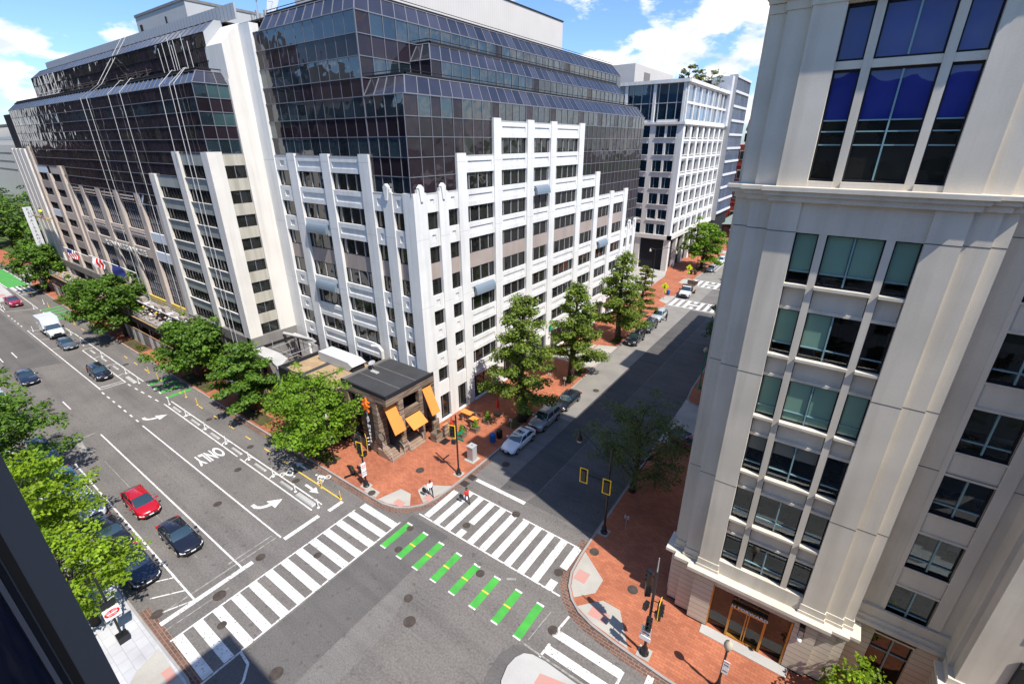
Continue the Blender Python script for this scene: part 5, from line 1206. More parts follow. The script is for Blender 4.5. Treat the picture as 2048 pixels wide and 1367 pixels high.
def tree(kind, h, r, seed, leaf, label, x, y, nleaf=7000, size=.3, name='street_tree', z=KH, base=.32, group='street trees', limbs=26, lean=(0, 0), flat=.55, cr=None):
    rg = random.Random(seed); T_ = thing(name, label, 'tree', (x, y, z), 0, group)
    cl = []; t = MB(); tr = .028*h+.03
    def ctr(f): return Vector((lean[0]*f+.15*math.sin(f*5+seed), lean[1]*f+.15*math.cos(f*4+seed), h*f))
    t.tube([ctr(0)-Vector((0, 0, .2)), ctr(.15), ctr(.4), ctr(.65), ctr(.86)], [tr*1.25, tr, tr*.75, tr*.45, tr*.15], 'trunk', 8)
    for i in range(limbs):
        f = base+(1-base)*((i+.5)/limbs)*.97; g = (f-base)/(1-base)
        if kind == 'cone': rad_ = r*(1-g)**.8*(.75+.25*rg.random())+.25
        elif kind == 'vase': rad_ = r*(.55+.6*g)*(1-g**5)*(.55+.5*rg.random())+.2
        else: rad_ = r*math.sqrt(max(.03, 1-(2*g-.85)**2/1.35))*(.45+.6*rg.random())
        a = i*2.39996+rg.random()*.8; st = ctr(max(.12, f-.16 if kind != 'cone' else f-.03))
        en = ctr(f)+Vector((math.cos(a)*rad_, math.sin(a)*rad_, rg.uniform(-.03, .05)*h if kind != 'cone' else -.02*h))
        mid = st*.5+en*.5+Vector((0, 0, .06*h if kind != 'cone' else .02*h))
        t.tube([st, mid, en], [tr*.3*(1.2-f*.7), tr*.18, tr*.05], 'trunk', 5, cap=False)
        c0 = (cr or r*.30)*(.75+.5*rg.random())
        if kind == 'cone':
            n = max(2, int(rad_/.7))
            for k in range(n):
                q = st*(1-(k+1)/n)+en*((k+1)/n); cl.append((q.x+rg.uniform(-.15, .15), q.y+rg.uniform(-.15, .15), q.z, c0*(.55+.3*rg.random())))
                for s in (-1, 1):
                    if k: cl.append((q.x-math.sin(a)*s*.3*rad_*.5*(k/n), q.y+math.cos(a)*s*.3*rad_*.5*(k/n), q.z-.1, c0*.5))
        else:
            cl.append((en.x, en.y, en.z, c0))
            for k in range(3):
                q = en+Vector((rg.uniform(-1, 1), rg.uniform(-1, 1), rg.uniform(-.7, .7)))*c0*1.2; cl.append((q.x, q.y, q.z, c0*rg.uniform(.35, .7)))
            cl.append((mid.x*.5+en.x*.5, mid.y*.5+en.y*.5, mid.z*.5+en.z*.5, c0*.7))
    o = t.build('trunk', T_, rel=False, smooth=True)
    leaf_obj(leaves(cl, nleaf, size, seed, flat), leaf, T_)
    return T_
G1 = 'street trees along the hotel side'
tree('round', 9.5, 5.2, 3, 'mid', 'bushy green street tree at the far left corner of the hotel by the green crossing', -141, 22.3, 9000, .42, group=G1)
tree('round', 7.5, 3.2, 5, 'mid', 'small darker street tree just left of the biggest hotel tree', -109, 21.9, 6000, .36, group=G1)
tree('round', 9.6, 5.4, 8, 'mid', 'largest rounded green street tree in front of the hotel scaffold deck', -95.5, 22.2, 15000, .36, group=G1)
tree('round', 7.8, 4.8, 11, 'mid', 'green street tree overhanging the green driveway bars in front of the hotel', -68.3, 22.3, 12000, .32, group=G1)
tree('cone', 9.0, 4.8, 14, 'mid', 'pointed layered green tree before the white concrete canopy', -54.2, 22.0, 12000, .30, group=G1, base=.22, flat=.4)
tree('round', 8.0, 4.5, 19, 'bright', 'bright yellow-green spreading tree beside the tap house', -40.2, 21.7, 12000, .25, group=G1, base=.34)
G2 = 'street trees along the side street'
tree('cone', 15.8, 4.5, 21, 'conif', 'tallest pyramidal tree on the side street, nearest, over the silver parked car', -26.2, 38.9, 17000, .25, group=G2, base=.2, limbs=40, flat=.6)
tree('cone', 13.8, 4.3, 23, 'conif', 'pyramidal yellow-green tree second from the corner with a bare lower trunk', -26.6, 51.8, 13000, .27, group=G2, base=.22, limbs=36, flat=.6)
tree('cone', 14.8, 4.6, 27, 'conif', 'pyramidal tree third from the corner beside the black parked wagon', -27.0, 68.0, 14000, .29, group=G2, base=.2, limbs=38, flat=.6)
tree('cone', 10, 2.8, 29, 'autumn', 'narrow browning tree just behind the third pyramidal one', -27.9, 80.5, 5500, .28, group=G2, base=.2, limbs=28, flat=.35)
tree('round', 11, 5.0, 31, 'bright', 'bright green full tree in front of the pale stone office', -28.6, 124, 9000, .42, group=G2, base=.25)
tree('vase', 9, 4.6, 37, 'sparse', 'dusky sparse tree in shade behind the yellow framed signals', -10.9, 34.6, 9000, .18, group=G2, base=.25, flat=.5)
tree('round', 8.5, 4.2, 39, 'dark', 'dark green tree half hidden by the limestone tower edge', -10.6, 73, 7000, .3, group=G2, base=.25)
tree('round', 10, 4.5, 41, 'autumn', 'olive autumn tree far up the side street near the brick building', -27.5, 186, 4500, .45, group=G2)
tree('round', 9, 4.0, 43, 'autumn', 'rusty olive tree on the right kerb far up the side street', -14.5, 118, 4500, .4, group=G2)
G3 = 'trees below the viewpoint'
tree('round', 9.0, 4.6, 51, 'mid', 'large mid green tree at the left edge beyond the parked cars', -58.2, 1.6, 12000, .27, group=G3, base=.3)
tree('round', 7.6, 4.0, 53, 'lime', 'lime green tree in the middle of the lower left row', -46.6, 1.3, 11000, .23, group=G3, base=.3)
tree('vase', 7.0, 3.3, 57, 'lime', 'nearest lime green open tree over the parked dark sedans', -35.6, 1.3, 7500, .20, group=G3, base=.34)
tree('round', 9.2, 4.4, 58, 'mid', 'green tree at the left frame edge behind the large one', -71, 1.4, 9000, .3, group=G3)
tree('round', 4.2, 1.6, 61, 'lime', 'lime green tree top at the bottom right below the limestone wing', 6.2, 23.6, 3000, .17, group=G3, base=.2)
# background park trees
G4 = 'park trees at the far left'
for i, (x, y, h, r, lf) in enumerate(((-178, 34, 12, 7, 'mid'), (-196, 42, 16, 9, 'dark'), (-214, 30, 15, 9, 'mid'), (-188, 60, 19, 9, 'mid'), (-236, 48, 18, 10, 'dark'), (-210, 66, 20, 10, 'mid'), (-262, 30, 17, 10, 'dark'), (-255, 70, 21, 10, 'mid'))):
    tree('round', h, r, 70+i, lf, ['low green tree nearest the hotel banner', 'tall dark park tree behind the low green one', 'broad green park tree at the left frame edge', 'high green park tree beside the pale stone building', 'dark park tree farther back at the left edge', 'highest green park tree against the stone building', 'dark distant park tree low on the left', 'pale distant park tree top at the horizon'][i], x, y, 5500, .7, 'park_tree', 0, .15, G4, limbs=22)
for i, (x, y, r) in enumerate(((-37.6, 123.5, 2.2), (-37.9, 131.5, 1.8), (-37.3, 141, 3.0))):
    tree('round', 3.2+r*.6, r, 90+i, 'autumn', ['leftmost small roof terrace tree on the stone office', 'middle and smallest roof terrace tree on the stone office', 'rightmost and largest roof terrace tree on the stone office'][i], x, y, 1600, .3, 'terrace_tree', 41.6, .1, 'roof terrace trees', limbs=12)
# shrubs in the beds and pots
def shrub(x, y, r, leaf, label, grp='kerbside shrubs', z=KH, h=.6, n=500):
    T_ = thing('shrub', label, 'shrub', (x, y, z), 0, grp); rg = random.Random(int(x*7+y*13))
    cl = [(rg.uniform(-r, r)*.7, rg.uniform(-.35, .35), h*.5+rg.uniform(-.1, .2), .35) for _ in range(8)]
    leaf_obj(leaves(cl, n, .14, int(abs(x*10))+3, .8), leaf, T_, 'foliage')
    t = MB(); t.tube([(0, 0, 0), (0, 0, h*.6)], .03, 'trunk', 5); t.build('stem', T_, rel=False)
for x, y, l in ((-38.3, 21.3, 'yellowing ground shrub under the bright tree by the tap house'), (-41.8, 21.4, 'green shrub at the left end of the bed under the bright tree'), (-56.5, 21.4, 'low shrub beside the orange cone'), (-86.8, 21.4, 'yellow-green shrub by the open brick strip at the hotel'), (-129, 21.4, 'yellow shrub at the far bed before the hoarding'), (-147, 21.5, 'orange-yellow shrub under the far corner tree')):
    shrub(x, y, 1.1, 'autumn', l)
for x, y, l in ((-26.4, 39.8, 'dark low shrubs at the foot of the tallest side street tree'), (-26.5, 50.6, 'golden shrubs at the foot of the second pyramidal tree'), (-26.5, 54.2, 'green shrubs at the driveway end of the second bed'), (-26.9, 67.0, 'golden shrubs at the foot of the third pyramidal tree'), (-28.9, 121.5, 'low shrubs under the full tree by the stone office')):
    shrub(x, y, .7, 'autumn', l)
# ================================================================ vehicles
def paint(name, c, rough=.25, metal=.0):
    return mat('car_paint_'+name, c, rough, coat=.9, spec=.5, metal=metal)
PT = dict(red=paint('red', (.40, .005, .012)), black=paint('black', (.010, .011, .018)), navy=paint('navy', (.012, .016, .035)), white=paint('white', (.66, .69, .73)), silver=paint('silver', (.38, .40, .43), .3, .4), grey=paint('grey', (.10, .12, .15), .3, .3),
          maroon=paint('maroon', (.14, .008, .02)), crimson=paint('crimson', (.32, .012, .05)), blue=paint('blue', (.04, .12, .24)), lsil=paint('light_silver', (.50, .52, .54), .3, .3))
KINDS = dict(  # L, W, nose z, hood z, deck z, roof z, cowl x, roof x0, roof x1, rear base x, tail z
 sedan=(4.8, 1.84, .68, .95, 1.02, 1.44, .85, .15, -1.15, -1.85, .95), hatch=(4.45, 1.76, .66, .98, 1.12, 1.49, 1.15, .25, -1.35, -2.1, 1.05),
 suv=(4.8, 1.93, .92, 1.10, 1.15, 1.72, 1.0, .35, -1.85, -2.28, 1.1), wagon=(4.8, 1.86, .85, 1.02, 1.08, 1.62, 1.0, .35, -1.8, -2.25, 1.05), pickup=(5.7, 1.98, 1.0, 1.16, 1.14, 1.80, 1.15, .5, -.55, -.95, 1.12))
def car(kind, color, label, x, y, heading, cat='car', sunroof=False, name='parked_car', group=None, scale=1):
    Lg, Wd, zn, zh, zd, zr, xc, xr0, xr1, xb, zt = KINDS[kind]; hl, hw = Lg/2, Wd/2; pm_ = PT[color]
    C_ = thing(name, label, cat, (x, y, 0), heading, group)
    b = MB(); st = []
    xs = [hl, hl-.05, hl-.16, hl-.34, hl-.62, hl-.95, (xc+hl-.95)/2, xc, (xc+xb)/2, xb, (xb-hl+.6)/2, -hl+.45, -hl+.2, -hl+.06, -hl]
    for X in xs:
        u = abs(X)/hl; w = hw*(1-.22*max(0, (u-.70)/.30)**2.2); 
        if X >= xc: q = (X-xc)/(hl-xc); z = zh-(zh-zn)*q**1.6
        elif X > xb: z = zh+(zd-zh)*((xc-X)/(xc-xb))
        else: z = zd-(zd-zt)*((xb-X)/(xb+hl))**1.5
        zl = .22+(.14 if abs(X) > hl-.05 else .06 if abs(X) > hl-.2 else 0)
        if X == xs[0] or X == xs[-1]: z -= .22; w *= .94
        if X == xs[1] or X == xs[-2]: z -= .03
        half = [(0, zl), (w*.86, zl), (w*.97, zl+.12), (w, zl+(z-zl)*.45), (w*.975, z-.13), (w*.90, z-.03), (w*.62, z+.015), (0, z+.03)]
        sg = 1 if X > 0 else -1
        bw = lambda yy: X-sg*(.34 if X > 0 else .22)*(yy/hw)**2.6*(abs(X)/hl)**5
        row = [(bw(yy), -yy, zz) for yy, zz in half[::-1]]+[(bw(yy), yy, zz) for yy, zz in half[1:]]
        st.append(row)
    b.grid(st, pm_)
    b.poly(st[0], pm_); b.poly(st[-1][::-1], pm_)
    body = b.build('body', C_, smooth=True, rel=False)
    es = body.modifiers.new('edges', 'EDGE_SPLIT'); es.split_angle = rad(42)
    # greenhouse
    wb, wt = hw*.90, hw*.70; e = .03; z0a = zh+.0; z0b = zd+.0
    A = [(xc, -wb*.93, z0a), (xc, wb*.93, z0a)]; Bt = [(xr0, -wt, zr-.05), (xr0, wt, zr-.05)]; Ct = [(xr1, -wt, zr-.05), (xr1, wt, zr-.05)]; Dd = [(xb, -wb*.93, z0b), (xb, wb*.93, z0b)]
    t = MB(); t.grid([[A[0], (xc+.10, 0, z0a+.02), A[1]], [((A[0][0]+Bt[0][0])/2+.02, -(wb*.93+wt)/2-.01, (z0a+zr)/2), ((xc+xr0)/2+.12, 0, (z0a+zr)/2+.03), ((A[0][0]+Bt[0][0])/2+.02, (wb*.93+wt)/2+.01, (z0a+zr)/2)], [Bt[0], (xr0+.07, 0, zr-.03), Bt[1]]], 'cglass'); t.build('windshield', C_, smooth=True, rel=False)
    t = MB(); t.grid([[Ct[0], (xr1-.05, 0, zr-.03), Ct[1]], [Dd[0], (xb-.08, 0, z0b+.02), Dd[1]]], 'cglass'); t.build('rear_window', C_, smooth=True, rel=False)
    for s in (-1, 1):
        t = MB(); q = [(xc-.06, s*wb*.95, z0a-.03), (xr0, s*wt*1.01, zr-.08), (xr1, s*wt*1.01, zr-.08), (xb+.06, s*wb*.95, z0b-.03)]
        t.poly(q if s < 0 else q[::-1], 'cglass'); t.build('side_window', C_, rel=False)
    t = MB(); rws = []
    for k, X in enumerate((xr0+.06, xr0-.1, (xr0+xr1)/2, xr1+.1, xr1-.04)):
        dz = -.045 if k in (0, 4) else 0; rws.append([(X, -wt*1.03, zr-.07+dz*.3), (X, -wt*.88, zr-.01+dz*.6), (X, 0, zr+.025+dz), (X, wt*.88, zr-.01+dz*.6), (X, wt*1.03, zr-.07+dz*.3)])
    t.grid(rws, pm_)
    for s in (-1, 1):
        t.tube([(xc, s*wb*.94, z0a), (xr0+.02, s*wt*1.01, zr-.06)], .035, pm_, 5); t.tube([(xr0+.05, s*wt*1.02, zr-.07), (xr1-.05, s*wt*1.02, zr-.07)], .04, pm_, 5)
        t.tube([(xr1, s*wt*1.01, zr-.06), (xb, s*wb*.94, z0b)], .05 if kind in ('sedan', 'hatch') else .07, pm_, 5)
        xm = (xr0+xr1)/2+.1; t.bar((xm, s*wb*.955, z0a-.02), (xm-.05, s*wt*1.02, zr-.07), .07, .02, (0, s, .3), pm_)
        if kind in ('suv', 'wagon'): t.tube([(xr0-.1, s*wt*.93, zr+.03), (xr1+.1, s*wt*.93, zr+.03)], .025, 'steel', 5)
    if sunroof: t.box(-.55, -.42, zr+.018, .0, .42, zr+.035, 'cglass')
    t.build('roof', C_, smooth=True, rel=False)
    if kind == 'pickup':
        t = MB(); t.box(-hl+.12, -hw*.8, zt+.0, xb-.1, hw*.8, zt+.045, 'black'); t.build('load_bed', C_, rel=False)
        t = MB(); 
        for s in (-1, 1): t.box(-hl+.08, s*hw*.82, zt-.05, xb-.05, s*hw*.96, zt+.12, pm_)
        t.box(-hl+.03, -hw*.9, zt-.05, -hl+.12, hw*.9, zt+.12, pm_); t.build('bed_side', C_, rel=False)
    for sx in (hl*.62, -hl*.60):
        for s in (-1, 1):
            t = MB(); n = 18; R_ = .335 if kind in ('sedan', 'hatch') else .37; yo, yi = s*(hw+.012), s*(hw-.22)
            pf = [(R_*.6, yo), (R_*.92, yo), (R_, yo-s*.03), (R_, yi)]
            rows = [[(sx+r_*math.cos(2*math.pi*k/n), y_, R_+r_*math.sin(2*math.pi*k/n)) for r_, y_ in pf] for k in range(n+1)]
            t.grid(rows, 'rubber'); w_ = t.build('wheel', C_, rel=False)
            t = MB(); t.poly([(sx+R_*.62*math.cos(2*math.pi*k/n), yo-s*.012, R_+R_*.62*math.sin(2*math.pi*k/n)) for k in range(n)], 'rubber')
            for k in range(5):
                a = k*1.2566; t.bar((sx, yo-s*.01, R_), (sx+R_*.6*math.cos(a), yo-s*.01, R_+R_*.6*math.sin(a)), .075, .02, (0, s, 0), 'rim')
            t.tube([(sx+R_*.6*math.cos(2*math.pi*k/12), yo, R_+R_*.6*math.sin(2*math.pi*k/12)) for k in range(13)], .02, 'rim', 5, cap=False)
            t.build('rim', w_, rel=False)
            t = MB(); t.poly([(sx+(R_+.07)*math.cos(math.pi*k/10), s*(hw+.003), R_+(R_+.06)*math.sin(math.pi*k/10)) for k in range(11)], 'black'); t.build('wheel_arch', C_, rel=False)
    for s in (-1, 1):
        t = MB(); ya, yb = s*hw*.58, s*hw*.90
        t.add([(hl-.06, ya, zn-.16), (hl-.26, yb, zn-.12), (hl-.62, yb*.97, zn+.07), (hl-.22, ya, zn+.02), (hl-.4, ya, zn-.2), (hl-.6, yb, zn-.2)], [(0, 1, 2, 3), (1, 5, 2), (0, 3, 4)] if s > 0 else [(3, 2, 1, 0), (2, 5, 1), (4, 3, 0)], 'lampc'); t.build('headlight', C_, rel=False)
        t = MB(); t.box(-hl+.0, s*hw*.60, zt-.28, -hl+.16, s*hw*.93, zt-.08, 'lampr'); t.build('taillight', C_, rel=False, bevel=.02)
        t = MB(); t.box(xc-.32, s*(hw+.02), z0a+.0, xc-.14, s*(hw+.22), z0a+.14, pm_); t.box(xc-.25, s*(hw-.05), z0a+.02, xc-.2, s*(hw+.04), z0a+.06, 'black'); t.build('mirror', C_, rel=False, bevel=.02)
    t = MB(); t.box(hl-.06, -hw*.48, zn-.24, hl+.005, hw*.48, zn-.09, 'black'); t.box(hl-.06, -hw*.6, .30, hl+.0, hw*.6, .42, 'black'); t.box(hl-.04, -hw*.48, zn-.17, hl+.012, hw*.48, zn-.155, 'steel'); t.build('grille', C_, rel=False)
    t = MB(); t.box(hl-.02, -.17, .44, hl+.02, .17, .54, 'signw'); t.build('number_plate', C_, rel=False)
    return C_
H0 = 0.0; HB = -math.pi/2
car('hatch', 'red', 'glossy red hatchback with black rear glass driving in the street', -46.0, 7.65, rad(0), name='moving_car')
car('sedan', 'black', 'shiny black sedan driving just ahead of the red hatchback', -38.9, 7.95, 0, name='moving_car')
car('sedan', 'navy', 'dark blue-black sedan driving farther up the street', -87.3, 8.2, 0, name='moving_car')
gp = 'cars parked along the far kerb lane'
car('wagon', 'black', 'black estate parked alone in the outlined bay', -80.9, 14.45, 0, group=gp)
car('sedan', 'grey', 'blue-grey sedan parked right behind the white box truck front', -98.0, 15.0, 0, group=gp)
car('pickup', 'crimson', 'crimson pickup truck by the far pale median', -134.6, 15.4, 0, 'pickup truck', name='pickup_truck', group=gp)
gs = 'cars parked under the near trees'
car('sedan', 'navy', 'dark navy sedan parked nearest the hatched lines, red item behind its windshield', -38.4, 4.75, 0, group=gs)
car('sedan', 'black', 'black sedan with sun glint parked second in the near row', -43.9, 4.75, 0, group=gs)
car('suv', 'white', 'white car parked third in the near row under the lime tree', -49.6, 4.7, 0, group=gs)
car('sedan', 'blue', 'pale blue car parked in the near row under the leaves', -55.4, 4.7, 0, group=gs)
car('suv', 'blue', 'blue car behind the tree at the end of the near row', -62.8, 4.6, 0, group=gs)
car('sedan', 'lsil', 'silver car cut by the left frame edge', -82.2, 4.5, 0, group=gs)
gr = 'cars parked along the side street'
car('sedan', 'white', 'white sedan with sunroof parked in shade nearest the corner', -23.85, 34.85, HB, sunroof=True, group=gr)
car('suv', 'silver', 'silver sport utility car parked behind the white sedan', -23.75, 40.0, HB, group=gr)
car('sedan', 'black', 'black sedan parked under the tallest pyramidal tree', -23.75, 45.3, HB, group=gr)
car('suv', 'black', 'black wagon with roof rails parked before the third pyramidal tree', -24.35, 69.0, HB, group=gr)
car('suv', 'navy', 'dark parked car between the black wagon and the silver one', -24.5, 75.6, HB, group=gr)
car('suv', 'lsil', 'light silver parked car nearest the first side street crosswalk', -24.9, 81.9, HB, group=gr)
car('sedan', 'lsil', 'pale sedan parked in front of the full green tree', -26.0, 124, HB, group=gr)
car('suv', 'white', 'white car parked behind the pale sedan far up the street', -26.1, 134, HB, group=gr)
car('pickup', 'maroon', 'maroon pickup truck nosing out of the shaded driveway', -8.0, 44.6, rad(-14), 'pickup truck', name='pickup_truck')
car('sedan', 'black', 'dark car very far up the side street by the canopy', -22, 205, HB, name='moving_car')
def truck(kind, label, x, y, heading, group=None):
    C_ = thing('box_truck' if kind == 'box' else 'tipper_truck', label, 'truck', (x, y, 0), heading, group); w = PT['white']
    t = MB(); rows = []
    for X, zt, wd in ((3.0, .95, .80), (2.9, 1.25, .95), (1.9, 1.40, 1.0), (1.75, 1.45, 1.0)): rows.append([(X, -wd, .45), (X, -wd, zt-.08), (X, -wd*.85, zt), (X, wd*.85, zt), (X, wd, zt-.08), (X, wd, .45)])
    t.grid(rows, w); t.poly(rows[0], w)
    t.add([(1.75, -1, .5), (1.75, 1, .5), (.6, 1, .5), (.6, -1, .5), (1.75, -1, 1.42), (1.75, 1, 1.42), (.6, 1, 1.42), (.6, -1, 1.42), (1.15, -.85, 2.15), (1.15, .85, 2.15), (.6, .85, 2.2), (.6, -.85, 2.2)], [(0, 4, 7, 3), (1, 2, 6, 5), (8, 9, 10, 11), (3, 7, 6, 2), (7, 11, 10, 6)], w)
    t.build('cab', C_, rel=False)
    t = MB(); t.poly([(1.77, -.93, 1.45), (1.77, .93, 1.45), (1.17, .80, 2.13), (1.17, -.80, 2.13)], 'cglass'); t.build('windshield', C_, rel=False)
    for s in (-1, 1):
        t = MB(); q = [(1.68, s*1.005, 1.45), (.7, s*1.005, 1.45), (.7, s*.87, 2.1), (1.15, s*.87, 2.1)]; t.poly(q, 'cglass'); t.build('side_window', C_, rel=False)
        t = MB(); t.box(1.55, s*1.1, 1.4, 1.65, s*1.35, 1.75, 'black'); t.build('mirror', C_, rel=False)
        t = MB(); t.box(2.88, s*.55, .85, 3.02, s*.85, 1.05, 'lampc'); t.build('headlight', C_, rel=False)
    t = MB(); t.box(2.9, -.9, .4, 3.08, .9, .72, 'black'); t.box(2.95, -.5, .72, 3.03, .5, 1.0, 'black'); t.build('grille', C_, rel=False)
    if kind == 'box':
        t = MB(); t.box(-3.5, -1.15, .85, .55, 1.15, 3.15, w); t.box(-3.45, -1.1, 3.15, .5, 1.1, 3.17, 'metalw'); t.build('cargo_box', C_, rel=False, bevel=.03)
    else:
        t = MB(); t.box(-3.2, -1.1, .9, .4, 1.1, 1.1, 'woodl')
        for s in (-1, 1): t.box(-3.2, s*1.02, 1.1, .4, s*1.1, 1.9, 'brown')
        t.box(.3, -1.1, 1.1, .4, 1.1, 2.5, 'wood'); t.box(-3.2, -1.1, 1.1, -3.1, 1.1, 2.5, 'wood'); t.box(-2.6, -.9, 1.1, -.4, .9, 1.6, 'soil'); t.build('tipper_body', C_, rel=False)
    t = MB(); t.box(-3.3, -.5, .5, 2.6, .5, .8, 'black'); t.build('chassis', C_, rel=False)
    for sx in (2.1, -2.3):
        for s in (-1, 1):
            t = MB(); t.tube([(sx, s*.75, .42), (sx, s*1.03, .42)], .42, 'rubber', 16); t.tube([(sx, s*1.03, .42), (sx, s*1.05, .42)], .24, 'rim', 10); t.build('wheel', C_, rel=False)
truck('box', 'white box truck with pale roof parked in the outlined bay', -106.6, 15.25, 0)
truck('tipper', 'white truck with brown tipper body between the two side street crosswalks', -24.9, 99.6, HB)
# ================================================================ people
def person(label, x, y, heading, z, top, bottom, shoe='black', hairlong=False, stride=.32, bag=None, vest=False, h=1.74):
    P0 = thing('person', label, 'person', (x, y, z), heading)
    s = h/1.74
    J = {'pel': (0, 0, .95), 'wa': (0, 0, 1.10), 'ch': (.01, 0, 1.30), 'nk': (.02, 0, 1.45), 'hd0': (.03, 0, 1.53), 'hd1': (.04, 0, 1.63), 'hd2': (.035, 0, 1.71)}
    E_ = [('pel', 'wa'), ('wa', 'ch'), ('ch', 'nk'), ('nk', 'hd0'), ('hd0', 'hd1'), ('hd1', 'hd2')]
    Rr = {'pel': .145, 'wa': .135, 'ch': .165, 'nk': .065, 'hd0': .068, 'hd1': .095, 'hd2': .075}
    for s_, q in ((1, 'L'), (-1, 'R')):
        f = s_*stride
        J.update({q+'hip': (0, s_*.10, .90), q+'kn': (.55*f+.05, s_*.10, .50), q+'an': (f, s_*.10, .09), q+'to': (f+.17, s_*.11, .04), q+'sh': (0, s_*.19, 1.40), q+'el': (-.4*f-.02, s_*.25, 1.12), q+'wr': (-.7*f+.08, s_*.25, .88), q+'ha': (-.75*f+.10, s_*.25, .81)})
        E_ += [('pel', q+'hip'), (q+'hip', q+'kn'), (q+'kn', q+'an'), (q+'an', q+'to'), ('ch', q+'sh'), (q+'sh', q+'el'), (q+'el', q+'wr'), (q+'wr', q+'ha')]
        Rr.update({q+'hip': .095, q+'kn': .062, q+'an': .045, q+'to': .04, q+'sh': .062, q+'el': .044, q+'wr': .03, q+'ha': .034})
        hx, hy, hz = J[q+'ha']
        for k, (dx, ln) in enumerate(((.03, .065), (.01, .078), (-.01, .074), (-.03, .06))):
            J[q+'f%da' % k] = (hx+dx, hy, hz-.045); J[q+'f%db' % k] = (hx+dx+.008, hy-s_*.012, hz-.045-ln)
            E_ += [(q+'ha', q+'f%da' % k), (q+'f%da' % k, q+'f%db' % k)]; Rr[q+'f%da' % k] = .0095; Rr[q+'f%db' % k] = .0075
        J[q+'ta'] = (hx+.045, hy-s_*.01, hz-.03); E_.append((q+'ha', q+'ta')); Rr[q+'ta'] = .010
    ks = list(J); me = bpy.data.meshes.new('b'); me.from_pydata([tuple(c*s for c in J[k]) for k in ks], [(ks.index(a), ks.index(b)) for a, b in E_], [])
    o = bpy.data.objects.new('b', me); COL.objects.link(o); sk = o.modifiers.new('s', 'SKIN'); sk.use_smooth_shade = True
    for i, k in enumerate(ks): me.skin_vertices[0].data[i].radius = (Rr[k]*s, Rr[k]*s*(1.15 if k in ('pel', 'wa', 'ch') else 1))
    me.skin_vertices[0].data[0].use_root = True
    sb = o.modifiers.new('d', 'SUBSURF'); sb.levels = 1; sb.render_levels = 1
    m2 = bpy.data.meshes.new_from_object(o.evaluated_get(bpy.context.evaluated_depsgraph_get())); bpy.data.objects.remove(o)
    for m in ('skin', top, bottom, shoe): m2.materials.append(A_[m])
    for p in m2.polygons:
        c = p.center/s; i = 0
        arm = abs(c.y) > .2
        if c.z < .09 and abs(c.x) > .1 or c.z < .07: i = 3
        elif c.z < 1.0 and not arm: i = 2
        elif c.z < 1.44 and c.z > .92: i = 1
        p.material_index = i; p.use_smooth = True
    b = bpy.data.objects.new('body', m2); COL.objects.link(b); b.parent = P0
    t = MB(); hc = Vector(J['hd1'])*s
    rows = [[(hc.x-.012+math.cos(a)*math.cos(e)*.112*s, hc.y+math.sin(a)*math.cos(e)*.098*s, hc.z+.03+math.sin(e)*.118*s) for a in [k*math.pi/8 for k in range(17)]] for e in [(-.1+.42*j) for j in range(5)]]
    for j, r in enumerate(rows):
        for k in range(17):
            if 0 <= j < 2 and (k < 3 or k > 13): r[k] = (r[k][0]-.03, r[k][1], r[k][2]+.05)
    t.grid(rows, 'hair')
    if hairlong: t.tube([(-.06*s, 0, 1.66*s), (-.09*s, 0, 1.5*s), (-.10*s, 0, 1.36*s)], [.07, .085, .05], 'hair', 8)
    t.build('hair', P0, rel=False, smooth=True)
    t = MB()
    for sy in (-.033, .033): t.lathe((hc.x+.088*s, hc.y+sy, hc.z+.0), [(.004, -.008), (.011, 0), (.004, .008)], 'black', 6)
    t.tube([(hc.x+.09*s, 0, hc.z), (hc.x+.122*s, 0, hc.z-.035)], [.008, .016], 'skin', 6); t.box(hc.x+.085*s, -.022, hc.z-.068, hc.x+.096*s, .022, hc.z-.060, 'signr')
    for sy in (-1, 1): t.lathe((hc.x, sy*.095*s, hc.z-.01), [(.008, -.03), (.02, 0), (.008, .03)], 'skin', 6)
    t.build('face_features', P0, rel=False)
    if vest:
        t = MB(); t.tube([(0, 0, 1.0*s), (0, 0, 1.2*s), (.01, 0, 1.42*s)], [.19, .2, .15], 'lime', 10); t.build('vest', P0, rel=False, smooth=True)
    if bag:
        Bg = thing('shoulder_bag', bag[0], 'bag', (x+bag[1], y+bag[2], z+.45))
        t = MB(); t.box(-.2, -.1, 0, .2, .1, .42, 'black'); t.build('bag_body', Bg, rel=False, bevel=.05)
        t = MB(); t.tube([(-.12, 0, .4), (-.05, 0, .62), (.05, 0, .62), (.12, 0, .4)], .015, 'black', 6); t.build('strap', Bg, rel=False)
    return P0
person('person in white shirt and dark trousers walking over the pale corner ramp', -25.85, 23.5, rad(-25), KH, 'shirtw', 'trous', bag=('dark bag carried by the person in the white shirt', -.45, -.35))
person('person in red top and dark trousers crossing at the start of the side crosswalk', -22.65, 24.85, rad(-25), .01, 'redtop', 'trous', hairlong=True, bag=('dark bag carried by the person in the red top', -.4, -.3), h=1.66)
person('person in dark clothes standing in the roadway beside the light silver parked car', -23.35, 81.6, rad(180), .01, 'trous', 'trous', stride=.05)
for i, (x, y, z) in enumerate(((-132.5, 24.2, 16.4), (-133.6, 24.3, 16.4))):
    person(['left worker in fluorescent vest on the suspended stage high on the hotel', 'right worker in fluorescent vest on the suspended stage high on the hotel'][i], x, y, z-.2, z-.0, 'lime', 'trous', stride=.05, vest=True)
St = thing('suspended_stage', 'suspended work stage with tools hanging on the far end of the hotel front', 'work platform', (-134, 24.4, 16))
t = MB(); t.box(-139.5, 23.9, 16.2, -129.5, 24.9, 16.35, 'woodl'); bsplit(t, 'deck', St)
t = MB()
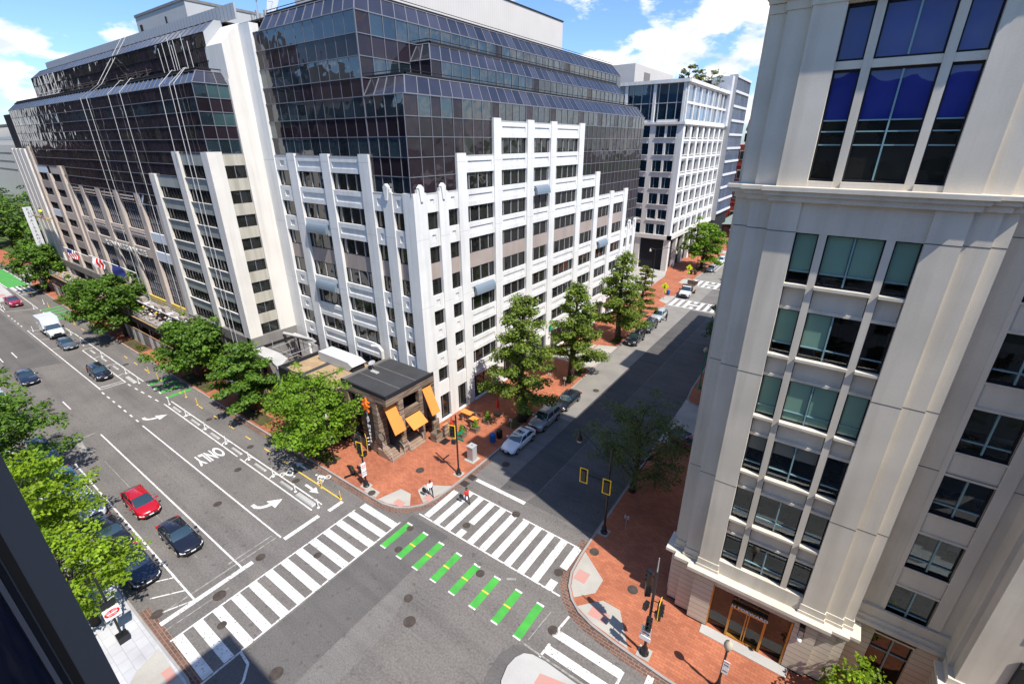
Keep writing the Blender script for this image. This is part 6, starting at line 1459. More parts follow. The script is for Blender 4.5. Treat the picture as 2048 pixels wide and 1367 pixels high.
for z in (16.8, 17.3): t.tube([(-139.5, 23.9, z), (-129.5, 23.9, z)], .04, 'steel', 5)
for x in np.linspace(-139.5, -129.5, 6): t.tube([(x, 23.9, 16.3), (x, 23.9, 17.3)], .04, 'steel', 5)
bsplit(t, 'guard_rail', St)
# ================================================================ signals, lamps, signs
def head(parent, x, y, z, ang, yellow=False, name='signal_head', frame_only=False):
    """three-lens signal, facing heading ang, centred on x y z"""
    ca, sa = math.cos(ang), math.sin(ang)
    def W_(a, b, c): return (x+a*ca-b*sa, y+a*sa+b*ca, z+c)
    def bx(m_, a0, a1, b0, b1, c0, c1, mt):
        m_.add([W_(a, b, c) for c in (c0, c1) for a, b in ((a0, b0), (a1, b0), (a1, b1), (a0, b1))], [(0, 3, 2, 1), (4, 5, 6, 7), (0, 1, 5, 4), (1, 2, 6, 5), (2, 3, 7, 6), (3, 0, 4, 7)], mt)
    t = MB(); bx(t, -.12, .10, -.17, .17, -.53, .53, 'black')
    if yellow:
        for b0, b1, c0, c1 in ((-.34, -.26, -.70, .70), (.26, .34, -.70, .70), (-.26, .26, .62, .70), (-.26, .26, -.70, -.62)): bx(t, -.02, .01, b0, b1, c0, c1, 'sigy')
        bx(t, -.015, .005, -.26, .26, -.62, .62, 'black')
    h = t.build(name, parent)
    t = MB()
    for c in (-.35, 0, .35):
        t.add([W_(.11+.0, .12*math.cos(k*math.pi/5), c+.12*math.sin(k*math.pi/5)) for k in range(10)], [tuple(range(10))], 'iron')
        t.grid([[W_(a, .14*math.cos(k*math.pi/6), c+.14*math.sin(k*math.pi/6)) for a in (.10, .30-.10*(k/6 if k < 3 else 1-k/6))] for k in range(7)], 'black')
    t.build('lens_hood', h)
def pedhead(parent, x, y, z, ang):
    ca, sa = math.cos(ang), math.sin(ang); t = MB()
    c = [(x+a*ca-b*sa, y+a*sa+b*ca) for a, b in ((-.12, -.2), (.12, -.2), (.12, .2), (-.12, .2))]
    t.prism(c, z-.22, z+.22, 'black'); t.build('pedestrian_signal', parent)
def pole_base(parent, x, y, h, r=.085, z=KH):
    t = MB(); t.lathe((x, y, z), [(.30, 0), (.30, .12), (.22, .2), (.20, .5), (.13, .62), (r, .8), (r*.9, h)], 'black', 12); t.box(x-.42, y-.42, z-.01, x+.42, y+.42, z+.03, 'conc'); t.build('pole', parent)
A1 = thing('traffic_signal', 'tall black signal pole with clustered heads in front of the tap house corner', 'traffic signal', (-31.8, 20.95, KH), group='black signal poles')
pole_base(A1, -31.8, 20.95, 5.6)
head(A1, -32.3, 20.9, 4.9, rad(180)); head(A1, -31.3, 21.3, 5.1, rad(60), True); head(A1, -31.5, 20.6, 4.7, rad(-80), True); pedhead(A1, -31.8, 21.3, 3.6, rad(20)); pedhead(A1, -31.5, 20.75, 4.0, rad(-20))
t = MB()
for a in ((-32.3, 20.9), (-31.3, 21.3), (-31.5, 20.6)):
    for z in (4.4, 5.4): t.tube([(-31.8, 20.95, z), (a[0], a[1], z)], .025, 'black', 5)
t.build('bracket', A1)
t = MB(); t.box(-31.72, 20.6, 1.4, -31.66, 21.1, 2.1, 'signw'); t.box(-31.72, 20.6, 2.15, -31.66, 21.1, 2.85, 'signw'); t.build('sign_plate', A1)
t = MB()
for k in range(16):
    a = k*math.pi/8; b = (k+1)*math.pi/8; t.poly([(-31.655, 20.85+.16*math.cos(a), 2.5+.16*math.sin(a)), (-31.655, 20.85+.16*math.cos(b), 2.5+.16*math.sin(b)), (-31.655, 20.85+.21*math.cos(b), 2.5+.21*math.sin(b)), (-31.655, 20.85+.21*math.cos(a), 2.5+.21*math.sin(a))], 'signr')
t.bar((-31.656, 20.73, 2.62), (-31.656, 20.97, 2.38), .05, .003, (1, 0, 0), 'signr'); t.build('red_ring', A1)
text_mesh('ONE\nWAY', basis((-31.65, 20.85, 1.75), (0, 1, 0), (0, 0, 1)), 'black', 'lettering', A1, .24, .003)
A2 = thing('traffic_signal', 'slim black signal pole with yellow framed head and green street name sign', 'traffic signal', (-25.8, 27.3, KH), group='black signal poles')
pole_base(A2, -25.8, 27.3, 6.7); head(A2, -26.05, 27.0, 5.1, rad(-75), True); pedhead(A2, -26.05, 27.1, 3.9, rad(-60))
t = MB(); t.tube([(-25.8, 27.3, 4.6), (-26.05, 27.0, 4.6)], .03, 'black', 5); t.tube([(-25.8, 27.3, 5.6), (-26.05, 27.0, 5.6)], .03, 'black', 5); t.build('bracket', A2)
t = MB(); t.box(-25.75, 27.28, 4.2, -24.95, 27.32, 4.45, 'green'); t.box(-25.82, 27.35, 4.5, -25.78, 28.2, 4.75, 'green'); t.build('street_name_sign', A2)
A3 = thing('traffic_signal', 'black signal pole with many heads and arrow sign on the brick corner at the bottom', 'traffic signal', (-4.56, 20.85, KH), group='black signal poles')
pole_base(A3, -4.56, 20.85, 7.1, .09)
head(A3, -5.0, 21.2, 5.2, rad(120)); head(A3, -4.95, 21.1, 6.2, rad(150)); head(A3, -4.1, 20.9, 4.4, rad(5), True); head(A3, -4.45, 20.4, 3.4, rad(-90)); pedhead(A3, -4.85, 20.7, 4.4, rad(170)); pedhead(A3, -4.2, 21.15, 3.5, rad(40))
t = MB()
for x, y, z in ((-5.0, 21.2, 5.6), (-4.95, 21.1, 6.6), (-4.1, 20.9, 4.0), (-4.1, 20.9, 4.9), (-4.45, 20.4, 3.0), (-4.45, 20.4, 3.8)): t.tube([(-4.56, 20.85, z), (x, y, z)], .03, 'black', 5)
t.tube([(-4.56, 20.85, 7.1), (-4.56, 20.85, 8.3)], [.05, .03], 'steel', 6); t.build('bracket', A3)
t = MB(); t.box(-4.86, 20.42, 2.35, -4.26, 20.46, 3.05, 'signw'); t.box(-4.9, 20.38, 1.9, -4.22, 20.44, 2.25, 'signw'); t.bar((-4.75, 20.415, 2.5), (-4.4, 20.415, 2.5), .07, .004, (0, -1, 0), 'black'); t.add([(-4.42, 20.411, 2.40), (-4.28, 20.411, 2.5), (-4.42, 20.411, 2.60)], [(0, 1, 2)], 'black'); t.build('arrow_sign', A3)
text_mesh('ONE\nWAY', basis((-4.56, 20.41, 2.82), (1, 0, 0), (0, 0, 1)), 'black', 'lettering', A3, .20, .003)
A4 = thing('traffic_signal', 'tall black pole with arched teardrop lamp and two yellow framed signals', 'traffic signal', (-10.95, 28.6, KH), group='black signal poles')
pole_base(A4, -10.95, 28.6, 8.3, .10)
head(A4, -10.75, 27.7, 5.6, rad(95), True); head(A4, -12.85, 28.0, 5.5, rad(95), True)
t = MB(); t.tube([(-10.95, 28.6, 5.6), (-10.75, 27.8, 5.7)], .04, 'black', 6); t.tube([(-10.95, 28.6, 5.3), (-12.8, 28.1, 5.6)], .05, 'black', 6)
t.tube([(-10.95, 28.6, 7.3), (-11.9, 28.8, 7.6), (-13.2, 29.2, 8.2), (-14.2, 29.6, 8.35)], .045, 'black', 6); t.build('arm', A4)
t = MB(); t.lathe((-14.2, 29.6, 7.4), [(.05, .95), (.08, .7), (.12, .5), (.22, .25), (.26, .12), (.26, .05)], 'black', 12); t.lathe((-14.2, 29.6, 7.3), [(.05, -.1), (.2, -.02), (.24, .14)], 'dome', 12); t.build('teardrop_lamp', A4, smooth=True)
# globe post lamps
def globelamp(x, y, label, h=3.5, grp='globe lamp posts', teal=False, sign=False):
    T_ = thing('street_lamp', label, 'street lamp', (x, y, KH), 0, grp); m = 'green' if teal else 'black'
    t = MB(); t.lathe((x, y, KH), [(.26, 0), (.26, .15), (.17, .4), (.12, .6), (.07, 1.0), (.06, h-.2), (.11, h-.1), (.12, h)], m, 12); t.build('post', T_)
    t = MB(); t.lathe((x, y, KH+h), [(.12, 0), (.22, .15), (.25, .32), (.2, .52), (.1, .64), (.04, .70), (.03, .8)], 'dome', 14); t.build('globe', T_, smooth=True)
    if sign:
        t = MB(); t.box(x-.02, y-.10, 2.35, x+.32, y-.07, 2.85, 'signw'); t.box(x-.02, y-.10, 1.8, x+.32, y-.07, 2.3, 'signw')
        t.box(x+.03, y-.105, 2.72, x+.27, y-.10, 2.78, 'signr'); t.box(x+.03, y-.105, 2.5, x+.27, y-.10, 2.56, 'black'); t.box(x+.03, y-.105, 2.0, x+.27, y-.10, 2.06, 'black'); t.build('sign_plate', T_)
globelamp(-.25, 21.3, 'globe lamp post with white sign plates in front of the bronze shopfront', 3.55, sign=True)
globelamp(-11.35, 58.6, 'slim lamp post with green foot on the shaded right kerb', 5.2, teal=True)
globelamp(-37.3, 21.35, 'globe lamp rising through the bright green tree', 5.1)
globelamp(-29.1, 121.6, 'lamp post in front of the full green tree up the side street', 5)
globelamp(-29.1, 155.4, 'farthest lamp post on the side street brick', 5)
La2 = thing('street_lamp', 'tall black twin arm lamp behind the narrow browning tree', 'street lamp', (-33.5, 101.9, KH), 0, 'globe lamp posts')
t = MB(); t.tube([(-33.5, 101.9, 0), (-33.5, 101.9, 8.5)], [.12, .07], 'black', 8); t.tube([(-34.6, 101.6, 8.6), (-33.5, 101.9, 8.3), (-31, 102.6, 8.9), (-29.3, 103, 8.4)], .05, 'black', 6); t.build('post', La2)
t = MB(); t.lathe((-29.3, 103, 7.7), [(.1, 0), (.25, .1), (.2, .4), (.05, .7)], 'dome', 10); t.lathe((-34.6, 101.6, 7.8), [(.1, 0), (.25, .1), (.2, .4), (.05, .7)], 'dome', 10); t.build('globe', La2)
# do not enter sign pole under the near tree
Dn = thing('sign_post', 'dark post with white plate and red DO NOT ENTER oval on the pale pavement', 'road sign', (-32.7, 2.1, KH))
t = MB(); t.box(-33.0, 1.8, KH, -32.4, 2.4, KH+.5, 'black'); t.tube([(-32.7, 2.1, .5), (-32.7, 2.1, 5.6)], .07, 'black', 8); t.build('post', Dn)
t = MB(); t.box(-32.6, 1.7, 2.3, -32.55, 2.55, 3.15, 'signw'); t.box(-32.62, 1.75, 3.3, -32.5, 2.5, 3.7, 'black'); t.build('plate', Dn)
t = MB(); t.poly([(-32.54, 2.12+.40*math.cos(a), 2.75+.27*math.sin(a)) for a in [k*math.pi/12 for k in range(24)]], 'signr'); t.box(-32.54, 1.85, 2.71, -32.53, 2.4, 2.79, 'signw'); t.build('red_oval', Dn)
text_mesh('DO NOT', basis((-32.53, 2.12, 2.89), (0, 1, 0), (0, 0, 1)), 'signw', 'lettering', Dn, .15, .003); text_mesh('ENTER', basis((-32.53, 2.12, 2.61), (0, 1, 0), (0, 0, 1)), 'signw', 'lettering', Dn, .15, .003)
# pedestrian warning signs
for (x, y, l) in ((-28.0, 93.8, 'nearer fluorescent diamond pedestrian sign on the side street'), (-28.4, 112.2, 'farther fluorescent diamond pedestrian sign on the side street')):
    T_ = thing('warning_sign', l, 'road sign', (x, y, KH), 0, 'diamond pedestrian signs')
    t = MB(); t.tube([(x, y, 0), (x, y, 3.2)], .05, 'lmull', 6); t.box(x-.5, y-.3, KH, x+.5, y+.3, KH+.08, 'conc'); t.build('post', T_)
    t = MB(); t.add([(x, y-.08, 2.1), (x+.78, y-.08, 2.9), (x, y-.08, 3.7), (x-.78, y-.08, 2.9), (x, y-.05, 2.1), (x+.78, y-.05, 2.9), (x, y-.05, 3.7), (x-.78, y-.05, 2.9)], [(0, 1, 2, 3), (7, 6, 5, 4), (0, 4, 5, 1), (1, 5, 6, 2), (2, 6, 7, 3), (3, 7, 4, 0)], 'lime'); t.box(x-.3, y-.08, 1.5, x+.3, y-.05, 2.0, 'lime'); t.build('plate', T_)
    t = MB(); t.tube([(x-.03, y-.10, 3.05), (x, y-.10, 2.75), (x-.16, y-.10, 2.45)], .06, 'black', 5); t.tube([(x, y-.10, 2.75), (x+.14, y-.10, 2.45)], .05, 'black', 5); t.lathe((x, y-.1, 3.13), [(.02, -.08), (.09, 0), (.02, .08)], 'black', 6); t.bar((x-.15, y-.085, 1.88), (x+.15, y-.085, 1.62), .07, .01, (0, -1, 0), 'black'); t.build('walking_figure', T_)
# flexible posts, kerb stops
def fpost(x, y, yellow, label, grp, z=.01):
    T_ = MB(); m = 'yel' if yellow else 'plastw'; T_.lathe((x, y, z), [(.13, 0), (.13, .04), (.05, .07), (.045, .86), (.05, .88), (.05, .94), (.02, .96)], m, 10)
    tag(T_.build('flexible_post', smooth=False), label, 'flexible post', grp)
gw = 'white flexible posts of the bike lane buffer'
for i, x in enumerate((-64.3, -59.6, -54.7, -49.9, -45.1, -40.5, -36.7, -33.1)):
    fpost(x, 16.68, False, ['white flexible post at the green bars end of the near buffer', 'second white post of the near buffer counted from the green bars', 'third white post of the near buffer from the green bars', 'fourth white post of the near buffer from the green bars', 'fourth white post of the near buffer from the intersection', 'third white post of the near buffer from the intersection', 'second white post of the near buffer from the intersection', 'last white flexible post beside the stop line'][i], gw)
for i, (x, y) in enumerate(((-74, 16.7), (-79, 16.8), (-88.7, 16.8), (-99, 16.9), (-104.2, 16.9), (-111.6, 13.6), (-127.9, 17.0), (-130.2, 19.0), (-131.9, 13.5), (-134.5, 13.5))):
    fpost(x, y, False, ['white flexible post just before the green driveway bars', 'white flexible post next to the front of the parked black estate', 'white flexible post between the black estate and the grey sedan', 'white flexible post by the grey sedan front', 'white flexible post at the box truck front', 'white flexible post at the box truck rear corner', 'white flexible post by the crimson pickup front corner', 'white flexible post in the far bike lane shade', 'right white post in the tapered marking by the crimson pickup', 'left white post in the tapered marking by the crimson pickup'][i], gw)
for i, (x, y) in enumerate(((-32.4, 18.5), (-35.2, 18.45), (-61.3, 18.65), (-64.6, 18.7), (-73.3, 18.7), (-76.6, 18.75), (-110.3, 18.9), (-114.2, 18.9), (-126.9, 19.0), (-139.6, 19.1))):
    fpost(x, y, True, ['yellow flexible post at the end of the yellow line by the brick corner', 'yellow flexible post beside the painted bicycle', 'yellow flexible post nearest the orange cone', 'yellow flexible post in the tree shade by the green bars', 'yellow flexible post just beyond the green bars', 'yellow flexible post one farther beyond the green bars', 'yellow flexible post beside the box truck front', 'yellow flexible post beside the box truck body', 'yellow flexible post before the far green bars', 'farthest yellow flexible post near the far crosswalk'][i], 'yellow flexible posts of the bike lane')
gk = 'white kerb stops in the bike lane buffer'
def kstop(x0, x1, y, label, w=.28):
    t = MB(); t.add([(x0, y-w/2, .012), (x1, y-w/2, .012), (x1, y+w/2, .012), (x0, y+w/2, .012), (x0+.12, y-w/2+.07, .14), (x1-.12, y-w/2+.07, .14), (x1-.12, y+w/2-.07, .14), (x0+.12, y+w/2-.07, .14)], [(0, 3, 2, 1), (4, 5, 6, 7), (0, 1, 5, 4), (1, 2, 6, 5), (2, 3, 7, 6), (3, 0, 4, 7)], 'concw'); tag(t.build('kerb_stop'), label, 'kerb stop', gk)
for i, (a, b) in enumerate(((-63.2, -61.2), (-58.2, -56.2), (-53.4, -51.5), (-48.6, -46.6), (-43.9, -41.9), (-39.2, -37.2))): kstop(a, b, 16.68, ['kerb stop at the start of the near buffer by the green bars', 'second kerb stop of the near buffer', 'third kerb stop of the near buffer', 'fourth kerb stop beyond the painted word', 'fifth kerb stop of the near buffer', 'slim kerb stop before the wide final one'][i])
kstop(-36.3, -33.6, 16.62, 'wide rounded kerb stop at the intersection end', .5); kstop(-77.6, -74.6, 16.45, 'wide kerb stop beside the green driveway bars', .5)
for i, (a, b) in enumerate(((-83.4, -81.5), (-88.2, -86.3), (-93.3, -91.3), (-98.3, -96.4))): kstop(a, b, 16.6, ['kerb stop right beside the parked black estate', 'kerb stop behind the parked black estate', 'kerb stop before the grey sedan', 'kerb stop beside the grey sedan'][i])
# utility cabinet, bins, crates, seating
t = MB(); t.box(-26.55, 29.5, KH, -25.85, 30.2, 1.75, 'steel'); t.box(-26.6, 29.45, 1.75, -25.8, 30.25, 1.82, 'lmull'); t.lathe((-26.2, 29.9, 1.82), [(.05, 0), (.05, .06)], 'black', 8); t.box(-25.855, 29.55, .3, -25.84, 30.15, 1.65, 'lmull'); t.box(-26.8, 29.25, KH, -25.6, 30.45, KH+.04, 'conc')
tag(t.build('utility_cabinet'), 'tall grey metal utility cabinet at the brick corner by the white sedan', 'utility cabinet')
for x, y, m, l in ((-26.35, 33.5, 'blubin', 'bright blue recycling bin on the brick beside the white sedan'), (-26.2, 34.5, 'black', 'black litter bin next to the blue one'), (-28.2, 97.2, 'blubin', 'blue bin by the nearer diamond sign'), (-29.1, 117, 'black', 'left dark bin beyond the farther diamond sign'), (-28.1, 117.2, 'iron', 'right brown bin beyond the farther diamond sign'), (-60.2, 21.3, 'blubin', 'blue barrel on the brick beside the orange cone')):
    t = MB(); t.lathe((x, y, KH), [(.26, 0), (.31, .1), (.33, .85), (.35, .88), (.30, 1.0), (.18, 1.06)], m, 14)
    for k in range(14): t.box(x+.325*math.cos(k*.449)-.012, y+.325*math.sin(k*.449)-.012, .3, x+.325*math.cos(k*.449)+.012, y+.325*math.sin(k*.449)+.012, .95, m)
    tag(t.build('litter_bin'), l, 'bin', 'street bins')
def crate(x0, y0, x1, y1, h, label):
    T_ = MB(); w = .08
    for a in ((x0, y0, x1, y0+w), (x0, y1-w, x1, y1), (x0, y0+w, x0+w, y1-w), (x1-w, y0+w, x1, y1-w)): T_.box(a[0], a[1], KH, a[2], a[3], h, 'wood')
    T_.box(x0+w, y0+w, KH, x1-w, y1-w, h*.35, 'soil'); tag(T_.build('timber_planter'), label, 'planter', 'weathered timber boxes at the tap house')
crate(-32.0, 29.75, -31.1, 30.75, 1.15, 'open weathered timber box at the foot of the tap house steps'); crate(-32.5, 30.6, -32.25, 31.5, 2.0, 'tall timber screen panel behind the open box'); crate(-31.3, 31.0, -31.0, 31.9, 1.6, 'low timber screen by the red parasol base')
t = MB(); t.box(-31.0, 30.0, KH, -30.2, 31.0, KH+.05, 'black'); tag(t.build('door_mat'), 'dark mat on the brick beside the open timber box', 'mat')
def potplant(x, y, label, m='bright'):
    T_ = thing('potted_plant', label, 'potted plant', (x, y, KH), 0, 'planters along the terrace'); t = MB(); t.box(-.42, -.42, 0, .42, .42, .55, 'wood'); t.build('pot', T_, rel=False, bevel=.02)
    leaf_obj(leaves([(0, 0, .75, .38), (0, 0, 1.05, .3), (0, 0, 1.35, .2)], 420, .13, int(abs(x*y)), .9), m, T_, 'foliage')
for x, y, l in ((-29.7, 32.3, 'conical green plant nearest the cabinet on the terrace edge'), (-29.2, 34.0, 'conical green plant second along the terrace edge'), (-29.1, 36.1, 'round green plant third along the terrace edge'), (-30.0, 44.5, 'green plant farther along under the pyramidal tree')): potplant(x, y, l)
def parasol(x, y, label):
    T_ = thing('closed_parasol', label, 'parasol', (x, y, KH), 0, 'closed red parasols'); t = MB(); t.tube([(x, y, 0.1), (x, y, 2.7)], .03, 'lmull', 6); t.box(x-.35, y-.35, KH, x+.35, y+.35, KH+.12, 'black'); t.build('pole', T_)
    t = MB(); n = 12
    t.lathe((x, y, 0), [(.20, 1.1), (.17, 1.5), (.11, 2.1), (.05, 2.65)], 'red', 7); t.build('canopy', T_)
parasol(-30.7, 31.8, 'closed red parasol on a black base nearest the tap house'); parasol(-29.2, 38.2, 'closed red parasol farther along the terrace by the planter')
def table(x, y, label, w=1.1, l=.8):
    T_ = thing('table', label, 'table', (x, y, KH), 0, 'orange topped terrace tables'); t = MB(); t.box(-w/2, -l/2, .72, w/2, l/2, .77, 'orange'); t.build('tabletop', T_, rel=False)
    for sx in (-1, 1):
        for sy in (-1, 1): t = MB(); t.tube([(sx*(w/2-.08), sy*(l/2-.08), 0), (sx*(w/2-.1), sy*(l/2-.1), .72)], .025, 'black', 5); t.build('leg', T_, rel=False)
    return T_
for x, y, l, w in ((-31.8, 35.6, 'long orange table against the white wall between the two doors', 1.5), (-30.2, 35.0, 'small orange table near the second conical plant', .9), (-31.7, 32.2, 'orange table partly behind the red parasol', 1.0), (-32.2, 42.0, 'orange bench table under the wide storefront window', 1.2)): table(x, y, l, w)
def chair(x, y, rz, label):
    T_ = thing('chair', label, 'chair', (x, y, KH), rz, 'dark terrace chairs'); t = MB(); t.box(-.22, -.22, .44, .22, .22, .48, 'iron'); t.build('seat', T_, rel=False); t = MB(); t.box(-.22, .18, .55, .22, .22, .9, 'iron'); t.build('backrest', T_, rel=False)
    for sx in (-1, 1):
        for sy in (-1, 1): t = MB(); t.tube([(sx*.2, sy*.2, 0), (sx*.2, sy*.2, .44)], .018, 'black', 5); t.build('leg', T_, rel=False)
for x, y, rz, l in ((-31.0, 35.0, 2.6, 'dark chair at the right end of the long orange table'), (-31.9, 34.8, 3.1, 'dark chair in front of the long orange table'), (-31.2, 36.3, .3, 'dark chair behind the long orange table'), (-30.2, 34.3, 3.0, 'dark chair in front of the small orange table'), (-30.3, 35.8, 0, 'dark chair behind the small orange table'), (-31.7, 33.0, .2, 'dark chair behind the table by the parasol'), (-29.9, 33.2, 2.8, 'dark chair between the first two conical plants')): chair(x, y, rz, l)
def meter(x, y, label):
    T_ = thing('parking_meter', label, 'parking meter', (x, y, KH), 0, 'parking meters'); t = MB(); t.tube([(0, 0, 0), (0, 0, 1.15)], .035, 'steel', 6); t.build('post', T_, rel=False)
    t = MB()
    for s in (-1, 1): t.lathe((s*.12, 0, 1.15), [(.06, 0), (.1, .08), (.1, .28), (.05, .38)], 'steel', 8)
    t.build('meter_head', T_, rel=False)
for x, y, l in ((-26.0, 36.4, 'parking meter between the white sedan and the silver car'), (-28.3, 48.5, 'meter pole standing in the brick between two pyramidal trees'), (-26.0, 48.6, 'parking meter at the kerb behind the black sedan'), (-26.3, 70.8, 'parking meter with green foot by the black wagon'), (-9.6, 29.9, 'twin headed parking meter in the shaded brick near the limestone base')): meter(x, y, l)
t = MB(); t.lathe((-61.1, 20.9, KH), [(.22, 0), (.22, .03), (.14, .05), (.03, .62)], 'logo', 12); t.lathe((-61.1, 20.9, KH+.3), [(.098, 0), (.07, .12)], 'signw', 12); tag(t.build('traffic_cone'), 'orange traffic cone with white band on the brick by the kerb', 'traffic cone')
t = MB(); t.lathe((-37.15, 20.55, KH), [(.12, 0), (.1, .5), (.13, .55), (.1, .75), (.03, .8)], 'black', 10); tag(t.build('bollard'), 'small black bollard at the kerb beside the painted arrow', 'bollard')
Sc = thing('parked_scooter', 'dark green kick scooter parked on the brick left of the signal pole', 'scooter', (-34.2, 20.9, KH), rad(70))
t = MB(); t.box(-.4, -.08, .12, .35, .08, .18, 'black'); t.build('deck', Sc, rel=False)
t = MB(); t.tube([(.35, 0, .15), (.42, 0, .6), (.32, 0, 1.1)], .035, 'green', 6); t.tube([(.32, -.25, 1.1), (.32, .25, 1.1)], .025, 'black', 6); t.box(.25, -.12, .75, .45, .12, 1.0, 'green'); t.build('handlebar', Sc, rel=False)
for x in (-.42, .45): t = MB(); t.tube([(x, -.04, .12), (x, .04, .12)], .12, 'rubber', 12); t.build('wheel', Sc, rel=False)
Gs = thing('garage_sign', 'small green garage sign over the driveway beneath the pyramidal trees', 'sign', (-33.2, 57.9, 4.2)); t = MB(); t.box(-33.5, 56.9, 3.9, -33.3, 59, 4.6, 'green'); t.build('panel', Gs); text_mesh('PARK', basis((-33.28, 57.95, 4.25), (0, 1, 0), (0, 0, 1)), 'signw', 'lettering', Gs, .5, .01)
t = MB(); t.box(-33.0, 65.1, 2.2, -32.9, 65.6, 4.9, 'green'); tag(t.build('hanging_banner'), 'narrow vertical green banner behind the second pyramidal tree', 'banner')
t = MB(); t.tube([(-31.2, 61.5, 2.6), (-30.4, 63.5, 3.2)], .12, 'yel', 8); tag(t.build('barrier_arm'), 'short yellow clearance bar at the garage driveway', 'barrier')
# ================================================================ construction deck and hoarding in front of the hotel
Dk = thing('sidewalk_shed', 'long sidewalk shed with debris covered deck and pipe rails along the hotel', 'sidewalk shed', (-90, 24, 0))
t = MB()
for i in range(14):
    xa = -136+i*4.6; t.box(xa, 22.6, 4.35, xa+4.58, 25.3, 4.6, 'debris' if i % 3 else 'woodl')
bsplit(t, 'deck', Dk)
t = MB(); t.box(-136, 22.45, 3.6, -71.6, 22.6, 4.5, 'winframe'); t.box(-136, 22.4, 4.5, -71.6, 22.62, 4.62, 'woodl'); t.build('fascia', Dk)
for i in range(15):
    x = -136+i*4.6; t = MB(); t.tube([(x, 22.7, 0), (x, 22.7, 4.4)], .06, 'steel', 6); t.tube([(x, 22.7, 1.2), (x+2.2, 22.7, 4.3)], .03, 'steel', 5); t.build('post', Dk)
t = MB()
for z in (5.1, 5.6):
    t.tube([(-136, 22.6, z), (-71.6, 22.6, z), (-71.6, 25.2, z)], .045, 'steel', 5)
for i in range(30): t.tube([(-136+i*2.2, 22.6, 4.4), (-136+i*2.2, 22.6, 5.65)], .035, 'steel', 5)
for z in (7.1, 7.6): t.tube([(-98, 24.9, z), (-72, 24.9, z)], .04, 'steel', 5)
for i in range(12): t.tube([(-97+i*2.2, 24.9, 4.6), (-97+i*2.2, 24.9, 7.6)], .035, 'steel', 5)
bsplit(t, 'guard_rail', Dk)
rg = random.Random(5); t = MB()
for i in range(520):
    x = rg.uniform(-135, -72); y = rg.uniform(22.8, 25.1); s = rg.uniform(.08, .38); hgt = 4.62+rg.random()*.35
    if x > -98 and rg.random() < .6: y = rg.uniform(23.9, 25.2); hgt += rg.random()*1.2
    m = rg.choice(['debris', 'debris', 'tarp', 'woodl', 'concw', 'brown', 'logo' if rg.random() < .2 else 'debris', 'yband' if rg.random() < .3 else 'tarp'])
    a = rg.random()*3; c, s_ = math.cos(a)*s, math.sin(a)*s
    t.add([(x+c, y+s_, hgt-.1), (x-s_, y+c, hgt-.1), (x-c, y-s_, hgt+.05), (x+s_, y-c, hgt+.02), (x, y, hgt+s*.8)], [(0, 1, 4), (1, 2, 4), (2, 3, 4), (3, 0, 4)], m)
tag(t.build('rubble'), 'loose building rubble and sheeting heaped on the shed deck', 'rubble', kind='stuff')
Dk2 = thing('upper_scaffold', 'second scaffold platform with white sheets against the hotel right bay', 'scaffold', (-80, 24.9, 6)); t = MB(); t.box(-98, 24.1, 6.3, -72, 25.3, 6.45, 'tarp')
for i in range(9): t.box(-97+i*2.9, 24.2, 6.45, -95.5+i*2.9, 25.0, 6.6+.3*(i % 3), 'debris')
bsplit(t, 'deck', Dk2)
for i, (a, b) in enumerate(((-97, -91), (-91, -86.5), (-86.5, -81.3), (-81.3, -76), (-62, -55), (-148, -141), (-136, -131))):
    t = MB(); n = max(2, int((b-a)/1.3))
    for k in range(n): x = a+(b-a)*k/n; t.box(x+.03, 22.28+(.4 if i == 4 else 0), KH, x+(b-a)/n-.03, 22.33+(.4 if i == 4 else 0), 2.5, 'tarp' if k % 2 else 'greyst')
    t.box(a, 22.24+(.4 if i == 4 else 0), 2.5, b, 22.36+(.4 if i == 4 else 0), 2.6, 'woodl')
    tag(t.build('hoarding_panel'), ['hoarding run at the left end behind the largest hotel tree', 'hoarding run just right of the largest hotel tree trunk', 'patterned grey hoarding by the open brick strip', 'hoarding run ending behind the tree with green bars', 'hoarding run behind the orange cone and pointed tree', 'white hoarding at the far corner by the crosswalk', 'hoarding run beside the blue tarpaulin at the far bed'][i], 'hoarding', 'construction hoardings on the pavement')
# ropes over the hotel front
for i, (x, x2, zb) in enumerate(((-92.0, -89.7, 8), (-89.5, -88.0, 4.7), (-81.4, -81.0, 22), (-77.3, -77.6, 4), (-65.5, -65.6, 28.9), (-62.9, -62.6, 5.8), (-61.8, -62.2, 5.8))):
    t = MB(); t.tube([(x2, 31.4, 43.6 if i < 2 else 37.6), (x2, 27.0, 37.5), (x, 25.25, 35.85), (x, 25.2, zb)] if i < 2 else [(x2, 28.4, 37.3), (x2, 27.0, 37.5), (x, 25.3, 35.85), (x, 25.15, zb)], .036, 'rope', 5, cap=False)
    tag(t.build('work_rope'), ['leftmost pale work rope running up over both glass tiers', 'second pale work rope over both glass tiers', 'rope hanging over the tan centre bay, left one', 'rope hanging at the white panel column', 'short rope ending on the white pilaster top', 'left rope of the pair on the right bay', 'right rope of the pair on the right bay'][i], 'rope', 'work ropes on the hotel front')
for i, x in enumerate((-70.5, -69.2, -67.6, -66.9, -66.3, -64.2, -62.9)):
    t = MB(); t.tube([(x, 28.2, 37.05), (x-.25, 28.2, 40.2+.4*(i % 3))], .035, 'rope', 5); t.lathe((x, 28.2, 37.0), [(.2, 0), (.2, .1)], 'steel', 8)
    tag(t.build('antenna_mast'), ['first from the left', 'second from the left', 'third from the left', 'middle', 'third from the right', 'second from the right', 'rightmost'][i]+' of the thin pale masts on the hotel terrace', 'mast', 'thin masts on the hotel terrace')
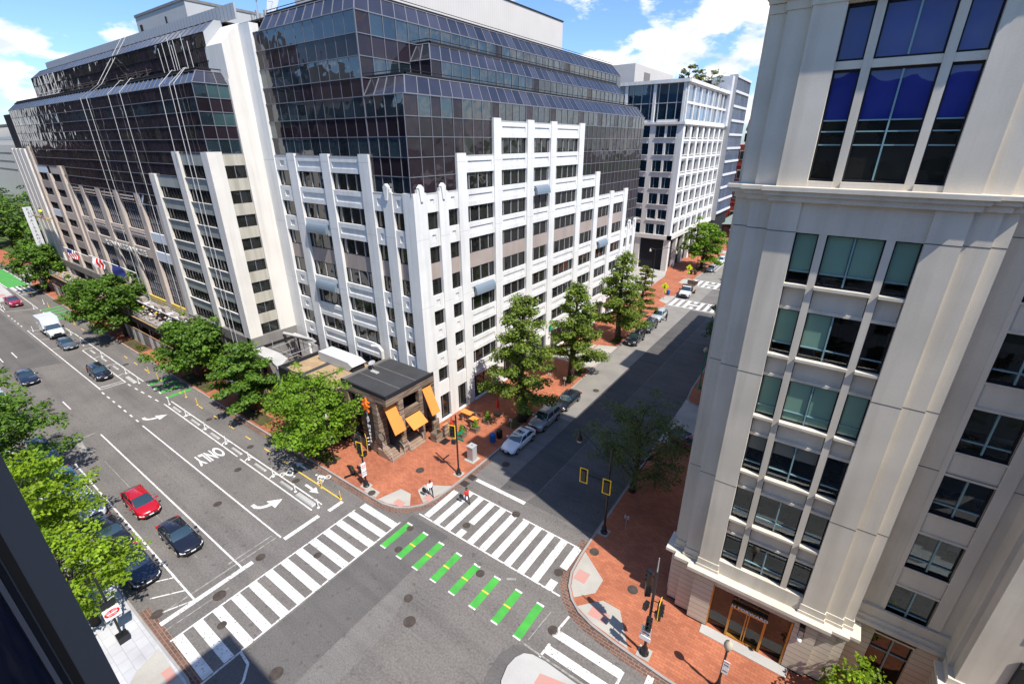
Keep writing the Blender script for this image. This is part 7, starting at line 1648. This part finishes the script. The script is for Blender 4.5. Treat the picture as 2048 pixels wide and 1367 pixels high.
for i, (xa, xb) in enumerate(((-121, -113), (-106, -91.5), (-86, -76))):
    t = MB()
    for k in range(int((xb-xa)/1.2)): t.tube([(xa+k*1.2, 27.6, 37.2), (xa+k*1.2+1.5, 28.9, 38.0+.3*(k % 2))], .05, 'iron' if i else 'rope', 5)
    for z, y in ((37.9, 27.6), (38.5, 28.9)): t.tube([(xa, y, z), (xb, y, z)], .06, 'iron' if i else 'rope', 5)
    for k in range(4): t.tube([(xa+(xb-xa)*k/3, 28.4, 37), (xa+(xb-xa)*k/3, 28.4, 38.6+(2.2 if i == 0 else 0))], .06, 'rope' if i == 0 else 'iron', 5)
    tag(t.build('roof_rigging'), ['pale pipe frame at the left part of the hotel terrace', 'long rusty rigging beams in the middle of the hotel terrace', 'rusty rigging beams at the right part of the hotel terrace'][i], 'rigging', 'rigging frames on the hotel terrace')
# satellite dish and gear on the roofs
t = MB(); t.lathe((-64, 40, 45.0), [(.05, -1.5), (.05, 0)], 'steel', 6)
n = 18; t.add([(-64+1.5*math.cos(a)*.9, 39.6+.5*math.sin(a), 46.0+1.5*math.sin(a)) for a in [2*math.pi*k/n for k in range(n)]]+[(-64, 40.2, 46.0)], [(i, (i+1) % n, n) for i in range(n)]+[tuple(range(n))[::-1]], 'plastw'); t.tube([(-64, 39.6, 46), (-63.6, 38.8, 45.8)], .04, 'steel', 5); t.tube([(-64, 40, 42.4), (-64, 40, 46)], .09, 'steel', 6)
tag(t.build('satellite_dish'), 'large round white dish against the sky above the hotel roof', 'satellite dish')
t = MB()
for x, h in ((-58, .9), (-57, 1.4), (-56.3, .7), (-55.4, 1.1)): t.box(x, 33, 42.2, x+.3, 33.3, 42.2+h*.6, 'lmull')
t.tube([(-56.7, 33.2, 42), (-56.7, 33.2, 46)], .06, 'steel', 6); t.box(-56.9, 33.0, 44, -56.5, 33.4, 45, 'winframe'); t.lathe((-56.9, 33.2, 45.6), [(.05, 0), (.35, .2), (.35, .5), (.1, .6)], 'plastw', 10)
tag(t.build('roof_antenna_cluster'), 'cluster of antennas and boxes on top of the white fin', 'antenna')
# flags on the hotel
def flag(x, z, kind, label):
    T_ = thing('flag', label, 'flag', (x, 25.2, z-2), 0, 'flags on slanted poles at the hotel')
    t = MB(); t.tube([(x, 25.2, z-1.4), (x-1.9, 22.6, z+.6)], .05, 'plastw', 6); t.build('flagpole', T_)
    t = MB(); n, m_ = 9, 9
    for i in range(n):
        for j in range(m_):
            def q(i, j):
                a = i/n; b = j/m_; return (x-1.75+1.0*a-.1*b, 22.8+1.15*a+.10*math.sin(b*7+a*4), z+.45-.85*a-1.9*b*(1-.2*a))
            if kind == 'stripes': c = 'signw' if i % 2 else 'signr'; c = 'navy_f' if (i < 5 and j < 4) else c
            elif kind == 'bars': c = 'signr' if i in (3, 4, 6, 7) else 'signw'
            else: c = 'navy_f'
            t.poly([q(i, j), q(i+1, j), q(i+1, j+1), q(i, j+1)], c)
    t.build('cloth', T_)
A_['navy_f'] = mat('flag_blue', (.02, .03, .14), .7)
flag(-115.5, 11.9, 'stripes', 'red and white striped flag with blue canton at the left of the hotel front'); flag(-101.2, 12.2, 'bars', 'white flag with red bars hanging beside the yellow sheathing'); flag(-92.0, 12.2, 'blue', 'dark blue flag with white folds on the third slanted pole')
# beds debris: fallen patch near the meter, curb blotches are left to the material noise
bpy.context.view_layer.update()
